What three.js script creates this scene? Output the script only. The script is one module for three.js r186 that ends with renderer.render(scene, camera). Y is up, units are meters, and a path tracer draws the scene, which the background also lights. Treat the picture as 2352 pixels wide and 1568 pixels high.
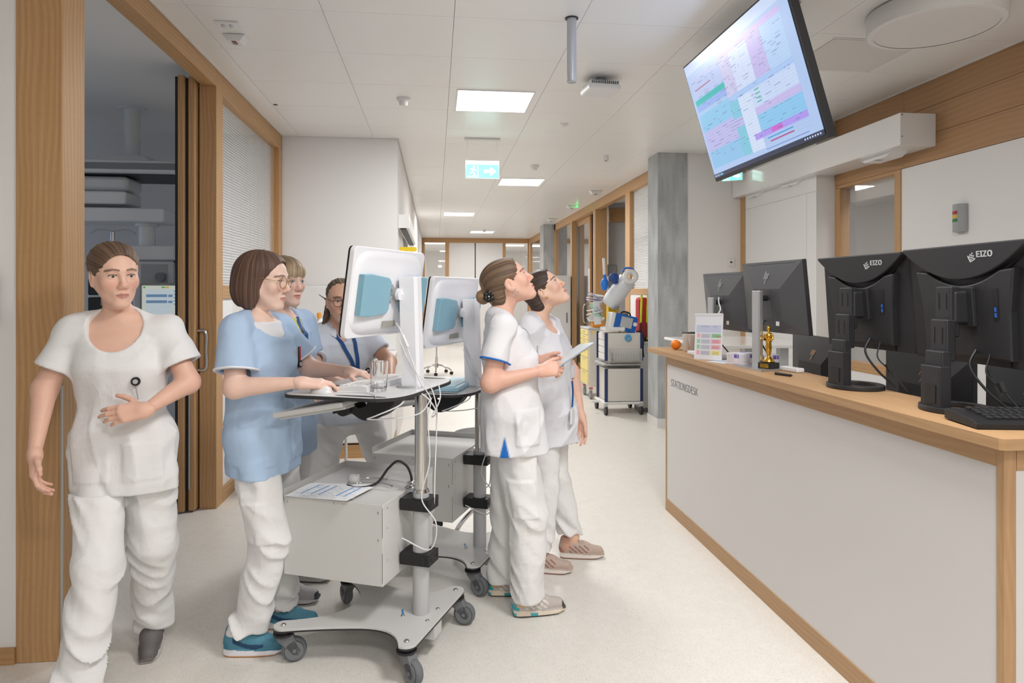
import * as THREE from 'three';
import { RectAreaLightUniformsLib } from 'three/addons/lights/RectAreaLightUniformsLib.js';
import { RoundedBoxGeometry } from 'three/addons/geometries/RoundedBoxGeometry.js';
import { mergeGeometries, mergeVertices } from 'three/addons/utils/BufferGeometryUtils.js';
import { FontLoader } from 'three/addons/loaders/FontLoader.js';
import { TextGeometry } from 'three/addons/geometries/TextGeometry.js';

// ---------------------------------------------------------------- camera, light, exposure
// x to the right, y up, the corridor runs towards -z; the lens is 24 mm, level and shifted down
const scene = new THREE.Scene();
scene.background = new THREE.Color(0x000000);
const camera = new THREE.PerspectiveCamera(53.1301, 1.5, 0.05, 80);
camera.position.set(0, 1.5, 0);
camera.rotation.y = -Math.atan(176 / 1568);
camera.setViewOffset(2352, 1568, 0, 113, 2352, 1568);
scene.add(camera);
const renderer = new THREE.WebGLRenderer({ antialias: true });
renderer.toneMapping = THREE.LinearToneMapping;
renderer.toneMappingExposure = 1.0;
renderer.shadowMap.enabled = true;
RectAreaLightUniformsLib.init();
const LAMP = 45.5;                       // luminance of a square ceiling panel
const LAMP_COLOR = new THREE.Color().setRGB(1.0, 0.988, 0.984);
const C = 3.05;                        // ceiling height
// square ceiling panels, 0.6 m, every 4 m, alternating between two rows of ceiling tiles: [x, depth]
const PANELS = [[0.4675, 5.53], [1.195, 9.535], [0.4675, 13.57], [1.195, 17.55], [1.195, 1.53], [0.4675, -2.5], [0.4675, -0.45]];  // last panel is outside the pitch, added unseen to brighten the foreground

// ---------------------------------------------------------------- helpers
const PI = Math.PI;
function rng(seed) { let s = seed >>> 0; return () => { s = (s + 0x6D2B79F5) >>> 0; let t = s; t = Math.imul(t ^ (t >>> 15), t | 1); t ^= t + Math.imul(t ^ (t >>> 7), t | 61); return ((t ^ (t >>> 14)) >>> 0) / 4294967296; }; }
const hash3 = (x, y, z) => { let h = Math.imul(x, 374761393) ^ Math.imul(y, 668265263) ^ Math.imul(z, 2147483647 - 62321); h = Math.imul(h ^ (h >>> 13), 1274126177); return ((h ^ (h >>> 16)) >>> 0) / 4294967296; };
function noise3(x, y, z) {
  const i = Math.floor(x), j = Math.floor(y), k = Math.floor(z); let u = x - i, v = y - j, w = z - k;
  u = u * u * (3 - 2 * u); v = v * v * (3 - 2 * v); w = w * w * (3 - 2 * w);
  const L = (a, b, t) => a + (b - a) * t, h = (a, b, c) => hash3(i + a, j + b, k + c);
  return L(L(L(h(0, 0, 0), h(1, 0, 0), u), L(h(0, 1, 0), h(1, 1, 0), u), v), L(L(h(0, 0, 1), h(1, 0, 1), u), L(h(0, 1, 1), h(1, 1, 1), u), v), w) * 2 - 1;
}
const used = {};
function numbered(n) { if (!(n in used)) { used[n] = 0; return n; } used[n]++; return n + '_' + String(used[n]).padStart(3, '0'); }
const M = {};
function mat(color, rough = 0.6, o = {}) { return new THREE.MeshStandardMaterial({ color, roughness: rough, metalness: 0, side: THREE.DoubleSide, ...o }); }
function phys(color, rough, o = {}) { return new THREE.MeshPhysicalMaterial({ color, roughness: rough, side: THREE.DoubleSide, ...o }); }
// --- geometry makers; all return BufferGeometry with position, normal, uv
function place(g, p = [0, 0, 0], r = [0, 0, 0], s = null) { if (s) g.scale(s[0], s[1], s[2]); const m = new THREE.Matrix4().makeRotationFromEuler(new THREE.Euler(r[0], r[1], r[2])); m.setPosition(p[0], p[1], p[2]); return g.applyMatrix4(m); }
function boxUV(g, dims) { // uv in metres, the longer side of each face along v
  const P = g.attributes.position, N = g.attributes.normal, uv = new Float32Array(P.count * 2);
  for (let i = 0; i < P.count; i++) {
    const n = [Math.abs(N.getX(i)), Math.abs(N.getY(i)), Math.abs(N.getZ(i))], p = [P.getX(i), P.getY(i), P.getZ(i)];
    const a = n[0] > n[1] && n[0] > n[2] ? 0 : n[1] > n[2] ? 1 : 2; let u = (a + 1) % 3, v = (a + 2) % 3;
    if (dims ? dims[u] > dims[v] : u === 1) [u, v] = [v, u];
    uv[2 * i] = p[u] + (dims ? dims[0] * 0.37 : 0); uv[2 * i + 1] = p[v];
  }
  g.setAttribute('uv', new THREE.BufferAttribute(uv, 2)); return g;
}
function bx(w, h, d, p, r) { const g = boxUV(new THREE.BoxGeometry(w, h, d), [w, h, d]); return place(g, p, r); }
function rb(w, h, d, rad, p, r, seg = 2) { const g = new RoundedBoxGeometry(w, h, d, seg, Math.min(rad, w / 2 - 1e-4, h / 2 - 1e-4, d / 2 - 1e-4)); boxUV(g, [w, h, d]); return place(g, p, r); }
function B(x0, x1, y0, y1, d0, d1) { return bx(Math.abs(x1 - x0), Math.abs(y1 - y0), Math.abs(d1 - d0), [(x0 + x1) / 2, (y0 + y1) / 2, -(d0 + d1) / 2]); }
function RB(x0, x1, y0, y1, d0, d1, rad = 0.003) { return rb(Math.abs(x1 - x0), Math.abs(y1 - y0), Math.abs(d1 - d0), rad, [(x0 + x1) / 2, (y0 + y1) / 2, -(d0 + d1) / 2], [0, 0, 0], 1); }
function cy(r0, r1, h, p, r, seg = 24, open = false) { return place(new THREE.CylinderGeometry(r0, r1, h, seg, 1, open), p, r); }
function sp(r, p, s, r2, seg = 20) { return place(new THREE.SphereGeometry(r, seg, Math.round(seg * 0.7)), p, r2, s); }
function tor(R, r, p, rot, seg = 32, arc = PI * 2) { return place(new THREE.TorusGeometry(R, r, 8, seg, arc), p, rot); }
function lathe(pts, p, r, seg = 32) { return place(new THREE.LatheGeometry(pts.map(a => new THREE.Vector2(a[0], a[1])), seg), p, r); }
function tube(pts, r, seg = 0, closed = false, rs = 7) { const c = new THREE.CatmullRomCurve3(pts.map(p => new THREE.Vector3(...p)), closed, 'centripetal'); return new THREE.TubeGeometry(c, seg || pts.length * 6, r, rs, closed); }
function rod(a, b, r0, r1 = r0, seg = 12) { const A = new THREE.Vector3(...a), Bv = new THREE.Vector3(...b), L = A.distanceTo(Bv); const g = new THREE.CylinderGeometry(r1, r0, L, seg); g.translate(0, L / 2, 0); g.applyQuaternion(new THREE.Quaternion().setFromUnitVectors(new THREE.Vector3(0, 1, 0), Bv.clone().sub(A).normalize())); return g.translate(A.x, A.y, A.z); }
function shp(pts, curve) { const s = new THREE.Shape(); if (curve) { s.setFromPoints(new THREE.SplineCurve(pts.map(p => new THREE.Vector2(...p)).concat([new THREE.Vector2(...pts[0])])).getPoints(pts.length * 6)); } else s.setFromPoints(pts.map(p => new THREE.Vector2(...p))); return s; }
function ext(shape, depth, bevel = 0, p, r, cs = 12) { const g = new THREE.ExtrudeGeometry(shape, { depth, bevelEnabled: bevel > 0, bevelSize: bevel, bevelThickness: bevel, bevelSegments: 2, curveSegments: cs }); return place(g, p, r); }
function rrect(w, h, r) { const s = new THREE.Shape(), x = -w / 2, y = -h / 2; r = Math.min(r, w / 2 - 1e-4, h / 2 - 1e-4); s.moveTo(x + r, y); s.lineTo(x + w - r, y); s.absarc(x + w - r, y + r, r, -PI / 2, 0); s.lineTo(x + w, y + h - r); s.absarc(x + w - r, y + h - r, r, 0, PI / 2); s.lineTo(x + r, y + h); s.absarc(x + r, y + h - r, r, PI / 2, PI); s.lineTo(x, y + r); s.absarc(x + r, y + r, r, PI, 1.5 * PI); return s; }
function quad(w, h, p, r) { return place(new THREE.PlaneGeometry(w, h), p, r); }
function merge(list) {
  if (!Array.isArray(list)) list = [list];
  if (list.length === 1) return list[0];
  const hasC = list.some(g => g.attributes.color);
  return mergeGeometries(list.map(g => {
    g = g.index ? g.toNonIndexed() : g.clone();
    for (const k of Object.keys(g.attributes)) if (!['position', 'normal', 'uv', 'color'].includes(k)) g.deleteAttribute(k);
    if (!g.attributes.uv) g.setAttribute('uv', new THREE.BufferAttribute(new Float32Array(g.attributes.position.count * 2), 2));
    if (hasC && !g.attributes.color) { const c = new Float32Array(g.attributes.position.count * 3).fill(1); g.setAttribute('color', new THREE.BufferAttribute(c, 3)); }
    g.morphAttributes = {}; return g;
  }));
}
function obj(name, list, material, parent) {
  const m = new THREE.Mesh(merge(list), material); m.name = parent && parent !== scene ? name : numbered(name); m.castShadow = m.receiveShadow = true; (parent || scene).add(m); return m;
}
function tag(o, label, category, group, kind) { o.userData.label = label; if (category) o.userData.category = category; if (group) o.userData.group = group; if (kind) o.userData.kind = kind; return o; }
function thing(name, label, category, p = [0, 0, 0], turn = 0, group) { const o = new THREE.Group(); o.name = numbered(name); o.position.set(...p); o.rotation.y = turn; scene.add(o); return tag(o, label, category, group); }
function solo(name, label, category, list, material, group) { return tag(obj(name, list, material), label, category, group); }
function struct(name, label, category, list, material) { return tag(obj(name, list, material), label, category, null, 'structure'); }
function sgroup(name, label, category) { return tag(thing(name, label, category), label, category, null, 'structure'); }
function copyOf(o, p, turn, label) { const c = o.clone(); c.name = numbered(o.name.replace(/_\d{3}$/, '')); c.position.set(...p); c.rotation.y = turn; c.userData = { ...o.userData, label }; scene.add(c); return c; }
// --- textures
function tex(w, h, fn, srgb = true) {
  const a = new Uint8Array(w * h * 4);
  for (let y = 0; y < h; y++) for (let x = 0; x < w; x++) { const c = fn(x, y), i = (y * w + x) * 4; for (let k = 0; k < 3; k++) a[i + k] = Math.max(0, Math.min(255, c.length ? c[k] : c)); a[i + 3] = 255; }
  const t = new THREE.DataTexture(a, w, h); t.wrapS = t.wrapT = THREE.RepeatWrapping; t.magFilter = THREE.LinearFilter; t.minFilter = THREE.LinearMipmapLinearFilter; t.generateMipmaps = true; if (srgb) t.colorSpace = THREE.SRGBColorSpace; t.needsUpdate = true; return t;
}
function canvasTex(w, h, draw) { const c = document.createElement('canvas'); c.width = w; c.height = h; const x = c.getContext('2d'); draw(x, w, h); const t = new THREE.CanvasTexture(c); t.colorSpace = THREE.SRGBColorSpace; return t; }
function pn(x, y, px, py, seed = 0) { // periodic value noise
  const i = Math.floor(x), j = Math.floor(y); let u = x - i, v = y - j; u = u * u * (3 - 2 * u); v = v * v * (3 - 2 * v);
  const h = (a, b) => hash3(((i + a) % px + px) % px, ((j + b) % py + py) % py, seed); return (h(0, 0) * (1 - u) + h(1, 0) * u) * (1 - v) + (h(0, 1) * (1 - u) + h(1, 1) * u) * v;
}
const woodTex = (c0, c1, seed, pore = 0.9) => { const t = tex(256, 1024, (x, y) => {
  const a = x / 256, b = y / 1024, wob = pn(a * 3, b * 4, 3, 4, seed) * 2.2 + pn(a * 6, b * 2, 6, 2, seed + 1);
  let g = 0.5 + 0.5 * Math.sin((a * 14 + wob) * PI * 2); g = g * 0.45 + 0.4 * pn(a * 90, b * 3, 90, 3, seed + 2) + 0.25 * pn(a * 200, b * 24, 200, 24, seed + 3);
  g = g * 0.75 + 0.3 * pn(a * 4, b * 3, 4, 3, seed + 5); const por = pn(a * 256, b * 40, 256, 40, seed + 4) > 0.88 ? pore : 1;
  return [0, 1, 2].map(k => (c0[k] + (c1[k] - c0[k]) * g) * por);
}); t.repeat.set(1 / 0.35, 1 / 1.4); return t; };
// ---------------------------------------------------------------- shared materials
const W_OAK = woodTex([206, 166, 121], [176, 134, 88], 11, 0.95), W_DESK = woodTex([196, 159, 118], [174, 136, 96], 47, 0.985);
M.wood = mat(0xffffff, 0.5, { map: W_OAK });
M.desk = mat(0xffffff, 0.48, { map: W_DESK });
const veneer = W_DESK.clone(); veneer.repeat.set(1 / 0.6, 1 / 2.6); M.veneer = mat(0xf4ece4, 0.5, { map: veneer });
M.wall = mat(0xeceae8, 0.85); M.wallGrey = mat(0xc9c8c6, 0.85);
M.white = mat(0xe9e8e6, 0.4); M.whiteGloss = mat(0xecebe9, 0.12); M.panel = mat(0xd8d5d3, 0.32);
M.ceil = mat(0xf1efec, 0.34); M.ceilBack = mat(0x8a8680, 0.9);
M.black = mat(0x17171a, 0.5); M.blackRub = mat(0x1b1b1d, 0.75); M.dark = mat(0x2a2b2e, 0.5); M.grey = mat(0x8d8f92, 0.5); M.lgrey = mat(0xb9bbbc, 0.45); M.mgrey = mat(0xa4a6a8, 0.5);
M.steel = mat(0xc8c8c8, 0.25, { metalness: 1 }); M.chrome = mat(0xdcdcdc, 0.12, { metalness: 1 }); M.alu = mat(0xbfc1c4, 0.35, { metalness: 0.9 }); M.gold = mat(0xe2b04a, 0.18, { metalness: 1 });
M.plastic = mat(0xe6e6e8, 0.3); M.paper = mat(0xf1f1f2, 0.8);
M.glass = phys(0xffffff, 0.02, { transmission: 1, thickness: 0, ior: 1.5 });
M.lamp = new THREE.MeshStandardMaterial({ color: 0xffffff, emissive: 0xfffaf4, emissiveIntensity: 3.2 });
const floorT = tex(1024, 1024, (x, y) => {
  const s = hash3(x >> 1, y >> 1, 5), s2 = hash3((x + (y >> 1)) >> 1, (y + (x >> 2)) >> 1, 9), n = pn(x / 32, y / 32, 32, 32, 3), m = pn(x / 5, y / 5, 205, 205, 4);
  let c = [229, 225, 217].map(v => v + (n - 0.5) * 4 + (m - 0.5) * 6);
  if (s2 > 0.95) c = c.map((v, k) => v - [14, 15, 17][k]); else if (s2 < 0.06) c = c.map(v => v + 9);
  if (s > 0.988) c = c.map((v, k) => v - [38, 42, 46][k]);
  return c;
}); floorT.repeat.set(1 / 1.2, 1 / 1.2);
M.floor = mat(0xffffff, 0.36, { map: floorT });
const concT = tex(512, 1024, (x, y) => { const a = pn(x / 64, y / 128, 8, 8, 21), b = pn(x / 20, y / 90, 26, 12, 22), c = pn(x / 4, y / 4, 128, 256, 23), pore = hash3(x >> 1, y >> 1, 77) > 0.9987 ? -50 : 0; const v = 180 + (a - 0.5) * 26 + (b - 0.5) * 20 + (c - 0.5) * 12 + pore; return [v - 3, v, v + 1]; });
concT.repeat.set(1 / 0.9, 1 / 1.8); M.conc = mat(0xffffff, 0.8, { map: concT });

// ---------------------------------------------------------------- floor, ceiling
{ const g = new THREE.BoxGeometry(14, 0.12, 32); const uv = g.attributes.uv, p = g.attributes.position; for (let i = 0; i < uv.count; i++) uv.setXY(i, p.getX(i), p.getZ(i)); g.translate(1, -0.06, -10); struct('floor', 'pale speckled vinyl floor of the ward corridor', 'floor', g, M.floor); }
{
  const ce = sgroup('ceiling', 'white ceiling of square metal tiles with fine joints', 'ceiling');
  obj('ceiling_slab', [B(-6, 8, C + 0.022, C + 0.2, -6, 26)], M.ceilBack, ce);
  const zones = [[-1.508, 3.6, 0.0, 6.98], [-0.375, 3.6, 6.98, 7.34], [-0.375, 2.69, 7.34, 19.6]];
  for (const [zx0, zx1, zd0, zd1] of zones) for (let i = -4; i < 7; i++) for (let j = -8; j < 28; j++) {
    const x0 = Math.max(zx0, 0.105 + 0.7225 * i + 0.0012), x1 = Math.min(zx1, 0.105 + 0.7225 * (i + 1) - 0.0012), d0 = Math.max(zd0, 3.855 + 0.66 * j + 0.0012), d1 = Math.min(zd1, 3.855 + 0.66 * (j + 1) - 0.0012);
    if (x1 - x0 < 0.04 || d1 - d0 < 0.04) continue;
    obj('ceiling_tile', [B(x0, x1, C, C + 0.02, d0, d1)], M.ceil, ce);
  }
  obj('ceiling_field', [B(-6, 8, C, C + 0.021, -6, -0.005), B(-6, -1.51, C, C + 0.021, -0.005, 26), B(3.602, 8, C, C + 0.021, -0.005, 26), B(2.692, 3.6, C, C + 0.021, 7.345, 26), B(-1.508, -0.377, C, C + 0.021, 6.985, 26), B(-0.375, 2.69, C, C + 0.021, 19.605, 26)], M.ceil, ce);
  // shadow gap trims along the walls
  obj('edge_trim', [B(-1.506, -1.494, C - 0.006, C - 0.0005, 2.96, 6.97), B(-0.373, -0.361, C - 0.006, C - 0.0005, 6.99, 19.5), B(2.676, 2.688, C - 0.006, C - 0.0005, 7.7, 19.5), B(3.575, 3.592, C - 0.006, C - 0.0005, 0, 7.3)], M.white, ce);
}
// square ceiling lamps
PANELS.forEach(([x, d], i) => {
  const n = ['square lit ceiling panel nearest the exit sign, largest in view', 'square lit ceiling panel just beyond the hanging exit sign', 'third lit ceiling panel down the corridor, left row', 'farthest lit ceiling panel before the end doors', 'square ceiling panel above the desk corner', 'square ceiling panel behind the viewer', 'added unseen ceiling panel above the viewer, brightens the foreground'][i];
  const t = thing('ceiling_panel_lamp', n, 'ceiling lamp', [x, C, -d], 0, 'square ceiling panel lamps');
  obj('frame', [bx(0.61, 0.006, 0.012, [0, -0.003, 0.299]), bx(0.61, 0.006, 0.012, [0, -0.003, -0.299]), bx(0.012, 0.006, 0.586, [0.299, -0.003, 0]), bx(0.012, 0.006, 0.586, [-0.299, -0.003, 0])], M.white, t);
  obj('diffuser', [bx(0.585, 0.004, 0.585, [0, -0.0025, 0])], M.lamp, t);
  const L = new THREE.RectAreaLight(LAMP_COLOR, LAMP, 0.585, 0.585); L.position.set(0, -0.012, 0); L.rotation.x = -PI / 2; L.name = 'lamp_light'; t.add(L);
});
// ---------------------------------------------------------------- left: lobby wall, timber front of the dark room
struct('wall_left', 'white lobby wall at the left edge beside the timber post', 'wall', [B(-6, -1.685, 0, C, 2.97, 3.12)], M.wall);
struct('baseboard_left', 'oak skirting under the lobby wall at left edge', 'skirting', [B(-6, -1.6855, 0, 0.066, 2.955, 2.9695)], M.wood);
const XL = -1.508;
{
  const f = sgroup('door_1', 'open sliding timber door of the dark patient room', 'door');
  obj('door_post', [RB(-1.685, XL, 0, C - 0.001, 2.963, 3.144, 0.004)], M.wood, f);
  obj('header', [RB(-1.606, XL, 2.93, C - 0.001, 3.1445, 4.93, 0.003)], M.wood, f);
  obj('jamb', [RB(-1.622, XL, 0, C - 0.001, 4.9305, 5.076, 0.003)], M.wood, f);
  obj('brush_seal', [B(-1.645, -1.6225, 0.01, 2.92, 4.945, 4.955)], M.dark, f);
  for (const [x0, x1, d0] of [[-1.672, -1.632, 4.865], [-1.732, -1.692, 4.84]]) {
    const l = obj('sliding_leaf', [RB(x0, x1, 0.012, 2.97, d0, d0 + 0.11, 0.003), RB(x0, x1, 0.012, 0.13, d0 + 0.11, 6.5, 0.003), RB(x0, x1, 2.85, 2.97, d0 + 0.11, 6.5, 0.003)], M.wood, f);
    obj('edge_gasket', [B(x0 - 0.018, x0 - 0.001, 0.012, 2.96, d0 + 0.004, d0 + 0.05)], M.black, l);
    obj('glass_pane', [B(x0 + 0.015, x0 + 0.025, 0.13, 2.85, d0 + 0.11, 6.5)], M.glass, l);
  }
  const hd = (sx, x) => tube([[x, 1.235, -4.915], [x + sx * 0.045, 1.235, -4.915], [x + sx * 0.06, 1.215, -4.915], [x + sx * 0.06, 1.1, -4.915], [x + sx * 0.06, 0.985, -4.915], [x + sx * 0.045, 0.965, -4.915], [x, 0.965, -4.915]], 0.0105, 60, false, 10);
  obj('handle', [hd(1, -1.632)], M.steel, f); obj('handle', [hd(-1, -1.732)], M.steel, f);
  obj('edge_strip', [B(-1.668, -1.658, 0.16, 1.06, 4.858, 4.8645)], M.alu, f);
  obj('post_strip', [B(XL - 0.004, XL + 0.003, 0.02, 1.12, 2.958, 2.964)], M.alu, f);
}
function blind(parent, x, y0, y1, d0, d1, tilt) {
  const s = []; for (let y = y0; y < y1; y += 0.021) s.push(bx(0.0012, 0.0235, d1 - d0, [x, y, -(d0 + d1) / 2], [0, 0, tilt]));
  const o = obj('blind_slats', s, M.slat, parent); o.userData.kind = 'stuff'; o.userData.label = 'fine white venetian blind slats behind the pane';
  const c = []; for (let k = 0.5; k < (d1 - d0) / 0.26; k++) c.push(B(x - 0.001 + 0.012, x + 0.001 + 0.012, y0, y1, d0 + k * 0.26 - 0.0012, d0 + k * 0.26 + 0.0012)); obj('blind_cords', c, M.white, parent);
}
M.slat = mat(0xe8eaea, 0.5);
{
  const w = sgroup('window_1', 'oak framed window with closed white blinds beside the dark room', 'window');
  obj('frame', [RB(-1.60, XL, 2.9, C - 0.001, 5.0765, 6.975, 0.003), RB(-1.60, XL, 0.1, 2.9, 6.84, 6.975, 0.003), RB(-1.60, XL, 1.455, 1.55, 5.0765, 6.8395, 0.003), RB(-1.60, XL, 0, 0.1, 5.0765, 6.975, 0.003)], M.wood, w);
  obj('inner_rebate', [B(-1.6, -1.55, 1.55, 2.9, 6.76, 6.838)], M.wood, w);
  obj('lower_panel', [B(-1.59, -1.528, 0.1, 1.455, 5.0765, 6.84)], M.white, w);
  obj('glass_pane', [B(-1.545, -1.539, 1.55, 2.9, 5.0765, 6.76)], M.glass, w);
  blind(w, -1.572, 1.56, 2.89, 5.08, 6.75, 0.45);
  const s = obj('door_sign', [B(-1.5275, -1.524, 1.2, 1.44, 5.12, 5.36)], M.paper, w); s.userData.label = 'white paper sign';
}
// dark room shell
struct('wall_dark_room', 'grey back and side walls of the unlit patient room', 'wall', [B(-6, -1.62, 0, C, 6.98, 7.12), B(-6.1, -6, 0, C, 2.9, 7.1), B(-1.615, -1.609, 0, 1.45, 5.08, 6.97)], M.wall);
{ // made-up window out of view, its glowing pane and light brighten the dark room
  const w = sgroup('window_5', 'added unseen window with glowing pane, brightens the dark room', 'window');
  obj('frame', [B(-5.998, -5.94, 0.9, 0.98, 3.9, 6.3), B(-5.998, -5.94, 2.32, 2.4, 3.9, 6.3), B(-5.998, -5.94, 0.98, 2.32, 3.9, 3.98), B(-5.998, -5.94, 0.98, 2.32, 6.22, 6.3)], M.wood, w);
  obj('pane', [B(-5.99, -5.98, 0.98, 2.32, 3.98, 6.22)], new THREE.MeshStandardMaterial({ color: 0x20242a, roughness: 0.2, emissive: 0xa8bcd8, emissiveIntensity: 0.9 }), w);
  const L = new THREE.RectAreaLight(0xc4d4ea, 1.3, 2.24, 1.34); L.position.set(-5.93, 1.65, -5.1); L.rotation.y = -PI / 2; L.name = 'added_fill_light'; w.add(L);
}
// ---------------------------------------------------------------- white wall facing, corridor left wall
struct('wall_facing', 'plain white wall facing the viewer behind the three nurses', 'wall', [B(-1.6, -0.38, 0, C, 6.985, 7.12)], M.wall);
{
  const w = sgroup('wall_corridor', 'white left wall of the corridor with flush sliding door', 'wall');
  obj('wall_surface', [B(-0.5, -0.38, 0, C, 7.121, 8.15), B(-0.5, -0.38, 2.3, C, 8.15, 9.5), B(-0.5, -0.38, 0, C, 9.5, 20), B(-0.6, -0.5, 0, C, 7.5, 10)], M.wall, w);
  obj('door_leaf', [B(-0.495, -0.42, 0.01, 2.298, 8.23, 9.498)], M.white, w);
  obj('door_gap', [B(-0.499, -0.455, 0.0, 2.299, 8.151, 8.229)], M.black, w);
  obj('rail_cover', [B(-0.379, -0.27, 2.16, 2.3, 7.1, 9.6)], M.white, w);
  obj('rail_track', [B(-0.36, -0.30, 2.148, 2.1595, 7.11, 9.59)], M.black, w);
}
solo('flag_sign', 'small yellow flag sign sticking out of the corridor wall', 'sign', [B(-0.379, -0.20, 1.94, 1.985, 7.40, 7.41)], mat(0xf2d21a, 0.5));
// ---------------------------------------------------------------- end of the corridor
{
  const D = 19.6, w = sgroup('wall_end', 'oak framed end wall with white double doors and glass sidelights', 'wall');
  const st = [[-0.37, -0.3], [0.28, 0.385], [1.93, 2.02], [2.66, 2.75]];
  obj('frame', [RB(-0.37, 2.75, 2.92, C - 0.001, D, D + 0.1), ...st.map(([a, b]) => RB(a, b, 0, 2.92, D, D + 0.1))], M.wood, w);
  obj('door_leaf', [B(0.385, 1.125, 0.01, 2.919, D + 0.03, D + 0.08)], M.white, w); obj('door_leaf', [B(1.155, 1.93, 0.01, 2.919, D + 0.03, D + 0.08)], M.white, w);
  obj('door_seam', [B(1.126, 1.154, 0.01, 2.919, D + 0.04, D + 0.06)], M.black, w);
  obj('glass_pane', [B(-0.3, 0.28, 0, 2.919, D + 0.05, D + 0.056)], M.glass, w); obj('glass_pane', [B(2.02, 2.66, 0, 2.919, D + 0.05, D + 0.056)], M.glass, w);
  for (const x of [1.06, 1.22]) obj('pull_handle', [tube([[x, 1.25, -D], [x, 1.25, -D + 0.05], [x, 1.0, -D + 0.05], [x, 1.0, -D]], 0.012, 24)], M.steel, w);
}
struct('wall_far', 'white walls of the room beyond the end doors', 'wall', [B(-2, 5, 0, C, 25.8, 25.9), B(-2, -1.9, 0, C, 19.8, 25.8), B(4.9, 5, 0, C, 19.8, 25.8), B(-2, -0.372, 0, C, 19.65, 19.79), B(2.752, 5, 0, C, 19.65, 19.79)], M.wall);
for (const [x, d, n] of [[-0.3, 21.6, 'lit ceiling strip in the room beyond, seen through left end window'], [2.3, 22.4, 'lit ceiling strip in the room beyond, seen through right end window'], [4.5, 4.6, 'ceiling strip lamp of the office behind the oak window']]) {
  const t = thing('strip_lamp', n, 'ceiling lamp', [x, C, -d]);
  obj('diffuser', [bx(1.2, 0.02, 0.3, [0, -0.011, 0])], M.lamp, t); const L = new THREE.RectAreaLight(LAMP_COLOR, x > 4 ? LAMP * 0.3 : LAMP, 1.2, 0.3); L.position.set(0, -0.03, 0); L.rotation.x = -PI / 2; L.name = 'lamp_light'; t.add(L);
}
// ---------------------------------------------------------------- right timber and glass front of the corridor
const XR = 2.69;
{
  const w = sgroup('window_2', 'oak framed window with white blinds next to concrete column', 'window');
  obj('frame', [RB(XR, XR + 0.09, 2.9, C - 0.001, 7.6, 9.27), RB(XR, XR + 0.09, 0, C - 0.001, 9.2705, 9.5), RB(XR, XR + 0.09, 1.47, 1.55, 7.6, 9.27), RB(XR, XR + 0.09, 0, 0.1, 7.6, 9.27)], M.wood, w);
  obj('lower_panel', [B(XR + 0.01, XR + 0.08, 0.1, 1.47, 7.6, 9.27)], M.white, w);
  obj('glass_pane', [B(XR + 0.03, XR + 0.036, 1.55, 2.9, 7.6, 9.27)], M.glass, w);
  blind(w, XR + 0.06, 1.56, 2.89, 7.62, 9.26, -0.45);
}
{
  const w = sgroup('door_2', 'oak framed open doorway behind the equipment trolleys', 'door');
  obj('header', [RB(XR, XR + 0.1, 2.9, C - 0.001, 9.501, 11.32)], M.wood, w);
  obj('jamb', [RB(XR, XR + 0.2, 0, C - 0.001, 11.3205, 11.5)], M.wood, w);
  const l = obj('sliding_leaf', [RB(XR + 0.11, XR + 0.15, 0.01, 2.94, 9.68, 9.86)], M.wood, w);
  obj('side_pane', [B(XR + 0.12, XR + 0.126, 0.01, 2.9, 9.502, 9.68)], M.glass, l);
}
{
  const w = sgroup('door_3', 'oak sliding glass door with paired pull handles, half open', 'door');
  obj('header', [RB(XR, XR + 0.1, 2.9, C - 0.001, 11.501, 13.33)], M.wood, w);
  obj('jamb', [RB(XR, XR + 0.1, 0, C - 0.001, 13.3305, 13.476)], M.wood, w);
  const l = obj('sliding_leaf', [RB(XR + 0.11, XR + 0.15, 0.01, 2.94, 12.22, 12.32), RB(XR + 0.115, XR + 0.145, 2.8, 2.94, 12.32, 13.3), RB(XR + 0.115, XR + 0.145, 0.01, 0.12, 12.32, 13.3)], M.wood, w);
  obj('glass_pane', [B(XR + 0.125, XR + 0.131, 0.12, 2.8, 12.32, 13.3)], M.glass, l);
  obj('edge_gasket', [B(XR + 0.151, XR + 0.17, 0.01, 2.93, 12.23, 12.26)], M.black, l);
  obj('sliding_leaf', [RB(XR + 0.171, XR + 0.211, 0.01, 2.94, 12.1, 12.2)], M.wood, w);
  const h = (x, s) => tube([[x, 1.28, -12.27], [x + s * 0.08, 1.28, -12.27], [x + s * 0.1, 1.24, -12.27], [x + s * 0.1, 0.98, -12.27], [x + s * 0.08, 0.94, -12.27], [x, 0.94, -12.27]], 0.013, 50);
  obj('handle', [h(XR + 0.11, -1)], M.steel, w); obj('handle', [h(XR + 0.211, 1)], M.steel, w);
  const n = obj('notice', [B(XR + 0.107, XR + 0.1095, 1.5, 1.93, 12.225, 12.315)], M.paper, w); n.userData.label = 'narrow white notice';
}
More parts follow.
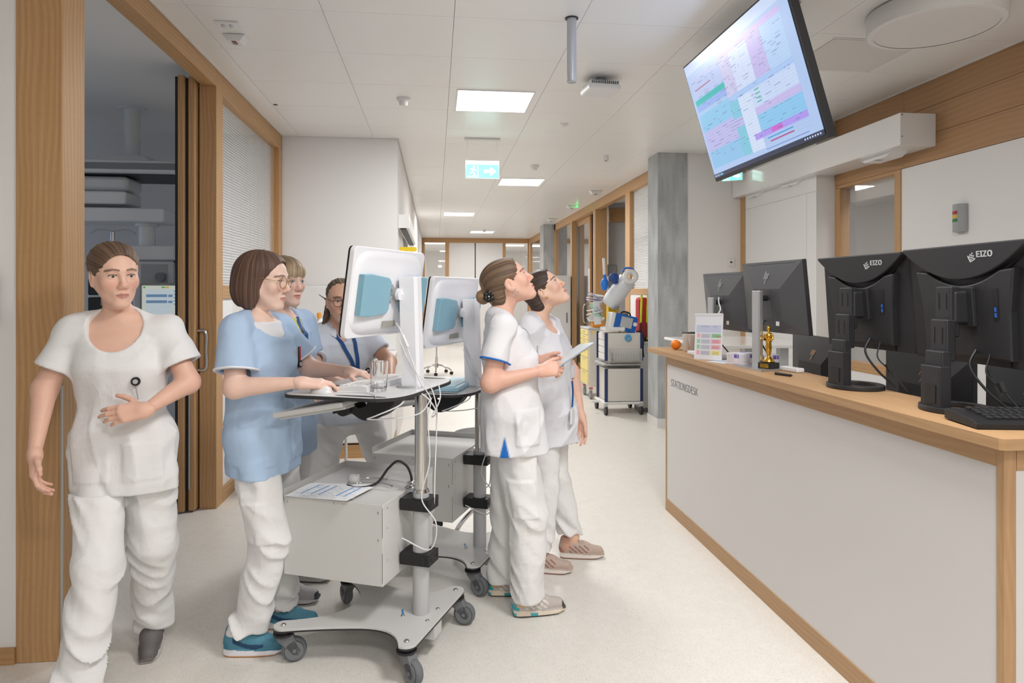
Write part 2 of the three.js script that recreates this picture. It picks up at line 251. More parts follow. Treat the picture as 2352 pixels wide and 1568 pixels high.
{
  const w = sgroup('window_3', 'oak framed glazing near the far concrete column', 'window');
  obj('frame', [RB(XR, XR + 0.09, 2.9, C - 0.001, 13.4765, 15.34), RB(XR, XR + 0.09, 0, C - 0.001, 15.2, 15.34), RB(XR, XR + 0.09, 1.47, 1.55, 13.4765, 15.2), RB(XR, XR + 0.09, 0, 0.1, 13.4765, 15.2)], M.wood, w);
  obj('glass_pane', [B(XR + 0.03, XR + 0.036, 1.55, 2.9, 13.4765, 15.2)], M.glass, w); obj('lower_panel', [B(XR + 0.01, XR + 0.08, 0.1, 1.47, 13.4765, 15.2)], M.white, w);
  obj('frame', [RB(XR, XR + 0.09, 2.9, C - 0.001, 15.9, 19.59), RB(XR, XR + 0.09, 0, 2.9, 17.2, 17.5), RB(XR, XR + 0.09, 0, 0.1, 15.9, 19.59), RB(XR, XR + 0.09, 0, 2.9, 19.3, 19.59)], M.wood, w);
  obj('glass_pane', [B(XR + 0.03, XR + 0.036, 0.1, 2.9, 15.9, 17.2)], M.glass, w); obj('glass_pane', [B(XR + 0.03, XR + 0.036, 0.1, 2.9, 17.5, 19.3)], M.glass, w);
}
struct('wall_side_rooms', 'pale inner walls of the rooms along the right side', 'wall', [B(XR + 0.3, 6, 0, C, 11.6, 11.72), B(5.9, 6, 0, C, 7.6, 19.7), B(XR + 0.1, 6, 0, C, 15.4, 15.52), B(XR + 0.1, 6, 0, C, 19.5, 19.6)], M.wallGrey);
struct('trim_1', 'oak top rail on inner wall seen through the open doorway', 'trim', [B(XR + 0.3, 4.4, 2.72, 2.95, 11.55, 11.5995)], M.wood);
{
  const sw = thing('light_switch', 'grey light switch plate on inner wall of open doorway', 'switch', [3.05, 1.88, -11.59]);
  obj('plate', [rb(0.17, 0.2, 0.012, 0.006)], M.mgrey, sw); obj('rocker', [rb(0.13, 0.16, 0.012, 0.004, [0, 0, 0.006])], M.lgrey, sw);
}
// columns
for (const [x0, x1, d0, d1, l] of [[2.45, 2.79, 7.34, 7.69, 'grey concrete column at the near end of the glazed wall'], [2.45, 2.8, 15.38, 15.88, 'dark concrete column far down the corridor']]) {
  const c = sgroup('wall_column', l, 'column'); obj('shaft', [B(x0, x1, 0.1, C - 0.001, d0, d1)], M.conc, c); obj('cove_base', [B(x0 - 0.01, x1, 0, 0.1, d0 - 0.012, d1)], M.white, c);
}
// ---------------------------------------------------------------- right: white wall, cupboard door, veneer wall
struct('wall_right_facing', 'white wall right of the concrete column', 'wall', [B(2.791, 3.6, 0, C, 7.35, 7.5)], M.wall);
const XW = 3.595;
{
  const w = sgroup('wall_right', 'white and oak veneer wall behind the station desk', 'wall');
  obj('white_panel', [B(XW + 0.006, XW + 0.1, 0, 2.455, -6, 4.935)], M.wall, w);
  for (const [y0, y1] of [[2.458, 2.655], [2.658, 2.855], [2.858, C - 0.002]]) for (const [d0, d1] of [[0, 3.1], [3.103, 4.9], [4.903, 5.82]]) obj('veneer_board', [B(XW, XW + 0.1, y0, y1, d0, d1)], M.veneer, w);
  obj('veneer_field', [B(XW, XW + 0.1, 2.458, C - 0.002, -6, -0.003)], M.veneer, w);
  obj('stile', [RB(XW - 0.002, XW + 0.1, 0, 2.457, 4.936, 5.01)], M.wood, w);
  obj('core', [B(XW + 0.101, XW + 0.14, 2.3, C - 0.002, -6, 7.6), B(XW + 0.02, XW + 0.14, 0, C - 0.002, 5.9, 7.6)], M.wallGrey, w);
}
{
  const w = sgroup('window_4', 'oak framed window behind the monitors reflecting a lamp', 'window');
  obj('frame', [RB(XW + 0.002, XW + 0.1, 2.43, 2.457, 5.011, 5.82), RB(XW + 0.002, XW + 0.1, 0.88, 2.44, 5.75, 5.82), RB(XW + 0.002, XW + 0.1, 0.82, 0.9, 5.011, 5.82)], M.wood, w);
  obj('lower_panel', [B(XW + 0.006, XW + 0.1, 0, 0.8199, 5.011, 5.82)], M.white, w);
  obj('glass_pane', [B(XW + 0.012, XW + 0.02, 0.9, 2.43, 5.011, 5.75)], M.glass, w);
}
struct('wall_back_office', 'pale walls of the office behind the oak window', 'wall', [B(5.4, 5.5, 0, C, 2, 7.6), B(XW + 0.15, 5.5, 0, C, 7.5, 7.6), B(XW + 0.15, 5.5, 0, C, 2, 2.1)], M.wall);
{
  const w = sgroup('door_4', 'white flush cupboard door under the glossy ceiling bulkhead', 'door');
  obj('carcass', [B(3.425, XW + 0.02, 0, C - 0.002, 5.822, 7.349)], M.white, w);
  obj('door_panel', [B(3.42, 3.4249, 0.0, 2.41, 5.985, 7.24)], M.white, w);
  obj('upper_panel', [B(3.42, 3.4249, 2.417, C - 0.002, 5.822, 7.24)], M.white, w);
  obj('side_panel', [B(3.42, 3.4249, 0, 2.41, 5.822, 5.981)], M.white, w);
  obj('oak_trim', [B(3.412, 3.4249, 0, C - 0.002, 7.2405, 7.3485)], M.wood, w);
}
{
  const w = sgroup('trim_2', 'glossy white horizontal bulkhead channel under the ceiling', 'bulkhead');
  obj('casing', [RB(3.318, XW - 0.001, 2.557, 2.79, 4.56, 7.345, 0.002)], M.whiteGloss, w);
  for (const d of [4.95, 6.25, 7.0]) {
    const e = obj('emergency_light', [ext(shp([[-0.19, 0], [0.19, 0], [0.13, -0.028], [-0.13, -0.028]]), 0.13, 0.003, [3.39, 2.556, -d], [0, PI / 2, 0])], M.white, w); obj('sensor_slot', [bx(0.06, 0.004, 0.05, [3.42, 2.5265, -d])], M.mgrey, e);
  }
  obj('bolt', [cy(0.004, 0.004, 0.004, [3.33, 2.775, -4.557], [PI / 2, 0, 0], 10), cy(0.004, 0.004, 0.004, [3.33, 2.62, -4.557], [PI / 2, 0, 0], 10)], M.dark, w);
}
// the rest of the lobby behind the viewer
struct('wall_back', 'white lobby wall behind the viewer', 'wall', [B(-6, 3.9, 0, C, -6, -5.9), B(-6.1, -6, 0, C, -6, 2.96)], M.wall);
const font = await new FontLoader().loadAsync('fonts/droid/droid_sans_bold.typeface.json');
const fontR = await new FontLoader().loadAsync('fonts/droid/droid_sans_regular.typeface.json');
function text(s, size, depth, f = font) { const g = new TextGeometry(s, { font: f, size, depth, curveSegments: 3, bevelEnabled: false }); g.computeBoundingBox(); return g; }
// ---------------------------------------------------------------- station desk
{
  const X = 1.58, t = thing('station_desk', 'long reception desk with white front, oak edges and oak ledge', 'desk');
  obj('front_panel', [B(X + 0.004, X + 0.03, 0.085, 1.006, 1.77, 4.55)], M.panel, t);
  obj('plinth', [RB(X, X + 0.03, 0, 0.085, 1.77, 4.57, 0.002)], M.desk, t);
  obj('top_rail', [RB(X, X + 0.03, 1.0065, 1.066, 1.77, 4.57, 0.002)], M.desk, t);
  obj('end_post', [RB(X, X + 0.03, 0.0855, 1.006, 4.5505, 4.57, 0.002), B(X + 0.031, 1.84, 0, 1.066, 4.545, 4.57)], M.desk, t);
  obj('corner_post', [RB(X - 0.001, X + 0.037, 0, 1.066, 1.742, 1.7695, 0.002)], M.desk, t);
  obj('end_panel', [B(X + 0.038, 2.75, 0, 1.066, 1.745, 1.769)], M.panel, t);
  obj('end_rail', [B(X + 0.038, 2.75, 1.0, 1.066, 1.7425, 1.7449)], M.desk, t);
  const s = shp([[1.54, -1.715], [1.54, -4.835], [1.84, -4.835], [1.84, -1.98], [2.75, -1.98], [2.75, -1.705], [1.55, -1.705]].map(([x, z]) => [x, -z]));
  const g = ext(s, 0.03, 0.002, [0, 1.068, 0], [-PI / 2, 0, 0]);
  { const N = g.attributes.normal, P = g.attributes.position, uv = g.attributes.uv; for (let i = 0; i < uv.count; i++) { if (Math.abs(N.getY(i)) > 0.5) uv.setXY(i, P.getX(i), P.getZ(i)); else uv.setXY(i, P.getY(i) + 0.2, P.getZ(i) + P.getX(i)); } }
  obj('ledge', [g], M.desk, t);
  obj('inner_panel', [B(1.8, 1.825, 0.02, 1.067, 1.775, 4.54)], M.white, t);
  obj('worktop', [RB(1.826, 2.55, 0.72, 0.745, 1.775, 4.6)], M.white, t);
  for (const d of [1.9, 4.4]) obj('work_leg', [B(2.4, 2.46, 0, 0.72, d, d + 0.06)], M.lgrey, t);
  const tg = text('STATIONSDESK', 0.047, 0.0012, fontR), w = tg.boundingBox.max.x; tg.scale(0.475 / w, 1, 1); place(tg, [X + 0.0042, 0.868, -4.47], [0, -PI / 2, 0]); tg.computeBoundingBox();
  const lt = obj('lettering', [tg], mat(0x77777a, 0.6), t); lt.userData.label = 'grey letters STATIONSDESK';
}
{
  const t = thing('raised_table', 'white height-adjustable table beyond the desk end', 'table', [2.42, 0, -5.32]);
  obj('top', [rb(0.84, 0.024, 1.0, 0.006, [0, 1.096, 0])], M.whiteGloss, t);
  for (const z of [-0.3, 0.3]) obj('leg', [bx(0.07, 1.06, 0.06, [0.25, 0.553, z]), bx(0.5, 0.03, 0.07, [0.1, 0.015, z])], M.lgrey, t);
  const k = thing('label_printer', 'small black device on the white raised table', 'printer', [2.2, 1.1085, -5.62]); obj('body', [ext(shp([[-0.08, 0], [0.08, 0], [0.11, 0.05], [-0.11, 0.05]]), 0.12, 0.004, [0, 0, 0])], M.dark, k); obj('paper_slot', [bx(0.12, 0.003, 0.01, [0, 0.0555, 0.06])], M.black, k);
}
// --- displays on the ledge. local +z is the back of the screen
const hpBars = (s, col) => { const l = [], k = 0.25; for (const [x, y0, y1] of [[-0.016, -0.012, 0.036], [-0.006, -0.012, 0.014], [0.004, -0.036, 0.014], [0.014, -0.012, 0.014]]) l.push(ext(shp([[x + y0 * k, y0], [x + 0.0035 + y0 * k, y0], [x + 0.0035 + y1 * k, y1], [x + y1 * k, y1]]), 0.001)); const g = merge(l); g.scale(s, s, 1); return g; };
M.hpBack = mat(0x4c4d50, 0.42); M.hpDark = mat(0x232427, 0.45); M.eizo = mat(0x232326, 0.5); M.copper = mat(0xc08a66, 0.3, { metalness: 0.8 });
function frustum(w, h, w2, h2, y2, z0, z1) {
  const a = [[-w / 2, -h / 2, z0], [w / 2, -h / 2, z0], [w / 2, h / 2, z0], [-w / 2, h / 2, z0]], b = [[-w2 / 2, y2 - h2 / 2, z1], [w2 / 2, y2 - h2 / 2, z1], [w2 / 2, y2 + h2 / 2, z1], [-w2 / 2, y2 + h2 / 2, z1]], v = [];
  const q = (p0, p1, p2, p3) => v.push(...p0, ...p1, ...p2, ...p0, ...p2, ...p3); q(b[0], b[1], b[2], b[3]); for (let i = 0; i < 4; i++) { const j = (i + 1) % 4; q(a[i], a[j], b[j], b[i]); }
  const g = new THREE.BufferGeometry(); g.setAttribute('position', new THREE.Float32BufferAttribute(v, 3)); g.computeVertexNormals(); g.setAttribute('uv', new THREE.Float32BufferAttribute(new Float32Array(v.length / 3 * 2), 2)); return g;
}
const screenDark = mat(0x0b0c0e, 0.2);
function hpMonitor(label, p, turn, W, H, cy0, back, logo, standH) {
  const t = thing('desk_monitor', label, 'monitor', p, turn, 'monitors on the station desk');
  const pan = new THREE.Group(); pan.name = 'display'; pan.position.set(0, cy0, -0.06); pan.rotation.x = 0.1; t.add(pan);
  obj('bezel', [rb(W, H, 0.022, 0.003)], M.black, pan); obj('screen', [bx(W - 0.02, H - 0.02, 0.002, [0, 0, -0.0115])], screenDark, pan);
  obj('back_shell', [frustum(W - 0.004, H - 0.004, W * 0.44, H * 0.44, -0.035, 0.0112, 0.048)], back, pan);
  obj('vent', [bx(W * 0.8, 0.004, 0.002, [0, H / 2 - 0.014, 0.0135])], M.black, pan);
  obj('logo', [place(hpBars(1.15), [-W * 0.02, H * 0.3, 0.0325], [-0.36, 0, 0])], logo, pan);
  obj('seam_panel', [bx(0.1, H * 0.4, 0.0015, [-0.01, -0.035, 0.0487])], back, pan);
  obj('stand_neck', [rb(0.032, 0.03, 0.06, 0.01, [0, cy0 - 0.005, 0.005])], M.black, t);
  obj('stand_post', [rb(0.078, standH, 0.02, 0.003, [0, standH / 2 + 0.008, 0.04]), bx(0.066, standH - 0.01, 0.002, [0, standH / 2 + 0.008, 0.0505])], M.alu, t);
  obj('base', [ext(shp([[-0.14, -0.10], [0.14, -0.10], [0.09, 0.085], [-0.09, 0.085]]), 0.008, 0.001, [0, 0.001, 0], [-PI / 2, 0, 0])], M.alu, t);
  obj('cable', [tube([[-0.05, cy0 - 0.12, -0.03], [-0.05, cy0 - 0.2, 0], [-0.07, 0.1, -0.04], [-0.1, 0.02, -0.12]], 0.004)], M.black, t);
  obj('asset_label', [bx(0.03, 0.022, 0.001, [W * 0.18, cy0 - H * 0.36, -0.012])], M.paper, t);
  return t;
}
hpMonitor('grey-backed monitor behind the golden trophy, on silver stand', [1.715, 1.1, -3.41], -PI / 2 + 0.06, 0.58, 0.375, 0.375, M.hpBack, M.alu, 0.4);
hpMonitor('grey-backed monitor farthest along the desk, behind the printed sheet', [1.71, 1.1, -3.99], -PI / 2 + 0.04, 0.57, 0.35, 0.345, M.hpBack, M.alu, 0.36);
// black screens standing lower on the inner worktop
function rearMonitor(label, p, turn, W, H) {
  const t = thing('desk_monitor', label, 'monitor', p, turn, 'monitors on the station desk');
  obj('bezel', [rb(W, H, 0.022, 0.003, [0, 0.31, 0])], M.black, t); obj('back_shell', [place(frustum(W - 0.004, H - 0.004, W * 0.46, H * 0.42, -0.03, 0.0112, 0.045), [0, 0.31, 0])], M.hpDark, t);
  obj('logo', [place(hpBars(1.25), [0.02, 0.31 + H * 0.28, 0.032], [-0.36, 0, 0])], M.copper, t); obj('stand_post', [bx(0.06, 0.3, 0.02, [0, 0.155, 0.05])], M.alu, t); obj('base', [rb(0.22, 0.008, 0.18, 0.003, [0, 0.0045, 0.02])], M.alu, t);
}
rearMonitor('black monitor low behind the desk, left of the first ring-base stand', [2.12, 0.7455, -3.6], -PI / 2 - 0.1, 0.6, 0.4);
rearMonitor('black monitor low behind the two ring-base stands', [2.12, 0.7455, -2.74], -PI / 2 - 0.05, 0.56, 0.36);
rearMonitor('black monitor low at the right edge, behind the keyboard', [2.12, 0.7455, -2.21], -PI / 2 - 0.03, 0.42, 0.34);
for (const [x, d, l] of [[1.91, 2.62, 'black docking unit with ribbed vents behind left ring base'], [1.91, 2.2, 'black docking unit with ribbed vents behind the keyboard']]) {
  const t = thing('docking_unit', l, 'dock', [x, 0.7455, -d], -PI / 2, 'docking units'); obj('housing', [rb(0.34, 0.27, 0.12, 0.012, [0, 0.136, 0])], M.black, t);
  for (let i = 0; i < 9; i++) obj('rib', [rb(0.006, 0.05, 0.02, 0.002, [-0.14 + i * 0.034, 0.24, 0.055])], M.dark, t);
}
function eizo(label, p, turn, W, H) {
  const t = thing('desk_monitor', label, 'monitor', p, turn, 'monitors on the station desk'), cy0 = 0.36;
  const pan = new THREE.Group(); pan.name = 'display'; pan.position.set(0, cy0, -0.075); pan.rotation.x = 0.07; t.add(pan);
  obj('bezel', [rb(W, H, 0.02, 0.003)], M.eizo, pan); obj('screen', [bx(W - 0.02, H - 0.02, 0.002, [0, 0, -0.0105])], screenDark, pan);
  // crescent handle lip along the top, recess under it, bulged body
  const N = 20, arc = []; for (let i = 0; i <= N; i++) { const u = -1 + 2 * i / N; arc.push([u * W * 0.49, H / 2 - 0.006 - (1 - u * u) * 0.105]); }
  obj('top_lip', [ext(shp([[-W * 0.49, H / 2 - 0.002], ...arc, [W * 0.49, H / 2 - 0.002]]), 0.028, 0.004, [0, 0, 0.01])], M.eizo, pan);
  const arc2 = arc.map(([x, y]) => [x, y - 0.002 - 0.028 * (1 - (x / (W * 0.49)) ** 2)]);
  obj('recess', [ext(shp([...arc, ...arc2.slice().reverse()]), 0.006, 0, [0, 0, 0.01])], M.black, pan);
  const body = [[-W * 0.33, -H * 0.42], [W * 0.33, -H * 0.42], [W * 0.34, -0.02], [W * 0.38, H * 0.28], ...arc2.slice(4, -4).reverse(), [-W * 0.38, H * 0.28], [-W * 0.34, -0.02]];
  obj('back_bulge', [ext(shp(body), 0.02, 0.006, [0, 0, 0.01])], M.eizo, pan);
  obj('mount_plate', [rb(0.13, 0.13, 0.014, 0.003, [0, -0.005, 0.042])], M.eizo, pan);
  const port = obj('port_bay', [bx(0.022, 0.1, 0.004, [W * 0.26, 0.005, 0.036])], M.black, pan); obj('usb_port', [bx(0.006, 0.014, 0.003, [W * 0.26, -0.012, 0.039]), bx(0.006, 0.014, 0.003, [W * 0.26, -0.03, 0.039])], mat(0x2a5fb8, 0.4), port);
  const ty = text('EIZO', 0.02, 0.001); const lw = ty.boundingBox.max.x; ty.scale(0.07 / lw, 1, 1);
  const ic = []; for (let r = 0; r < 4; r++) for (let c = 0; c < 4; c++) if ((r + c) % 2 === 0) ic.push(bx(0.0045, 0.0045, 0.001, [c * 0.005, r * 0.005, 0])); ic.push(bx(0.02, 0.004, 0.001, [0.0075, -0.006, 0]), bx(0.004, 0.024, 0.001, [-0.006, 0.006, 0]));
  obj('logo', [place(ty, [0.085, H / 2 - 0.043, 0.0423]), place(merge(ic), [0.063, H / 2 - 0.05, 0.0425], [0, 0, 0.5])], M.lgrey, pan);
  obj('rating_plate', [bx(0.13, 0.035, 0.001, [0.1, -H * 0.42 - 0.012, 0.0128])], M.rating, pan);
  // telescopic stand leaning on a ring base
  const st = []; obj('stand_lower', [rb(0.085, 0.2, 0.034, 0.006, [0, 0.105, 0.045]), rb(0.095, 0.15, 0.04, 0.005, [0.0, 0.08, 0.055])], M.eizo, t);
  obj('cable_slot', [bx(0.05, 0.06, 0.004, [0.005, 0.06, 0.0755])], M.black, t);
  obj('stand_middle', [rb(0.08, 0.14, 0.034, 0.006, [0, 0.24, 0.027])], M.eizo, t); obj('stand_upper', [rb(0.074, 0.17, 0.034, 0.006, [0, 0.335, 0.012]), rb(0.08, 0.11, 0.06, 0.01, [0, 0.35, -0.012])], M.eizo, t);
  for (const [x, y, z] of [[-0.018, 0.37, 0.0295], [0.018, 0.37, 0.0295], [-0.018, 0.255, 0.0445], [0.018, 0.255, 0.0445]]) obj('groove', [bx(0.0025, 0.055, 0.002, [x, y, z])], M.black, t);
  const sh = new THREE.Shape(); sh.absellipse(0, 0, 0.115, 0.105, 0, PI * 2); const ho = new THREE.Path(); ho.absellipse(0, 0.02, 0.085, 0.062, 0, PI * 2, true); sh.holes.push(ho);
  obj('ring_base', [ext(sh, 0.012, 0.003, [0, 0.004, -0.02], [-PI / 2, 0, 0], 24)], M.eizo, t);
  obj('cable', [tube([[0.05, cy0 - 0.15, -0.05], [0.06, cy0 - 0.2, -0.02], [0.1, 0.08, -0.05], [0.14, 0.02, -0.1]], 0.0045)], M.black, t);
  const dc = obj('cable', [tube([[0.11, cy0 - 0.16, -0.05], [0.12, cy0 - 0.22, -0.03], [0.15, 0.09, -0.06], [0.2, 0.01, -0.1]], 0.0028)], M.black, t); obj('ferrite', [rod([0.143, 0.115, -0.055], [0.152, 0.085, -0.062], 0.009)], M.black, dc);
  return t;
}
M.rating = mat(0xffffff, 0.5, { map: canvasTex(256, 64, (x, w, h) => { x.fillStyle = '#1d1d20'; x.fillRect(0, 0, w, h); x.fillStyle = '#8a8a8e'; for (let i = 0; i < 8; i++) { x.fillRect(4, 12 + i * 6, 90 + (i * 37) % 40, 2); x.fillRect(136, 12 + i * 6, 70 + (i * 53) % 45, 2); } }) });
eizo('black monitor back with white logo, left of the two on ring bases', [1.725, 1.1, -2.675], -PI / 2 + 0.06, 0.52, 0.39);
eizo('large black monitor back at the right edge on ring base', [1.725, 1.1, -2.12], -PI / 2 - 0.04, 0.57, 0.4);
// --- keyboard at the corner
{
  const t = thing('black_keyboard', 'black computer keyboard on the desk corner at right edge', 'keyboard', [1.80, 1.1, -1.865], -0.18);
  obj('case', [ext(shp([[-0.08, 0.004], [0.085, 0.006], [0.085, 0.028], [0.07, 0.036], [-0.06, 0.022], [-0.08, 0.014]]), 0.44, 0.002, [-0.22, 0, 0], [0, PI / 2, 0])], M.black, t);
  for (let r = 0; r < 5; r++) for (let c = 0; c < 17; c++) obj('key', [place(rb(0.0185, 0.012, 0.018, 0.003, [0, 0, 0], [0, 0, 0], 1), [-0.165 + c * 0.0235 + (r % 2) * 0.004, 0.0275 + r * 0.0029, 0.045 - r * 0.0245], [0.1, 0, 0])], M.blackRub, t);
}
// --- small things on the ledge
solo('orange_fruit', 'orange on the desk ledge beside the beige mug', 'fruit', [sp(0.036, [1.665, 1.135, -4.6], [1, 0.93, 1]), cy(0.004, 0.005, 0.003, [1.665, 1.169, -4.6], [0, 0, 0], 8)], mat(0xf0820f, 0.45));
{
  const t = thing('coffee_mug', 'beige ceramic mug standing by the orange', 'mug', [1.705, 1.1, -4.45]);
  obj('cup', [lathe([[0, 0.003], [0.03, 0], [0.034, 0.004], [0.043, 0.05], [0.0455, 0.115], [0.044, 0.117], [0.0425, 0.114], [0.04, 0.05], [0.031, 0.008], [0, 0.008]], [0, 0, 0])], mat(0xcfc3b8, 0.3), t);
  obj('handle', [tube([[0, 0.09, 0.043], [0, 0.088, 0.062], [0, 0.06, 0.07], [0, 0.036, 0.058], [0, 0.034, 0.04]], 0.005, 30)], mat(0xcfc3b8, 0.3), t).rotation.y = -0.35;
}
solo('white_carton', 'flat white carton beside the mug', 'box', [rb(0.09, 0.02, 0.14, 0.003, [1.675, 1.111, -4.22])], M.paper);
{
  const t = thing('heart_model', 'small red and blue anatomical heart model behind the sheet holder', 'model', [1.80, 1.1, -4.36]);
  obj('heart', [sp(0.035, [0, 0.12, 0], [0.9, 1.25, 0.9]), tube([[0, 0.15, 0], [0, 0.18, 0.01], [0.01, 0.205, 0]], 0.012)], mat(0xc8402f, 0.4), t); obj('vessel', [sp(0.018, [-0.005, 0.165, 0.015], [1.3, 0.8, 1])], mat(0x3a4172, 0.4), t); obj('stand', [cy(0.003, 0.003, 0.09, [0, 0.045, 0], [0, 0, 0], 8), cy(0.03, 0.03, 0.006, [0, 0.003, 0])], mat(0xd8b49a, 0.4), t);
}
M.sheet = mat(0xffffff, 0.55, { map: canvasTex(512, 720, (x, w, h) => {
  x.fillStyle = '#e6e6ea'; x.fillRect(0, 0, w, h); x.fillStyle = '#c6cbe0'; x.fillRect(20, 170, 470, 120); x.fillStyle = '#5a6078'; x.font = '22px sans-serif'; x.fillText('Bereichsleitung', 110, 200); x.fillText('Leitung', 340, 200);
  x.strokeStyle = '#7a7f92'; for (const cx of [170, 380]) { x.beginPath(); x.arc(cx, 245, 24, 0, 7); x.stroke(); }
  const rows = ['#9ad0a2', '#efaeb4', '#efaeb4', '#ece28a']; for (let i = 0; i < 4; i++) { x.fillStyle = '#cfcfd8'; x.fillRect(110, 305 + i * 90, 190, 78); x.fillStyle = rows[i]; x.fillRect(310, 305 + i * 90, 180, 70); x.fillStyle = ['#efaeb4', '#9ad0a2', '#9ad0a2', '#efaeb4'][i]; x.fillRect(40, 305 + i * 90, 60, 70); x.fillStyle = '#6a6a78'; for (let k = 0; k < 3; k++) { x.fillRect(130, 322 + i * 90 + k * 18, 150, 4); x.fillRect(335, 325 + i * 90 + k * 16, 120, 4); } }
  x.strokeStyle = '#c8242c'; x.lineWidth = 4; x.beginPath(); x.moveTo(400, 345); for (let k = 0; k < 12; k++) x.lineTo(405 + k * 9, 340 + (k % 2) * 14); x.stroke();
}) });
{
  const t = thing('sheet_holder', 'clear folder with a colour-coded plan hanging on the far monitor', 'document', [1.6, 1.1015, -3.87], -PI / 2 + 0.5);
  obj('sheet', [place(bx(0.2, 0.27, 0.002), [0, 0.135, 0], [-0.1, 0, 0.03])], M.paper, t); obj('print', [place(new THREE.PlaneGeometry(0.196, 0.266), [0, 0.135, 0.0016], [-0.1, 0, 0.03])], M.sheet, t); obj('clip', [bx(0.2, 0.012, 0.006, [-0.008, 0.268, -0.012], [0, 0, 0.03]), tube([[0.06, 0.27, -0.012], [0.07, 0.3, -0.02], [0.05, 0.34, -0.03], [0.05, 0.37, -0.03]], 0.004)], M.plastic, t);
}
solo('loose_paper', 'loose printed paper lying on the oak ledge', 'paper', [place(bx(0.16, 0.0012, 0.15), [1.655, 1.1008, -3.76], [0, 0.3, 0])], mat(0xd9dde6, 0.7));
M.glove = mat(0xffffff, 0.6, { map: canvasTex(256, 128, (x, w, h) => { x.fillStyle = '#e8e6ec'; x.fillRect(0, 0, w, h); x.fillStyle = '#6b5bb0'; x.fillRect(150, 14, 60, 40); x.fillRect(220, 14, 24, 40); x.strokeStyle = '#6b5bb0'; x.lineWidth = 3; x.strokeRect(142, 8, 108, 112); x.fillStyle = '#9a96a8'; for (let i = 0; i < 8; i++) x.fillRect(12, 20 + i * 12, 110, 3); }) });
solo('glove_box', 'white and purple cardboard box at the foot of the silver stand', 'box', [place(new THREE.BoxGeometry(0.13, 0.062, 0.1), [1.70, 1.1325, -3.64], [0, 0.3, 0])], M.glove, 'purple printed cardboard boxes');
solo('glove_box', 'purple-edged cardboard box behind the golden trophy', 'box', [place(new THREE.BoxGeometry(0.09, 0.062, 0.09), [1.80, 1.1325, -3.55], [0, 0.1, 0])], M.glove, 'purple printed cardboard boxes');
{
  const t = thing('trophy', 'golden figurine trophy on a black block', 'trophy', [1.705, 1.1095, -3.345], -PI / 2 + 0.5);
  obj('plinth', [rb(0.075, 0.03, 0.075, 0.002, [0, 0.015, 0])], M.black, t); obj('name_plate', [bx(0.05, 0.02, 0.001, [0, 0.015, 0.0382])], M.gold, t);
  obj('figure', [lathe([[0, 0.03], [0.028, 0.031], [0.03, 0.036], [0.022, 0.045], [0.02, 0.052], [0.012, 0.058], [0.009, 0.066], [0.013, 0.085], [0.016, 0.11], [0.013, 0.13], [0.018, 0.145], [0.021, 0.165], [0.016, 0.18], [0.006, 0.184], [0.0055, 0.19], [0.0095, 0.196], [0.0105, 0.206], [0.007, 0.216], [0, 0.218]], [0, 0, 0], [0, 0, 0], 24), tube([[0.018, 0.175, 0], [0.028, 0.155, 0.006], [0.012, 0.14, 0.02]], 0.0055), tube([[-0.018, 0.175, 0], [-0.028, 0.15, 0.006], [-0.008, 0.148, 0.022]], 0.0055)], M.gold, t);
}
solo('felt_pen', 'short black pen lying near the ledge edge', 'pen', [rod([1.64, 1.107, -3.15], [1.67, 1.107, -3.06], 0.007, 0.006), rod([1.67, 1.107, -3.06], [1.674, 1.107, -3.05], 0.004, 0.001)], M.black);
solo('white_case', 'small white plastic case behind the pen', 'case', [rb(0.045, 0.022, 0.13, 0.006, [1.79, 1.1115, -3.27], [0, 0.2, 0])], M.plastic);
// ---------------------------------------------------------------- wall devices behind the desk
{
  const t = thing('signal_tower', 'grey wall signal unit with red, yellow and green lights', 'signal light', [XW, 2.01, -4.32], -PI / 2);
  obj('body', [place(new THREE.CylinderGeometry(0.052, 0.052, 0.19, 24, 1, false, -PI / 2, PI), [0, 0, 0]), bx(0.104, 0.19, 0.004, [0, 0, 0.002])], M.mgrey, t);
  for (const [y, c] of [[0.037, 0xb3161f], [0.01, 0xe0b818], [-0.017, 0x147a3a]]) obj('lens', [place(new THREE.CylinderGeometry(0.0535, 0.0535, 0.02, 24, 1, true, -1.2, 1.6), [0, y, 0])], mat(c, 0.2), t);
}
{
  const t = thing('thermostat', 'small white room thermostat on wall left of oak trim', 'thermostat', [3.298, 1.835, -7.349]);
  obj('plate', [rb(0.075, 0.09, 0.012, 0.004, [0, 0, 0.007])], M.white, t); obj('display', [bx(0.028, 0.018, 0.002, [0, 0.002, 0.0135])], M.dark, t); obj('button', [bx(0.03, 0.004, 0.002, [0, 0.03, 0.0135]), bx(0.03, 0.004, 0.002, [0, -0.028, 0.0135])], M.lgrey, t);
}
{
  const t = thing('socket_strip', 'white wall sockets with yellow plug behind the right monitors', 'socket', [XW + 0.005, 1.12, -3.25], -PI / 2);
  for (let i = 0; i < 4; i++) obj('socket_plate', [rb(0.08, 0.08, 0.012, 0.004, [-0.15 + i * 0.09, 0, 0.007])], M.white, t); obj('yellow_plug', [cy(0.018, 0.018, 0.03, [0.02, 0.01, 0.028], [PI / 2, 0, 0])], mat(0xe2b21a, 0.5), t);
}
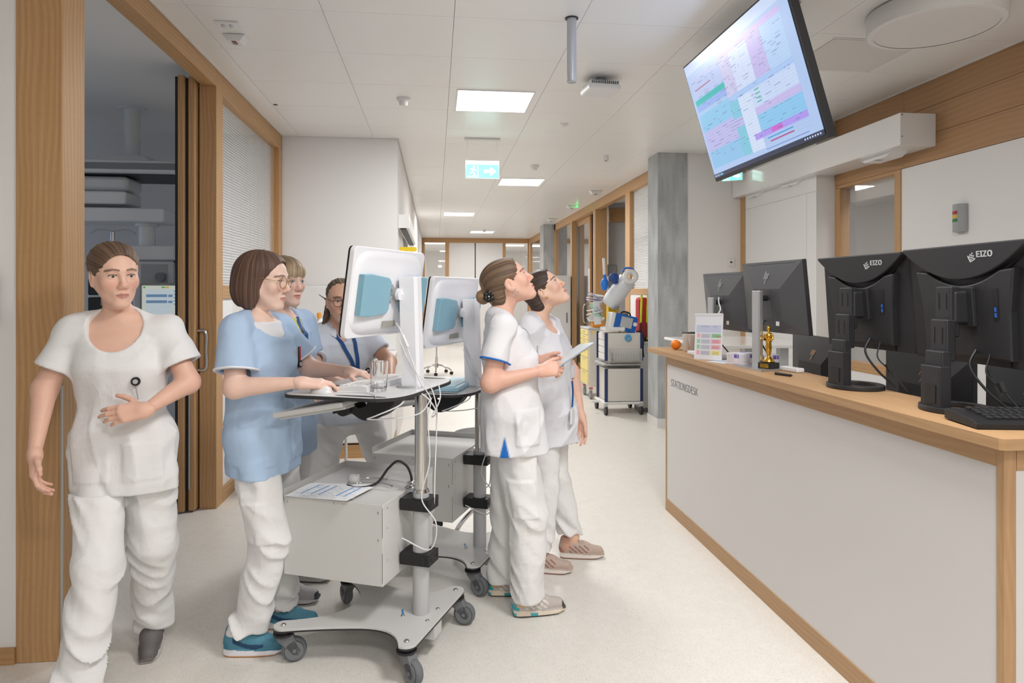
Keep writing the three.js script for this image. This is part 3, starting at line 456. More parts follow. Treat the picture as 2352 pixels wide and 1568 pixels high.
// round ceiling lamp, switched off, and perforated ceiling field
{
  const t = thing('round_ceiling_lamp', 'large round white ceiling lamp above the desk, switched off', 'ceiling lamp', [2.72, C, -3.46]);
  obj('ring', [lathe([[0.30, -0.11], [0.325, -0.11], [0.335, -0.105], [0.34, -0.01], [0.30, -0.01]], [0, 0, 0], [0, 0, 0], 64)], M.white, t); obj('diffuser', [cy(0.31, 0.31, 0.006, [0, -0.104, 0], [0, 0, 0], 64)], mat(0xe6e1de, 0.5), t); obj('canopy', [cy(0.2, 0.2, 0.012, [0, -0.0065, 0], [0, 0, 0], 32)], M.white, t);
}
M.perf = mat(0xdcd8d3, 0.6);
{ const t = thing('ceiling_vent', 'square grey perforated ceiling vent beside the round lamp', 'vent', [2.72, C, -4.2]); obj('grille', [bx(0.6, 0.006, 0.56, [0, -0.0035, 0])], M.perf, t); obj('frame', [bx(0.62, 0.004, 0.012, [0, -0.0025, 0.287]), bx(0.62, 0.004, 0.012, [0, -0.0025, -0.287])], M.white, t); }
// ---------------------------------------------------------------- big ceiling screen
{
  const bl = [1.744, 2.19], tp = [1.53, 2.898], W = 1.23, Hh = Math.hypot(tp[0] - bl[0], tp[1] - bl[1]), til = Math.atan2(bl[0] - tp[0], tp[1] - bl[1]);
  const t = thing('ceiling_display', 'large display hanging tilted from the ceiling, showing a coloured schedule', 'display', [(bl[0] + tp[0]) / 2, (bl[1] + tp[1]) / 2, -3.49], -PI / 2);
  const pan = new THREE.Group(); pan.name = 'panel'; pan.rotation.x = til; t.add(pan);
  obj('housing', [rb(W, Hh, 0.045, 0.004, [0, 0, -0.024])], M.black, pan);
  const scr = canvasTex(1230, 740, (x, w, h) => {
    x.fillStyle = '#dfe8f8'; x.fillRect(0, 0, w, h); x.fillStyle = '#c3d6f2'; x.fillRect(0, 60, w, h);
    const R = (c, a, b, cc, d) => { x.fillStyle = c; x.fillRect(a, b, cc, d); };
    R('#dfe6f6', 0, 0, w, 60);
    R('#cfd6f2', 30, 90, 420, 130); R('#34c6b8', 30, 232, 420, 34); R('#a9bdf0', 30, 266, 420, 42); R('#e3d6ee', 450, 90, 130, 240);
    R('#e8ecfa', 580, 90, 210, 240); R('#d9c4ec', 790, 110, 150, 220); R('#c9e0f8', 940, 110, 210, 220); R('#e2c9f0', 450, 76, 700, 34); R('#bcd6f6', 450, 330, 700, 34);
    R('#9ed6ef', 30, 330, 420, 110); R('#d3c8ee', 30, 440, 420, 130); R('#9ed2ee', 30, 570, 430, 110); R('#8fd6e2', 450, 364, 100, 100); R('#d3c8ee', 450, 464, 100, 50); R('#8fd6e2', 450, 514, 100, 170);
    R('#eaf0fb', 550, 364, 150, 320); R('#dfe8fa', 700, 364, 450, 100); R('#dcc8ee', 700, 464, 450, 40); R('#9ad6f2', 700, 504, 450, 90); R('#c3a2f2', 620, 594, 530, 34); R('#e86ad0', 800, 598, 110, 26);
    x.fillStyle = 'rgba(90,105,150,0.36)'; x.font = '15px sans-serif'; const rr = rng(5);
    for (let i = 0; i < 190; i++) { const a = 40 + rr() * 1060, b = 95 + rr() * 530; x.fillRect(a, Math.round(b / 17) * 17, 14 + rr() * 50, 3 + rr() * 3); }
    x.strokeStyle = 'rgba(110,125,165,0.32)'; x.lineWidth = 1; for (let i = 0; i < 34; i++) { x.beginPath(); x.moveTo(30, 92 + i * 17.5); x.lineTo(1150, 92 + i * 17.5); x.stroke(); } for (const cx of [130, 240, 340, 450, 550, 620, 700, 790, 860, 940, 1040, 1150]) { x.beginPath(); x.moveTo(cx, 90); x.lineTo(cx, 684); x.stroke(); }
    x.fillStyle = '#2fc08a'; for (let i = 0; i < 4; i++) x.fillRect(740, 372 + i * 22, 50, 6); x.fillStyle = '#c04a86'; x.fillRect(760, 660, 240, 7); x.fillStyle = '#4aa8e0'; x.fillRect(740, 640, 260, 7); x.fillStyle = '#c06a8a'; x.fillRect(70, 170, 230, 7);
    x.fillStyle = '#6a7fc0'; for (let i = 0; i < 60; i++) x.fillRect(700 + i * 7, 694, 5, 5);
    R('#26304e', 0, h - 26, w, 26); for (let i = 0; i < 6; i++) { x.fillStyle = ['#dfe6f6', '#bcd', '#dfe6f6', '#4ac0ea', '#e8eefc', '#37b0d0'][i]; x.fillRect(8 + i * 22, h - 20, 13, 13); } x.fillStyle = '#dfe6f6'; for (let i = 0; i < 7; i++) x.fillRect(w - 170 + i * 22, h - 18, 12, 9);
  });
  M.screenBig = new THREE.MeshStandardMaterial({ color: 0x101014, roughness: 0.25, emissive: 0xe6f0ff, emissiveMap: scr, emissiveIntensity: 0.9 });
  obj('screen', [quad(W - 0.022, Hh - 0.03, [0, 0.004, 0.0005])], M.screenBig, pan);
  const L = new THREE.RectAreaLight(0xc8dcff, 1.2, W - 0.03, Hh - 0.04); L.position.set(0, 0, 0.012); L.rotation.y = PI; L.name = 'screen_glow'; pan.add(L);
  obj('ceiling_mount', [bx(0.12, 0.5, 0.06, [-0.1, 0.25 + 0.005, -0.2]), rb(0.3, 0.2, 0.14, 0.01, [-0.1, 0.02, -0.1]), rb(0.3, 0.01, 0.2, 0.003, [-0.1, 0.5, -0.2])], M.mgrey, t);
}

{ const tg = text('OPERATION', 0.06, 0.001, fontR); tg.translate(1.22, 1.36, -19.6295); const l = new THREE.Mesh(tg, mat(0x8a8a8a, 0.6)); l.name = 'lettering'; l.userData.label = 'grey letters OPERATION'; scene.getObjectByName('wall_end').add(l); }
// ---------------------------------------------------------------- computer trolleys. local: +x column side, -x user side, +z near side
M.cartGrey = mat(0xcfcecc, 0.42); M.boxGrey = mat(0xd2d1ce, 0.42); M.caster = mat(0x74777a, 0.5); M.tyre = mat(0x6d7073, 0.7); M.tbl = mat(0xdcdcdc, 0.4); M.edge = mat(0x2c2c2e, 0.6); M.monWhite = mat(0xf0f0f4, 0.3); M.teal = mat(0x88b6c8, 0.4); M.cableW = mat(0xe4e4e4, 0.5); M.cartTray = mat(0xd0d0ce, 0.4); M.satin = mat(0xcfccc8, 0.22, { metalness: 1 });
function caster(parent, x, z, a, yTop = 0.136) {
  const c = new THREE.Group(); c.name = 'caster'; c.position.set(x, 0, z); c.rotation.y = a; parent.add(c);
  obj('swivel_ring', [cy(0.036, 0.03, 0.012, [0, yTop - 0.006, 0]), cy(0.04, 0.04, 0.008, [0, yTop - 0.017, 0])], M.edge, c);
  obj('fork', [ext(shp([[-0.024, 0.118], [0.03, 0.118], [0.048, 0.085], [0.066, 0.05], [0.055, 0.032], [0.038, 0.036], [0.005, 0.075], [-0.02, 0.1]], false), 0.034, 0.004, [0, yTop - 0.138, -0.017])], M.caster, c);
  obj('tyre', [place(new THREE.TorusGeometry(0.041, 0.009, 10, 28), [0.042, 0.0505, 0], [0, 0, 0], [1, 1, 1.9])], M.tyre, c);
  obj('hub', [cy(0.037, 0.037, 0.042, [0.042, 0.0505, 0], [PI / 2, 0, 0], 24), cy(0.008, 0.008, 0.048, [0.042, 0.0505, 0], [PI / 2, 0, 0], 12)], M.caster, c);
}
function plateShape(k) {
  const s = new THREE.Shape(), r = 0.042; // four arms, concave sides, straight column side
  s.moveTo(0.085, 0.23); s.absarc(0.045, 0.235, r, 0, PI * 0.62);
  s.bezierCurveTo(-0.02, 0.17, -0.1, 0.15, -0.22, 0.19); s.quadraticCurveTo(-0.36, 0.235, -0.47, 0.29);
  s.absarc(-0.49, 0.257, 0.038, PI * 0.4, PI * 1.35); s.bezierCurveTo(-0.36, 0.16, -0.31, 0.08, -0.31, 0); s.bezierCurveTo(-0.31, -0.08, -0.36, -0.16, -0.515, -0.24);
  s.absarc(-0.49, -0.257, 0.038, PI * 0.65, PI * 1.6); s.quadraticCurveTo(-0.36, -0.235, -0.22, -0.19); s.bezierCurveTo(-0.1, -0.15, -0.02, -0.17, 0.02, -0.265);
  s.absarc(0.055, -0.245, r, -PI * 0.62, 0); s.lineTo(0.087, 0.23); return s;
}
function tableShape(inset) {
  const s = new THREE.Shape(), x0 = -0.455 + inset, x1 = 0.04 - inset, z1 = 0.332 - inset, z0 = -z1, r = 0.05, R = 0.13;
  s.moveTo(x0 + r, z0); s.lineTo(x1 - R, z0); s.bezierCurveTo(x1 - 0.03, z0, x1 + 0.002, z0 + 0.06, x1 + 0.006, z0 + R + 0.03); s.lineTo(x1 + 0.006, z1 - R - 0.03); s.bezierCurveTo(x1 + 0.002, z1 - 0.06, x1 - 0.03, z1, x1 - R, z1);
  s.lineTo(x0 + r, z1); s.absarc(x0 + r, z1 - r, r, PI / 2, PI); s.lineTo(x0, z0 + r); s.absarc(x0 + r, z0 + r, r, PI, PI * 1.5); return s;
}
function trolley(label, p, turn, TH, casterA) {
  const t = thing('computer_trolley', label, 'trolley', p, turn, 'computer trolleys');
  const flat = (shape, y, th) => ext(shape, th, 0.001, [0, y + th, 0], [PI / 2, 0, 0], 10);
  const PL = obj('base_plate', [flat(plateShape(), 0.143, 0.008)], M.cartGrey, t); obj('plate_core', [place(flat(plateShape(), 0.137, 0.0055), [0, 0, 0], [0, 0, 0], [1.003, 1, 1.003])], M.edge, PL);
  const pv = [[-0.49, 0.259], [0.045, 0.235], [0.06, -0.245], [-0.49, -0.259]];
  pv.forEach(([x, z], i) => { caster(t, x, z, casterA[i]); obj('bolt', [sp(0.012, [x, 0.153, z], [1, 0.6, 1], [0, 0, 0], 12)], M.steel, t); });
  for (const [x, z] of [[0.055, 0.06], [0.055, -0.05], [-0.06, 0.05]]) obj('bolt', [sp(0.009, [x, 0.153, z], [1, 0.6, 1], [0, 0, 0], 12)], M.steel, t);
  obj('blue_tag', [bx(0.008, 0.001, 0.05, [-0.075, 0.1535, 0.02], [0, 0.5, 0])], mat(0x3d8ed0, 0.5), t); obj('weight', [bx(0.05, 0.06, 0.08, [0.06, 0.107, 0.02])], M.cartGrey, t);
  obj('column', [cy(0.0345, 0.0345, 0.51, [0, 0.407, 0], [0, 0, 0], 32)], mat(0xbcbdbe, 0.4), t); obj('collar', [cy(0.031, 0.036, 0.012, [0, 0.668, 0], [0, 0, 0], 32)], M.chrome, t);
  obj('lift_tube', [cy(0.0265, 0.0265, TH - 0.69, [0, (TH + 0.66) / 2 - 0.006, 0], [0, 0, 0], 32)], M.satin, t);
  for (const y of [0.39, 0.616]) { const c = obj('clamp', [rb(0.135, 0.05, 0.1, 0.004, [-0.008, y, 0.0])], M.black, t); obj('clamp_screw', [cy(0.006, 0.006, 0.004, [0.0605, y, 0.03], [0, 0, PI / 2], 10), cy(0.006, 0.006, 0.004, [0.0605, y, -0.03], [0, 0, PI / 2], 10), bx(0.004, 0.03, 0.002, [0.03, y, 0.0505])], M.dark, c); }
  // equipment box with raised tray rim
  const bxm = obj('equipment_box', [rb(0.457, 0.327, 0.5, 0.003, [-0.3095, 0.4885, -0.062], [0, 0, 0], 1)], M.boxGrey, t);
  obj('tray_rim', [bx(0.003, 0.03, 0.5, [-0.5365, 0.666, -0.062]), bx(0.457, 0.03, 0.003, [-0.3095, 0.666, -0.3105])], M.boxGrey, bxm);
  for (const [x, y] of [[-0.52, 0.63], [-0.52, 0.5], [-0.1, 0.62], [-0.1, 0.51], [-0.3, 0.64]]) obj('screw', [sp(0.0055, [x, y, 0.188], [1, 1, 0.5], [0, 0, 0], 10)], M.steel, bxm);
  for (const [z, y] of [[0.15, 0.63], [-0.02, 0.63], [0.15, 0.42], [-0.2, 0.63], [0.15, 0.55]]) obj('screw', [sp(0.004, [-0.0805, y, z], [0.5, 1, 1], [0, 0, 0], 8)], M.steel, bxm);
  obj('panel_seam', [bx(0.0012, 0.12, 0.001, [-0.0822, 0.58, 0.1884]), bx(0.0012, 0.12, 0.001, [-0.0822, 0.4, 0.1884])], M.dark, bxm);
  // table top: black core, grey laminate, cable slots
  const top = obj('table_top', [flat(tableShape(0), TH - 0.014, 0.011)], M.edge, t); obj('laminate', [flat(tableShape(0.004), TH - 0.0025, 0.0015)], M.tbl, top);
  const slot = new THREE.Shape(); slot.absellipse(0, 0, 0.11, 0.014, 0, 2 * PI);
  for (const s of [-1, 1]) obj('cable_slot', [ext(slot, 0.001, 0, [-0.12, TH + 0.0008, s * 0.297], [PI / 2, 0, 0])], M.edge, top);
  // tilted pull-out tray on a black swing arm
  obj('keyboard_tray', [place(rb(0.32, 0.022, 0.56, 0.008), [-0.345, TH - 0.062, 0.04], [0, 0, 0.19]), place(rb(0.3, 0.012, 0.5, 0.004), [-0.34, TH - 0.078, 0.04], [0, 0, 0.19])], M.cartTray, t);
  obj('swing_arm', [ext(shp([[-0.27, -0.085], [-0.2, -0.075], [-0.13, -0.105], [-0.05, -0.08], [0.0, -0.02], [-0.1, -0.02], [-0.12, -0.05], [-0.16, -0.06], [-0.19, -0.03], [-0.25, -0.035]].map(([x, y]) => [x, y]), true).clone(), 0.07, 0.004, [-0.02, TH - 0.002, 0.14]), cy(0.034, 0.034, 0.1, [-0.24, TH - 0.062, 0.175], [PI / 2, 0, 0], 20)], M.black, t);
  // monitor post and screen
  obj('monitor_post', [ext(shp([[-0.034, -0.036], [0.03, -0.036], [0.038, -0.02], [0.038, 0.02], [0.03, 0.036], [-0.034, 0.036]]), 0.462, 0.002, [-0.048, TH + 0.462, 0.0], [PI / 2, 0.03, 0])], M.monWhite, t);
  obj('post_foot', [cy(0.055, 0.06, 0.008, [-0.05, TH + 0.004, 0])], M.mgrey, t);
  const pan = new THREE.Group(); pan.name = 'monitor'; pan.position.set(-0.125, TH + 0.398, 0.042); pan.rotation.order = 'YXZ'; pan.rotation.y = PI / 2 - 0.05; pan.rotation.x = 0.14; t.add(pan); // +z local = back of the screen
  const W = 0.58, H = 0.355;
  obj('glass_front', [ext(rrect(W, H, 0.02), 0.008, 0.001, [0, 0, -0.034])], M.black, pan); obj('screen', [bx(W - 0.05, H - 0.05, 0.001, [0, 0, -0.0358])], screenDark, pan);
  obj('back_shell', [ext(rrect(W, H, 0.022), 0.016, 0.003, [0, 0, -0.024]), (() => { // slab with a softly domed, dished back
    const nx = 30, ny = 22, pos = [], idx = [], w2 = W - 0.012, h2 = H - 0.012; for (let j = 0; j <= ny; j++) for (let i = 0; i <= nx; i++) { const u = -1 + 2 * i / nx, v = -1 + 2 * j / ny, e = Math.pow(Math.abs(u), 5) + Math.pow(Math.abs(v), 5), edge = Math.max(0, 1 - e), dip = v > 0.5 ? -0.012 * Math.sin(Math.min(1, (v - 0.5) / 0.35) * PI / 2) * (1 - Math.abs(u) ** 3) : 0, k = e > 1 ? Math.pow(1 / e, 0.2) : 1; pos.push(u * k * w2 / 2, v * k * h2 / 2, -0.007 + 0.026 * Math.pow(edge, 0.45) + dip * edge); }
    for (let j = 0; j < ny; j++) for (let i = 0; i < nx; i++) { const a = j * (nx + 1) + i; idx.push(a, a + 1, a + nx + 2, a, a + nx + 2, a + nx + 1); }
    const g = new THREE.BufferGeometry(); g.setAttribute('position', new THREE.Float32BufferAttribute(pos, 3)); g.setIndex(idx); g.computeVertexNormals(); g.setAttribute('uv', new THREE.Float32BufferAttribute(new Float32Array(pos.length / 3 * 2), 2)); return g; })()], M.monWhite, pan);
  for (const s of [-1, 1]) obj('side_cover', [ext(shp([[0.058, -0.058], [0.075, -0.074], [0.2, -0.082], [0.262, -0.078], [0.262, 0.075], [0.2, 0.078], [0.075, 0.066], [0.058, 0.052]].map(([x, y]) => [s * x, y])), 0.02, 0.004, [0, -0.005, 0.013])], M.teal, pan);
  obj('mount_plate', [rb(0.1, 0.02, 0.008, 0.003, [0, 0, 0.024], [0, 0, 0.75]), rb(0.1, 0.02, 0.008, 0.003, [0, 0, 0.024], [0, 0, -0.75]), cy(0.026, 0.026, 0.02, [0, 0, 0.03], [PI / 2, 0, 0])], M.mgrey, pan);
  obj('mount_arm', [cy(0.024, 0.024, 0.026, [0, 0, 0.042], [PI / 2, 0, 0], 28)], M.monWhite, pan);
  obj('mount_link', [rod([-0.085, TH + 0.395, 0.035], [-0.05, TH + 0.395, 0.0], 0.018)], M.monWhite, t);
  obj('speaker_holes', [0, 1, 2, 3, 4].map(i => cy(0.0018, 0.0018, 0.002, [-0.02 + i * 0.01, 0.115, 0.0065], [PI / 2, 0, 0], 6)), M.lgrey, pan).userData.kind = 'stuff';
  obj('port_cover', [ext(shp([[-0.055, -0.012], [0.055, -0.012], [0.045, 0.012], [-0.055, 0.012]]), 0.004, 0, [-0.01, -0.128, 0.018])], mat(0xa9a69e, 0.5), pan);
  for (const [x, y] of [[-0.27, 0.155], [-0.27, -0.155], [0.27, -0.155]]) obj('screw_cap', [cy(0.004, 0.004, 0.003, [x, y, -0.018], [PI / 2, 0, 0], 10)], M.lgrey, pan);
  // white cables
  obj('cable', [tube([[-0.09, TH + 0.27, 0.05], [-0.06, TH + 0.25, 0.08], [-0.01, TH + 0.14, 0.085], [0.03, TH + 0.03, 0.07], [0.06, TH - 0.04, 0.04], [0.045, TH - 0.12, 0.03], [0.06, TH - 0.3, 0.05], [0.03, TH - 0.45, 0.06], [0.09, TH - 0.55, 0.05], [0.06, TH - 0.66, 0.045], [-0.06, TH - 0.62, 0.06]], 0.0028, 120)], M.cableW, t);
  obj('cable', [tube([[-0.07, TH + 0.2, 0.06], [0.0, TH + 0.08, 0.075], [0.05, TH + 0.01, 0.02], [0.07, TH - 0.08, 0.0], [0.05, TH - 0.15, -0.05], [0.055, TH - 0.35, -0.02], [0.05, TH - 0.52, -0.01], [0.0, TH - 0.56, -0.06]], 0.0028, 100)], M.cableW, t);
  obj('cable', [tube([[0.02, TH + 0.004, 0.1], [0.07, TH - 0.03, 0.09], [0.09, TH - 0.09, 0.05], [0.05, TH - 0.12, 0.0], [0.07, TH - 0.05, -0.04], [0.05, TH + 0.01, -0.07]], 0.0028, 80)], M.cableW, t);
  obj('cable', [tube([[0.0, TH + 0.004, 0.15], [0.03, TH - 0.03, 0.25], [-0.05, TH - 0.07, 0.3], [-0.1, TH - 0.09, 0.28], [0.04, TH - 0.09, 0.1], [0.06, TH - 0.04, 0.03]], 0.0028, 80)], M.cableW, t);
  obj('cable_plug', [rod([-0.045, TH + 0.225, 0.083], [-0.02, TH + 0.175, 0.087], 0.007)], M.cableW, t);
  return t;
}
const TA = -23 * PI / 180, CO = [-0.06, 0, -2.9], CO2 = [0.235, 0, -3.63];
const cart1 = trolley('front computer trolley with glass of water, papers and stethoscope', CO, TA, 1.10, [0.6, -0.5, 0.1, 2.4]);
const cart2 = trolley('rear computer trolley, lower table, behind the front one', CO2, TA, 1.0, [0.4, -0.3, 0.2, 2.2]);
// helper: a point of the trolley in the room
function onCart(o, x, y, z) { const c = Math.cos(TA), s = Math.sin(TA); return [o[0] + c * x + s * z, y, o[2] - s * x + c * z]; }
// --- things on the front trolley
{
  const k = thing('white_keyboard', 'white keyboard under the hands on the front trolley', 'keyboard', onCart(CO, -0.22, 1.1005, -0.02), TA - PI / 2);
  obj('case', [ext(shp([[-0.075, 0.002], [0.075, 0.002], [0.075, 0.02], [0.05, 0.024], [-0.075, 0.012]]), 0.44, 0.002, [-0.22, 0, 0], [0, PI / 2, 0])], M.plastic, k);
  const kg = rb(0.022, 0.006, 0.02, 0.002, [0, 0, 0], [0, 0, 0], 1); for (let r = 0; r < 5; r++) for (let c = 0; c < 15; c++) { const m = new THREE.Mesh(kg, M.white); m.name = 'key'; m.position.set(-0.182 + c * 0.026, 0.0185 + r * 0.0018, 0.055 - r * 0.025); m.rotation.x = 0.07; m.castShadow = m.receiveShadow = true; k.add(m); }
}
{
  const m = thing('computer_mouse', 'white mouse under the right hand on the front trolley', 'mouse', onCart(CO, -0.315, 1.1005, 0.262), TA + 1.35);
  obj('body', [place(new THREE.SphereGeometry(0.05, 24, 12, 0, PI * 2, 0, PI / 2), [0, 0, 0], [0, 0, 0], [0.62, 0.62, 1.05])], M.plastic, m); obj('wheel', [cy(0.006, 0.006, 0.005, [0, 0.027, -0.028], [0, 0, PI / 2], 12)], M.grey, m);
  solo('mouse_cable', 'thin white mouse cable across the trolley table', 'cable', [tube([onCart(CO, -0.25, 1.106, 0.25), onCart(CO, -0.18, 1.104, 0.22), onCart(CO, -0.1, 1.104, 0.25), onCart(CO, -0.06, 1.104, 0.29), onCart(CO, -0.04, 1.105, 0.33)], 0.002, 50)], M.cableW);
}
{
  const p = thing('mobile_phone', 'black mobile phone lying between the two hands', 'phone', onCart(CO, -0.33, 1.1005, 0.155), TA + 0.3);
  obj('case', [rb(0.15, 0.012, 0.074, 0.005, [0, 0.006, 0])], M.black, p); obj('screen', [bx(0.142, 0.001, 0.066, [0, 0.0125, 0])], screenDark, p);
}
{
  const g = thing('water_glass', 'clear drinking glass with vertical facets on the trolley', 'glass', onCart(CO, -0.115, 1.1005, 0.155));
  const P = []; const prof = (r, y) => P.push([r, y]);
  [[0, 0.0], [0.027, 0.0], [0.031, 0.004], [0.031, 0.012], [0.034, 0.045], [0.035, 0.06], [0.0375, 0.12], [0.0355, 0.121], [0.0335, 0.06], [0.030, 0.02], [0.026, 0.014], [0, 0.013]].forEach(a => prof(...a));
  const lg = new THREE.LatheGeometry(P.map(a => new THREE.Vector2(...a)), 60); const q = lg.attributes.position; for (let i = 0; i < q.count; i++) { const x = q.getX(i), y = q.getY(i), z = q.getZ(i), r = Math.hypot(x, z); if (y > 0.004 && y < 0.064 && r > 0.0308) { const a = Math.atan2(z, x), k = 1 - 0.05 * Math.pow(Math.abs(Math.sin(a * 5)), 0.5); q.setX(i, x * k); q.setZ(i, z * k); } } lg.computeVertexNormals();
  obj('vessel', [lg], phys(0xffffff, 0.01, { transmission: 1, thickness: 0.05, ior: 1.5 }), g);
}
// --- things on the equipment box
M.form = mat(0xffffff, 0.7, { map: canvasTex(512, 360, (x, w, h) => { x.fillStyle = '#f2f3f5'; x.fillRect(0, 0, w, h); x.fillStyle = '#2f8fd8'; for (const a of [70, 150, 215, 360, 420]) x.fillRect(a, 40, 12, 230); x.fillStyle = '#8d93a0'; const r = rng(8); for (let i = 0; i < 120; i++) x.fillRect(20 + r() * 440, Math.round(r() * 26) * 12 + 20, 10 + r() * 40, 3); }) });
{
  const sh = (name, label, x, z, a, y) => { const t = thing(name, label, 'paper', onCart(CO, x, y, z), TA + a, 'papers on the trolley box'); const g = new THREE.PlaneGeometry(0.3, 0.21, 10, 8); const q = g.attributes.position; for (let i = 0; i < q.count; i++) q.setZ(i, 0.004 * Math.sin(q.getX(i) * 9 + a * 3) + 0.02 * Math.max(0, q.getX(i) - 0.11) + 0.004); g.computeVertexNormals(); obj('sheet', [place(g, [0, 0, 0], [-PI / 2, 0, 0])], M.form, t); };
  sh('printed_form', 'top printed form with blue bars on the trolley box', -0.37, 0.105, -0.05, 0.6565); sh('printed_form', 'lower printed form peeping out under the top one', -0.385, 0.085, 0.12, 0.6525);
  solo('tape_roll', 'small white tape roll behind the forms', 'tape roll', [lathe([[0.012, 0], [0.024, 0], [0.024, 0.035], [0.012, 0.035], [0.012, 0]], onCart(CO, -0.35, 0.6525, -0.06))], M.white);
  const s = thing('stethoscope', 'black stethoscope with steel chest piece on the trolley box', 'stethoscope', onCart(CO, -0.22, 0.6525, -0.08), TA);
  obj('tubing', [tube([[-0.13, 0.006, 0.08], [-0.06, 0.007, 0.1], [0.0, 0.02, 0.06], [0.03, 0.075, 0.0], [0.06, 0.1, -0.03], [0.1, 0.075, -0.04], [0.13, 0.03, -0.02], [0.135, 0.018, 0.0]], 0.0055, 90)], M.black, s);
  obj('ear_tube', [tube([[-0.13, 0.006, 0.08], [-0.15, 0.008, 0.02], [-0.08, 0.01, -0.05], [0.0, 0.012, -0.04]], 0.003, 40)], M.chrome, s); obj('ear_tube', [tube([[-0.13, 0.006, 0.08], [-0.09, 0.008, 0.03], [0.02, 0.01, 0.02], [0.07, 0.012, 0.05]], 0.003, 40)], M.chrome, s);
  obj('chest_piece', [lathe([[0, 0], [0.022, 0], [0.024, 0.004], [0.015, 0.01], [0.009, 0.014], [0.016, 0.022], [0.018, 0.026], [0, 0.027]], [0.14, 0.001, 0.01])], M.chrome, s);
}
{
  const k = thing('blue_keyboard', 'pale blue covered keyboard on the rear trolley', 'keyboard', onCart(CO2, -0.12, 1.0005, 0.06), TA - PI / 2 + 0.1);
  obj('case', [rb(0.4, 0.024, 0.15, 0.008, [0, 0.0125, 0])], mat(0xa9d0e2, 0.4), k); obj('key_field', [rb(0.37, 0.006, 0.11, 0.002, [0, 0.026, 0.005])], mat(0xbfe0ee, 0.5), k);
}
// ---------------------------------------------------------------- stools
function stool(label, p, seatH, seatR, turn, c) {
  const t = thing('swivel_stool', label, 'stool', p, turn, 'swivel stools');
  obj('seat', [lathe([[0, seatH - 0.075], [seatR * 0.9, seatH - 0.075], [seatR, seatH - 0.06], [seatR, seatH - 0.02], [seatR * 0.93, seatH], [0, seatH]], [0, 0, 0])], c, t);
  obj('gas_lift', [cy(0.025, 0.025, 0.12, [0, 0.25, 0]), cy(0.014, 0.014, seatH - 0.15, [0, (seatH + 0.1) / 2, 0])], M.chrome, t); obj('hub', [cy(0.035, 0.04, 0.07, [0, 0.16, 0])], M.chrome, t);
  for (let i = 0; i < 5; i++) { const a = i * PI * 0.4, q = (r, y) => [Math.cos(a) * r, y, Math.sin(a) * r]; const l = obj('leg', [tube([q(0.02, 0.17), q(0.14, 0.15), q(0.24, 0.11), q(0.29, 0.075)], 0.014, 24)], M.chrome, t); obj('wheel', [cy(0.028, 0.028, 0.04, q(0.29, 0.029), [PI / 2, a, 0], 16)], M.black, l); }
}
stool('black round swivel stool behind the rear trolley column', [0.29, 0, -4.28], 0.62, 0.19, 0.3, M.black);
stool('distant chrome-legged stool far down the corridor', [0.02, 0, -12.6], 0.62, 0.2, 0.9, M.black);
{ const t = thing('drip_stand', 'thin steel drip stand pole with castor behind the nurses', 'stand', [-0.93, 0, -5.35]); obj('pole', [cy(0.012, 0.012, 0.8, [0, 0.5, 0])], M.steel, t); obj('castor', [cy(0.035, 0.035, 0.022, [0, 0.0355, 0.01], [0, 0.6, PI / 2], 20), bx(0.03, 0.05, 0.03, [0, 0.08, 0])], M.grey, t); obj('shelf', [rb(0.34, 0.02, 0.34, 0.006, [0.12, 0.9, -0.1])], M.white, t); obj('rear_pole', [cy(0.012, 0.012, 0.88, [0.22, 0.45, -0.22])], M.steel, t); }
// ---------------------------------------------------------------- signed distance modelling for people
const V3 = (x, y, z) => new THREE.Vector3(x, y, z), W = (x, y, d) => V3(x, y, -d), mix = (a, b, t) => a + (b - a) * t, clamp = (x, a, b) => Math.min(b, Math.max(a, x)), sstep = (a, b, x) => { const t = clamp((x - a) / (b - a), 0, 1); return t * t * (3 - 2 * t); };
const smin = (a, b, k) => { const h = Math.max(k - Math.abs(a - b), 0) / k; return Math.min(a, b) - h * h * k * 0.25; };
const smax = (a, b, k) => -smin(-a, -b, k);
function rc(a, b, ra, rbb) { const ax = a.x, ay = a.y, az = a.z, bx_ = b.x - ax, by = b.y - ay, bz = b.z - az, q = 1 / (bx_ * bx_ + by * by + bz * bz + 1e-12); return (x, y, z) => { const px = x - ax, py = y - ay, pz = z - az; let h = (px * bx_ + py * by + pz * bz) * q; h = h < 0 ? 0 : h > 1 ? 1 : h; const dx = px - bx_ * h, dy = py - by * h, dz = pz - bz * h; return Math.sqrt(dx * dx + dy * dy + dz * dz) - ra - (rbb - ra) * h; }; }
function el(cx, cy_, cz, rx, ry, rz) { return (x, y, z) => { const a = (x - cx) / rx, b = (y - cy_) / ry, c = (z - cz) / rz, k0 = Math.sqrt(a * a + b * b + c * c), e = a / rx, f = b / ry, g = c / rz, k1 = Math.sqrt(e * e + f * f + g * g); return k1 < 1e-9 ? -Math.min(rx, ry, rz) : k0 * (k0 - 1) / k1; }; }
function uni(list) { return (x, y, z) => { let d = list[0][0](x, y, z); for (let i = 1; i < list.length; i++) { const [f, k, op] = list[i]; const e = f(x, y, z); d = op === -1 ? smax(d, -e, k) : smin(d, e, k); } return d; }; }
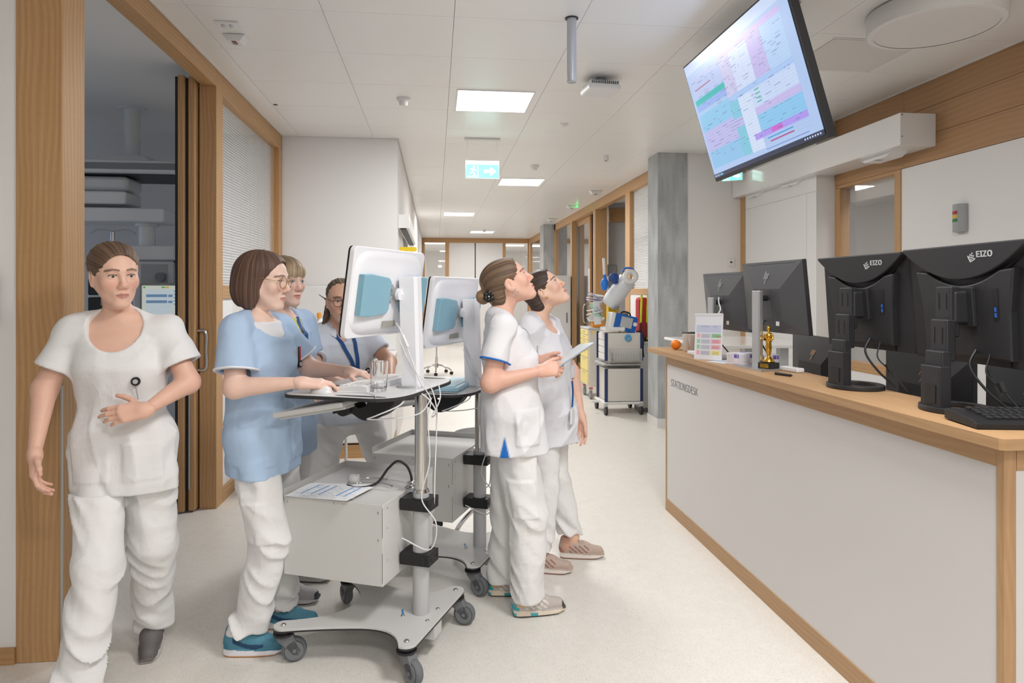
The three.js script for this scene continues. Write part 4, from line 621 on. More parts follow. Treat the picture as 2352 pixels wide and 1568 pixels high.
function nets(fn, lo, hi, h, col, slack = 1.7) { // naive surface nets on a sparse grid
  const nx = Math.ceil((hi.x - lo.x) / h) + 1, ny = Math.ceil((hi.y - lo.y) / h) + 1, nz = Math.ceil((hi.z - lo.z) / h) + 1, F = new Float32Array(nx * ny * nz), S = 4, I = (i, j, k) => i + nx * (j + ny * k);
  for (let k = 0; k < nz; k += S) for (let j = 0; j < ny; j += S) for (let i = 0; i < nx; i += S) {
    const i1 = Math.min(i + S, nx), j1 = Math.min(j + S, ny), k1 = Math.min(k + S, nz), c = fn(lo.x + (i + 1.5) * h, lo.y + (j + 1.5) * h, lo.z + (k + 1.5) * h), far = Math.abs(c) > h * S * 0.95 * slack;
    for (let kk = k; kk < k1; kk++) for (let jj = j; jj < j1; jj++) for (let ii = i; ii < i1; ii++) F[I(ii, jj, kk)] = far ? c : fn(lo.x + ii * h, lo.y + jj * h, lo.z + kk * h);
  }
  const vid = new Int32Array(nx * ny * nz).fill(-1), pos = [], idx = [], co = [[0, 0, 0], [1, 0, 0], [0, 1, 0], [1, 1, 0], [0, 0, 1], [1, 0, 1], [0, 1, 1], [1, 1, 1]], ed = [[0, 1], [2, 3], [4, 5], [6, 7], [0, 2], [1, 3], [4, 6], [5, 7], [0, 4], [1, 5], [2, 6], [3, 7]], v = new Float32Array(8);
  for (let k = 0; k < nz - 1; k++) for (let j = 0; j < ny - 1; j++) for (let i = 0; i < nx - 1; i++) {
    let m = 0; for (let c = 0; c < 8; c++) { v[c] = F[I(i + co[c][0], j + co[c][1], k + co[c][2])]; if (v[c] < 0) m++; }
    if (m === 0 || m === 8) continue; let x = 0, y = 0, z = 0, n = 0;
    for (const [a, b] of ed) if ((v[a] < 0) !== (v[b] < 0)) { const t = v[a] / (v[a] - v[b]); x += mix(co[a][0], co[b][0], t); y += mix(co[a][1], co[b][1], t); z += mix(co[a][2], co[b][2], t); n++; }
    vid[I(i, j, k)] = pos.length / 3; pos.push(lo.x + (i + x / n) * h, lo.y + (j + y / n) * h, lo.z + (k + z / n) * h);
  }
  const Q = (a, b, c, d, f) => { if (a < 0 || b < 0 || c < 0 || d < 0) return; if (f) idx.push(a, b, c, a, c, d); else idx.push(a, c, b, a, d, c); };
  for (let k = 1; k < nz - 1; k++) for (let j = 1; j < ny - 1; j++) for (let i = 1; i < nx - 1; i++) { const s = F[I(i, j, k)] < 0;
    if (s !== F[I(i + 1, j, k)] < 0) Q(vid[I(i, j - 1, k - 1)], vid[I(i, j, k - 1)], vid[I(i, j, k)], vid[I(i, j - 1, k)], s);
    if (s !== F[I(i, j + 1, k)] < 0) Q(vid[I(i - 1, j, k - 1)], vid[I(i - 1, j, k)], vid[I(i, j, k)], vid[I(i, j, k - 1)], s);
    if (s !== F[I(i, j, k + 1)] < 0) Q(vid[I(i - 1, j - 1, k)], vid[I(i, j - 1, k)], vid[I(i, j, k)], vid[I(i - 1, j, k)], s);
  }
  const g = new THREE.BufferGeometry(); g.setAttribute('position', new THREE.Float32BufferAttribute(pos, 3)); g.setIndex(idx); g.computeVertexNormals();
  const n = pos.length / 3; g.setAttribute('uv', new THREE.Float32BufferAttribute(new Float32Array(n * 2), 2));
  const C_ = new Float32Array(n * 3).fill(1); if (col) for (let i = 0; i < n; i++) { const c = col(pos[3 * i], pos[3 * i + 1], pos[3 * i + 2]); C_[3 * i] = c[0]; C_[3 * i + 1] = c[1]; C_[3 * i + 2] = c[2]; } g.setAttribute('color', new THREE.BufferAttribute(C_, 3));
  return g;
}
function wrapUV(g, cx, cz, R = 0.16) { const p = g.attributes.position, u = g.attributes.uv; for (let i = 0; i < p.count; i++) u.setXY(i, Math.atan2(p.getX(i) - cx, p.getZ(i) - cz) * R / 0.5, p.getY(i) / 0.5); return g; } // cloth wrapped round the body, seam at the far side
function mergeIndexed(list) { return mergeGeometries(list); }
const lin = h => { const c = new THREE.Color(h); return [c.r, c.g, c.b]; };
const VC = (rough, o = {}) => new THREE.MeshStandardMaterial({ vertexColors: true, roughness: rough, side: THREE.DoubleSide, ...o });
const creaseT = tex(512, 512, (x, y) => { // wrinkled cotton: ridged noise, long creases plus a fine weave
  const a = x / 512, b = y / 512, r = (fx, fy, s, k) => 1 - Math.abs(2 * pn(a * fx + k * (pn(a * 4, b * 4, 4, 4, s + 50) - 0.5), b * fy, fx, fy, s) - 1); return 255 * clamp(0.42 * Math.pow(r(6, 4, 61, 2.4), 2) + 0.26 * Math.pow(r(11, 8, 62, 2), 2) + 0.14 * r(26, 20, 63, 1) + 0.04 * hash3(x >> 1, y >> 1, 64), 0, 1); }, false);
M.skin = VC(0.5); M.hair = VC(0.55); M.shoe = VC(0.65); M.clothV = VC(0.92, { bumpMap: creaseT, bumpScale: 0.004 });
M.scrubBlue = mat(0x9dbce0, 0.85); M.scrubWhite = mat(0xe8e8ea, 0.85); M.polo = mat(0xd9dfe8, 0.85); M.pants = mat(0xecebea, 0.92, { bumpMap: creaseT, bumpScale: 0.005 }); M.eyeW = mat(0xf0eeec, 0.15); M.lanyard = mat(0x1d4f8c, 0.7);

// ---------------- head in its own frame: +z face, +y up, +x the person's left
function headGeo(o) {
  const jw = o.jaw || 1, nl = o.nose || 1, L = [
    [el(0, 0.034, -0.018, 0.0735, 0.086, 0.093)], [el(0, 0.03, 0.03, 0.066, 0.065, 0.06), 0.03], [el(0, -0.035, 0.03, 0.057 * jw, 0.075, 0.055), 0.03],
    [rc(V3(0.056 * jw, -0.03, -0.005), V3(0.016, -0.098, 0.062), 0.02, 0.016), 0.03], [rc(V3(-0.056 * jw, -0.03, -0.005), V3(-0.016, -0.098, 0.062), 0.02, 0.016), 0.03],
    [el(0, -0.1, 0.077, 0.019, 0.0155, 0.016), 0.022], [el(0.037, -0.022, 0.06, 0.026, 0.025, 0.022), 0.025], [el(-0.037, -0.022, 0.06, 0.026, 0.025, 0.022), 0.025],
    [rc(V3(-0.03, 0.024, 0.081), V3(0.03, 0.024, 0.081), 0.011, 0.011), 0.018], [el(0, -0.063, 0.076, 0.026, 0.022, 0.018), 0.02],
    [el(0.031, 0.006, 0.096, 0.018, 0.013, 0.013), 0.016, -1], [el(-0.031, 0.006, 0.096, 0.018, 0.013, 0.013), 0.016, -1],
    [rc(V3(0, 0.018, 0.086), V3(0, -0.027, 0.087 + 0.015 * nl), 0.0075, 0.01), 0.014], [el(0, -0.028, 0.09 + 0.0125 * nl, 0.0115, 0.0095, 0.0105), 0.007], [el(0.011, -0.035, 0.094, 0.008, 0.0075, 0.011), 0.007], [el(-0.011, -0.035, 0.094, 0.008, 0.0075, 0.011), 0.007],
    [el(0.0055, -0.043, 0.1, 0.0035, 0.003, 0.006), 0.003, -1], [el(-0.0055, -0.043, 0.1, 0.0035, 0.003, 0.006), 0.003, -1],
    [rc(V3(-0.02, -0.064, 0.083), V3(0, -0.0605, 0.094), 0.0035, 0.0055), 0.006], [rc(V3(0.02, -0.064, 0.083), V3(0, -0.0605, 0.094), 0.0035, 0.0055), 0.006],
    [rc(V3(-0.017, -0.0685, 0.083), V3(0, -0.072, 0.0925), 0.004, 0.0065), 0.006], [rc(V3(0.017, -0.0685, 0.083), V3(0, -0.072, 0.0925), 0.004, 0.0065), 0.006],
    [rc(V3(-0.022, -0.0665, 0.0865), V3(0, -0.0663, 0.1), 0.0012, 0.0016 + (o.open || 0)), 0.003, -1], [rc(V3(0.022, -0.0665, 0.0865), V3(0, -0.0663, 0.1), 0.0012, 0.0016 + (o.open || 0)), 0.003, -1]];
  for (const s of [1, -1]) { // eyelids around the eyeball, ears
    const lid = el(s * 0.031, 0.005, 0.0755, 0.0155, 0.0142, 0.0142), slit = el(s * 0.031, 0.0045 + (o.gaze || 0), 0.092, 0.013, 0.0052, 0.016);
    L.push([(x, y, z) => smax(lid(x, y, z), -slit(x, y, z), 0.003), 0.005]);
    L.push([el(s * 0.075, -0.006, -0.012, 0.009, 0.031, 0.0185), 0.008], [el(s * 0.083, -0.002, -0.006, 0.006, 0.018, 0.009), 0.004, -1], [el(s * 0.076, -0.034, -0.002, 0.006, 0.009, 0.007), 0.006]);
  }
  L.push([rc(V3(0, -0.05, -0.028), V3(...(o.neck || [0, -0.16, -0.05])), 0.047, 0.0455), 0.03]);
  const base = lin(o.skin), lip = lin(o.lip || 0xc07a74), blush = lin(o.blush || 0xdd9a86), brow = lin(o.brow || 0x5a4332), f = uni(L);
  const col = (x, y, z) => {
    const n = 1 + 0.04 * noise3(x * 60, y * 60, z * 60); let c = base.map(v => v * n); const b = Math.exp(-(((Math.abs(x) - 0.042) / 0.02) ** 2 + ((y + 0.028) / 0.022) ** 2)) * (z > 0.03 ? 0.5 : 0) + (z > 0.09 && y < -0.015 && y > -0.05 ? 0.3 : 0); c = c.map((v, i) => mix(v, blush[i], b));
    const lm = Math.abs(x) < 0.0225 && z > 0.07 ? (1 - sstep(0.0072, 0.0098, Math.hypot((y + 0.067) * 1, 0) + Math.max(0, Math.abs(x) - 0.008) * 0.33)) : 0; c = c.map((v, i) => mix(v, lip[i], lm * 0.9));
    const ax = Math.abs(x), by = 0.0275 + (ax - 0.012) * 0.16 - Math.max(0, ax - 0.034) * 0.55, bm = z > 0.045 && ax > 0.012 && ax < 0.055 ? 1 - sstep(0.0028, 0.0052, Math.abs(y - by)) : 0; c = c.map((v, i) => mix(v, brow[i], bm * 0.8));
    const lash = z > 0.07 && Math.abs(ax - 0.031) < 0.0145 ? 1 - sstep(0.0018, 0.004, Math.abs(y - (0.0112 + (o.gaze || 0) - ((ax - 0.031) / 0.0145) ** 2 * 0.004))) : 0; return c.map((v, i) => mix(v, brow[i] * 0.4, lash * 0.85));
  };
  return nets(f, V3(-0.1, -0.19, -0.125), V3(0.1, 0.13, 0.125), 0.0027, col);
}
// ---------------- hand: chain of fingers rooted in the palm
function handGeo(w, dir, nrm, side, o, skin) {
  const y = dir.clone().normalize(), n = nrm.clone().addScaledVector(y, -nrm.dot(y)).normalize(), s = new THREE.Vector3().crossVectors(side === 'R' ? n : y, side === 'R' ? y : n), sc = o.scale || 0.95, at = (a, b, c) => w.clone().addScaledVector(s, a * sc).addScaledVector(y, b * sc).addScaledVector(n, c * sc), L = [];
  const kn = [[0.026, 0.084], [0.008, 0.088], [-0.010, 0.083], [-0.026, 0.074]], len = [[0.042, 0.025, 0.02], [0.046, 0.029, 0.021], [0.042, 0.027, 0.02], [0.033, 0.021, 0.018]], tips = [];
  L.push([rc(at(0, -0.012, 0), at(0.002, 0.012, 0), 0.0225 * sc, 0.0235 * sc)]);
  kn.forEach(([a, b], i) => { L.push([rc(at(a * 0.55, 0.005, -0.002), at(a, b, 0), 0.0165 * sc, 0.0112 * sc), 0.016]); });
  L.push([rc(at(0.012, 0.02, -0.008), at(0.03, 0.045, -0.012), 0.015 * sc, 0.013 * sc), 0.015]);
  const fing = [];
  kn.forEach(([a, b], i) => {
    const cu = o.curl[i] || [0.3, 0.3, 0.2]; let p = at(a, b, 0), ang = 0, r = (i === 3 ? 0.0082 : 0.0092) * sc; const sp_ = (o.spread || 0.06) * (1.5 - i) * 0.9; const segs = [];
    for (let k = 0; k < 3; k++) { ang += cu[k]; const d = y.clone().multiplyScalar(Math.cos(ang)).addScaledVector(n, -Math.sin(ang)).addScaledVector(s, sp_ * Math.cos(ang)).normalize(), q = p.clone().addScaledVector(d, len[i][k] * sc); segs.push([rc(p, q, r, r * 0.9), 0.004]); p = q; r *= 0.9; }
    tips.push(p); fing.push(uni(segs));
  });
  { const T = o.thumb || [0.75, 0.6, -0.25], d0 = s.clone().multiplyScalar(T[0]).addScaledVector(y, T[1]).addScaledVector(n, T[2]).normalize(), b = o.tbend || 0.25, d1 = d0.clone().addScaledVector(y, b).addScaledVector(s, -b * 0.5).normalize(), d2 = d1.clone().addScaledVector(y, b).addScaledVector(s, -b * 0.6).normalize(), p0 = at(0.02, 0.022, -0.008), p1 = p0.clone().addScaledVector(d0, 0.038 * sc), p2 = p1.clone().addScaledVector(d1, 0.033 * sc), p3 = p2.clone().addScaledVector(d2, 0.025 * sc); fing.push(uni([[rc(p0, p1, 0.0135 * sc, 0.011 * sc)], [rc(p1, p2, 0.0108 * sc, 0.0098 * sc), 0.004], [rc(p2, p3, 0.0098 * sc, 0.008 * sc), 0.004]])); tips.push(p3); }
  fing.forEach(f => L.push([f, 0.005]));
  const lo = w.clone(), hi = w.clone(); for (const p of [...tips, at(0, -0.05, 0), at(0.06, 0.05, 0), at(-0.05, 0.08, 0), at(0, 0.16, 0.02)]) { lo.min(p); hi.max(p); } lo.subScalar(0.034); hi.addScalar(0.034);
  const b = lin(skin), red = lin(0xd08a78); return nets(uni(L), lo, hi, 0.003, (x, yy, z) => { let m = 0; for (const t of tips) m = Math.max(m, 1 - sstep(0.008, 0.022, Math.hypot(t.x - x, t.y - yy, t.z - z))); return b.map((v, i) => mix(v, red[i], 0.12 + m * 0.3)); });
}
// ---------------- torso as a stack of superelliptic sections along a spine
function stack(secs, fwd, lift = 0) { // secs: [centre Vector3, half width, half depth], bottom to top; width across, depth along fwd
  const sx = fwd.z, sz = -fwd.x; // side vector (person's left)
  return (x, y, z) => {
    let i = 0; const n = secs.length; while (i < n - 2 && y > secs[i + 1][0].y) i++;
    const A = secs[i], Bq = secs[i + 1]; let t = (y - A[0].y) / (Bq[0].y - A[0].y); const tc = clamp(t, 0, 1), ts = tc * tc * (3 - 2 * tc);
    const cx = mix(A[0].x, Bq[0].x, tc), cz = mix(A[0].z, Bq[0].z, tc), a = mix(A[1], Bq[1], ts) + lift, b = mix(A[2], Bq[2], ts) + lift, dx = x - cx, dz = z - cz, u = Math.abs(dx * sx + dz * sz) / a, v = Math.abs(dx * fwd.x + dz * fwd.z) / b, m = Math.pow(Math.pow(u, 2.4) + Math.pow(v, 2.4), 1 / 2.4);
    const side = (m - 1) * Math.min(a, b) * (m > 1 ? 1.0 : 1); const over = y - secs[n - 1][0].y - lift, under = secs[0][0].y - lift - y, vert = Math.max(over, under);
    return vert > 0 ? (side > 0 ? Math.hypot(side, vert) : vert) : Math.max(side, vert);
  };
}
function yawDir(th) { return V3(Math.sin(th), 0, Math.cos(th)); }
const legPath = (h, k, a) => [h, k, a];
function shoeGeo(p, dirTh, o) { // foot frame: +z toe
  const cU = lin(o.upper), cS = lin(o.sole), cA = lin(o.accent || o.upper), cT = lin(o.tread || o.sole), cToe = lin(o.toe || o.upper), Lf = o.len || 0.255;
  const z0 = -0.075, z1 = Lf - 0.075, up = uni([[rc(V3(0, 0.05, z0 + 0.035), V3(0, 0.042, 0.06), 0.036, 0.036)], [rc(V3(0, 0.042, 0.06), V3(0.004, 0.034, z1 - 0.036), 0.037, 0.029), 0.03], [rc(V3(0, 0.06, -0.032), V3(0, 0.095, -0.034), 0.036, 0.036), 0.03], [rc(V3(0, 0.075, 0.0), V3(0, 0.055, 0.06), 0.027, 0.024), 0.03]]);
  const sole = (x, y, z) => { const t = clamp((z - z0) / (z1 - z0), 0, 1), w = 0.035 + 0.011 * Math.sin(t * PI * 0.9 + 0.1) - (t > 0.85 ? (t - 0.85) * 0.09 : 0) - (t < 0.1 ? (0.1 - t) * 0.08 : 0), top = 0.036 - 0.012 * t + (t > 0.9 ? (t - 0.9) * 0.12 : 0), bot = (t > 0.75 ? (t - 0.75) * 0.06 : 0) + (t < 0.08 ? (0.08 - t) * 0.08 : 0); const dx = Math.abs(x) - w, dy = Math.max(y - top, bot - y), dz = Math.max(z0 - z, z - z1); return Math.max(dx, dy, dz) + 0.002; };
  const f = (x, y, z) => { let d = smin(up(x, y, z), sole(x, y, z), 0.006); d = Math.max(d, y - 0.115); return Math.max(d, 0.001 - y); };
  const g = nets(f, V3(-0.06, -0.01, z0 - 0.012), V3(0.06, 0.125, z1 + 0.012), 0.0035, (x, y, z) => { const t = (z - z0) / (z1 - z0), top = 0.033 - 0.012 * t; if (y < 0.008) return cT; if (y < top) return (o.soleMark && Math.sin(z * 55) > 0.2 && t < 0.45 && y < 0.022) ? cA : cS; const stripe = o.stripe && Math.abs(x) > 0.012 && (o.swoosh ? Math.abs(y - 0.043 - 0.9 * Math.max(0, 0.045 - z) * Math.max(0, 0.045 - z) * 6) < 0.0035 + 0.006 * sstep(0.11, 0.06, z) && z > -0.03 && z < 0.09 : z > -0.02 && z < 0.09 && y > 0.035 && y < 0.075 && Math.sin((z * 0.8 + y) * 2 * PI / 0.024) > 0.55), panel = o.panel && z > -0.06 && z < -0.005 && y > 0.05; if (panel && !stripe) return lin(o.panel); const toe = t > 0.92 && y < 0.05, heel = t < 0.1 && y < 0.06; return stripe ? lin(o.stripe) : toe ? cToe : heel ? cA : cU.map(v => v * (1 + 0.07 * noise3(x * 200, y * 200, z * 200))); });
  const laces = []; for (let i = 0; i < 5; i++) { const zz = 0.025 + i * 0.017, y = 0.098 - i * 0.0075; laces.push(tube([[-0.022, y - 0.008, zz], [0, y, zz + 0.004], [0.022, y - 0.008, zz + 0.008]], 0.0028, 8, false, 5)); } laces.push(tube([[0, 0.1, 0.022], [0.02, 0.112, 0.03], [0.03, 0.095, 0.04]], 0.0022, 10, false, 5), tube([[0, 0.1, 0.022], [-0.02, 0.112, 0.03], [-0.03, 0.095, 0.045]], 0.0022, 10, false, 5));
  const m = new THREE.Matrix4().makeRotationY(dirTh); m.setPosition(p.x, p.y, p.z); g.applyMatrix4(m); const lg = merge(laces); lg.applyMatrix4(m); return [g, lg];
}
const gau = t => Math.exp(-t * t);
function headMatrix(c, yaw, pitch, roll = 0) { const m = new THREE.Matrix4().makeRotationFromEuler(new THREE.Euler(pitch, yaw, roll, 'YXZ')); m.setPosition(c.x, c.y, c.z); return m; }
function eyeGeo(iris) { const g = new THREE.SphereGeometry(0.0122, 24, 24); g.rotateX(PI / 2); const P = g.attributes.position, c = new Float32Array(P.count * 3), ir = lin(iris); for (let i = 0; i < P.count; i++) { const a = Math.acos(clamp(P.getZ(i) / 0.0122, -1, 1)), k = a < 0.2 ? [0.01, 0.01, 0.01] : a < 0.5 ? ir : [0.62, 0.6, 0.59]; c.set(k, 3 * i); } g.setAttribute('color', new THREE.BufferAttribute(c, 3)); return g; }
function hairGeo(list, ridge, c0, c1, lo, hi, colFn, loose) {
  const f = uni(list.filter(q => q[2] !== -1)), cut = list.filter(q => q[2] === -1), a = lin(c0), b = lin(c1), rr = (x, y, z) => ridge === 'down' ? Math.atan2(x, z + 0.03) * 9 + noise3(x * 12, y * 5, z * 12) * 1.3 : Math.atan2(x, y + 0.03 - 0.25 * Math.max(0, -z)) * 9 + noise3(x * 9, y * 9, z * 4) * 0.9;
  const F = (x, y, z) => { let d = f(x, y, z); if (Math.abs(d) < 0.02) { const q = rr(x, y, z); d += 0.0009 * Math.sin(q * 3.1) + 0.0007 * Math.sin(q * 6.3 + 1) + 0.0022 * noise3(x * 16, y * 10, z * 16); } for (const c of cut) d = smax(d, -c[0](x, y, z), 0.008); return d; };
  const g = nets(F, lo || V3(-0.13, -0.2, -0.2), hi || V3(0.13, 0.16, 0.14), 0.0034, (x, y, z) => { const q = rr(x, y, z), t = clamp(0.45 + 0.2 * Math.sin(q * 2.1 + 1) + 0.22 * Math.sin(q * 7.3 + 2) + 0.4 * noise3(q * 2.5, y * 5, z * 5), 0, 1); let c = a.map((v, i) => mix(v, b[i], t)); return colFn ? colFn(x, y, z, c) : c; });
  const extra = (loose || []).map(pts => { const t = tube(pts, 0.0014, 24, false, 5), c = new Float32Array(t.attributes.position.count * 3); for (let i = 0; i < c.length; i++) c[i] = mix(a[i % 3], b[i % 3], 0.6); t.setAttribute('color', new THREE.BufferAttribute(c, 3)); return t; });
  return extra.length ? merge([g, ...extra]) : g;
}
function march(f, p, dir, max = 0.5) { const q = p.clone(); for (let i = 0; i < 300; i++) { const d = f(q.x, q.y, q.z); if (d < 0.001) return q; q.addScaledVector(dir, Math.max(0.0015, d * 0.5)); if (q.distanceTo(p) > max) break; } return q; }
function person(o) {
  const g = thing('person', o.label, 'person', [o.root[0], 0, -o.root[1]]), off = V3(-o.root[0], 0, o.root[1]), add = (name, geo, m, parent = g) => { geo.translate(off.x, off.y, off.z); const x = new THREE.Mesh(geo, m); x.name = name; x.castShadow = x.receiveShadow = true; parent.add(x); return x; };
  const F = yawDir(o.th), Lf = V3(F.z, 0, -F.x), P = o.pel, N = o.neck, sp_ = (y, out = 0) => { const t = (y - P.y) / (N.y - P.y); return V3(mix(P.x, N.x, t), y, mix(P.z, N.z, t)).addScaledVector(F, out); }, H = N.y - P.y, w = o.girth || 1;
  const sec = (dy, a, b, out = 0) => [sp_(P.y + dy * H / 0.48, out), a * w, b * w];
  const torso = stack([sec(-0.09, 0.15, 0.1), sec(0, 0.165, 0.11), sec(0.15, 0.128, 0.09), sec(0.3, 0.14, 0.108, 0.014), sec(0.39, 0.145, 0.085, 0.004), sec(0.445, 0.105, 0.06, -0.008), sec(0.475, 0.055, 0.05, -0.01)], F);
  const hip = { R: P.clone().addScaledVector(Lf, -0.088), L: P.clone().addScaledVector(Lf, 0.088) };
  const sh = o.sh || { R: sp_(N.y - 0.055, -0.005).addScaledVector(Lf, -0.158), L: sp_(N.y - 0.055, -0.005).addScaledVector(Lf, 0.158) };
  const HM = headMatrix(o.headC, o.head.yaw, o.head.pitch, o.head.roll), nk = V3(0, -0.06, -0.03).applyMatrix4(HM);
  const bl = [[torso], [rc(nk, N.clone().addScaledVector(F, -0.012), 0.045, 0.047), 0.03], [rc(N.clone().addScaledVector(F, -0.02).add(V3(0, -0.02, 0)), sh.R, 0.036, 0.04), 0.05], [rc(N.clone().addScaledVector(F, -0.02).add(V3(0, -0.02, 0)), sh.L, 0.036, 0.04), 0.05]];
  const neckStart = bl.length; const lb = {};
  for (const s of ['R', 'L']) { bl.push([rc(sh[s], o.el[s], 0.044 * w, 0.041), 0.03], [rc(o.el[s], o.wr[s], 0.0425, 0.0215), 0.022]); const k = o.kn[s], a = o.an[s]; bl.push([rc(hip[s], k, 0.068, 0.05), 0.05], [rc(k, a, 0.05, 0.034), 0.03], [rc(a, a.clone().setY(0.05), 0.034, 0.03), 0.02]); }
  const bodyF = uni(bl), coreF = uni([[torso], [rc(hip.R, o.kn.R, 0.07, 0.052), 0.05], [rc(hip.L, o.kn.L, 0.07, 0.052), 0.05]]);
  const lo = V3(9, 9, 9), hi = V3(-9, -9, -9); for (const p of [P, N, sh.R, sh.L, o.el.R, o.el.L, o.wr.R, o.wr.L, o.kn.R, o.kn.L, o.an.R, o.an.L]) { lo.min(p); hi.max(p); } lo.subScalar(0.2); hi.addScalar(0.2); lo.y = -0.02; hi.y = Math.max(hi.y, N.y + 0.12);
  const skin = lin(o.skin), armC = lin(0xd08a78), bodyG = nets(bodyF, lo, hi, 0.0085, (x, y, z) => { const k = 0.12 * (1 - sstep(N.y - 0.2, N.y - 0.05, y)); return skin.map((v, i) => mix(v, armC[i], k) * (1 + 0.03 * noise3(x * 40, y * 40, z * 40))); });
  o.head.skin = o.skin; { const q = N.clone().addScaledVector(F, -0.012).applyMatrix4(HM.clone().invert()); const l = Math.min(1, 0.13 / Math.abs(q.y + 0.05 + 1e-6)); o.head.neck = [q.x * l, mix(-0.05, q.y, l), mix(-0.028, q.z, l)]; }
  const hg = headGeo(o.head); hg.applyMatrix4(HM); const parts = [bodyG, hg]; for (const s of ['R', 'L']) if (o.hand[s]) parts.push(handGeo(o.wr[s], o.hand[s].dir, o.hand[s].nrm, s, o.hand[s], o.skin));
  const body = add('body', mergeIndexed(parts), M.skin);
  for (const s of [1, -1]) { const e = eyeGeo(o.iris || 0x5a4632); e.rotateX(-(o.head.look || 0)); e.rotateY(o.head.lookY || 0); e.translate(s * 0.031, 0.005, 0.0755); e.applyMatrix4(HM); add('eye', e, M.eyeV || (M.eyeV = VC(0.12))); }
  // hair
  const hair = add('hair', (() => { const q = o.hair(); q.applyMatrix4(HM); return q; })(), M.hair);
  // top
  const T = o.top, hemY = T.hem, hd = P.y - hemY, fold = T.fold || 1;
  const tsec = (dy, a, b, out = 0) => [sp_(P.y + dy * H / 0.48, out), a * w, b * w];
  const tor2 = stack([[sp_(hemY - 0.05), T.wHem[0] * w, T.wHem[1] * w], [sp_(hemY + 0.02), T.wHem[0] * w, T.wHem[1] * w], tsec(0.02, mix(T.wHem[0], 0.18, 0.4), mix(T.wHem[1], 0.14, 0.4)), tsec(0.15, T.waist || 0.168, (T.waist || 0.168) * 0.78), tsec(0.28, 0.168, 0.132, 0.016), tsec(0.38, 0.16, 0.105, 0.006), tsec(0.44, 0.115, 0.068, -0.008), tsec(0.468, 0.075, 0.058, -0.01)], F);
  const yoke = uni([[tor2], [rc(N.clone().addScaledVector(F, -0.02).setY(N.y - 0.02), sh.R, 0.05, 0.06), 0.05], [rc(N.clone().addScaledVector(F, -0.02).setY(N.y - 0.02), sh.L, 0.05, 0.06), 0.05]]), cuts = [], cf = T.cuff || 0.078;
  for (const s of ['R', 'L']) { const A = sh[s], D = o.el[s].clone().sub(A), tt = T.sleeve, E = A.clone().addScaledVector(D, tt), dn = D.clone().normalize(), f = rc(A, A.clone().addScaledVector(D, tt + 0.15), 0.058, cf + 0.003), pl = (x, y, z) => (x - E.x) * dn.x + (y - E.y) * dn.y + (z - E.z) * dn.z; cuts.push({ E, dn, pl, f, inner: rc(E.clone().addScaledVector(dn, -0.02), E.clone().addScaledVector(dn, 0.07), cf - 0.022, cf - 0.01) }); }
  const nE = T.neckE, nc = N.clone().addScaledVector(F, nE[0]).add(V3(0, nE[1], 0)), nf = (x, y, z) => { const dx = x - nc.x, dz = z - nc.z, u = (dx * Lf.x + dz * Lf.z) / nE[2], v = (y - nc.y) / nE[3], q = (dx * F.x + dz * F.z) / nE[4]; return (Math.sqrt(u * u + v * v + q * q) - 1) * Math.min(nE[2], nE[3], nE[4]); };
  const rid = n => 1 - 2.2 * Math.abs(n), seed = o.root[0] * 7 + o.root[1] * 3;
  const topF = (x, y, z) => {
    const d0 = yoke(x, y, z), s0 = Math.max(cuts[0].f(x, y, z), 0) , s1 = cuts[1].f(x, y, z); if (d0 > 0.07 && s0 > 0.06 && s1 > 0.06) return Math.min(d0, Math.max(s0, cuts[0].pl(x, y, z)), Math.max(s1, cuts[1].pl(x, y, z)));
    const dx = x - P.x, dz = z - P.z, u = dx * Lf.x + dz * Lf.z, v = dx * F.x + dz * F.z, low = 0.35 + 0.65 * sstep(N.y - 0.12, hemY + 0.15, y);
    const n = -fold * (low * (0.013 * rid(noise3(x * 8 + seed + y * 1.5, y * 2.2, z * 8)) + 0.005 * noise3(x * 22, y * 5 + x * 9, z * 22 + seed)) + 0.0075 * rid(noise3(x * 8 - y * 6, y * 7 + seed, z * 8 + y * 3)) - 0.003) ;
    let d = d0 + n; for (const c of cuts) d = smin(d, smax(c.f(x, y, z) + n * 0.8, c.pl(x, y, z), 0.004), 0.03);
    d = Math.min(d, coreF(x, y, z) - 0.013);
    if (T.pocket) for (const [u0, u1, y0, y1, sgn] of T.pocket) if (v * sgn > 0.02) d -= 0.006 * sstep(u0, u0 + 0.008, u) * (1 - sstep(u1 - 0.008, u1, u)) * sstep(y0, y0 + 0.008, y) * (1 - sstep(y1 - 0.008, y1, y));
    if (T.pocketSide) { const [v0, v1, y0, y1, sgn] = T.pocketSide; if (u * sgn > 0.02) d -= 0.006 * sstep(v0, v0 + 0.008, v) * (1 - sstep(v1 - 0.008, v1, v)) * sstep(y0, y0 + 0.008, y) * (1 - sstep(y1 - 0.008, y1, y)); }
    d = smax(d, hemY - y + 0.004 * noise3(x * 10, 1, z * 10), 0.003);
    for (const c of cuts) d = smax(d, -c.inner(x, y, z), 0.003);
    const ne = nf(x, y, z); if (ne < 0.03) d = smax(d, -Math.max(ne, -(bodyF(x, y, z) + 0.012)), 0.003); return d;
  };
  const tc = lin(T.color), trim = T.trim ? lin(T.trim) : null; lo.y = hemY - 0.03;
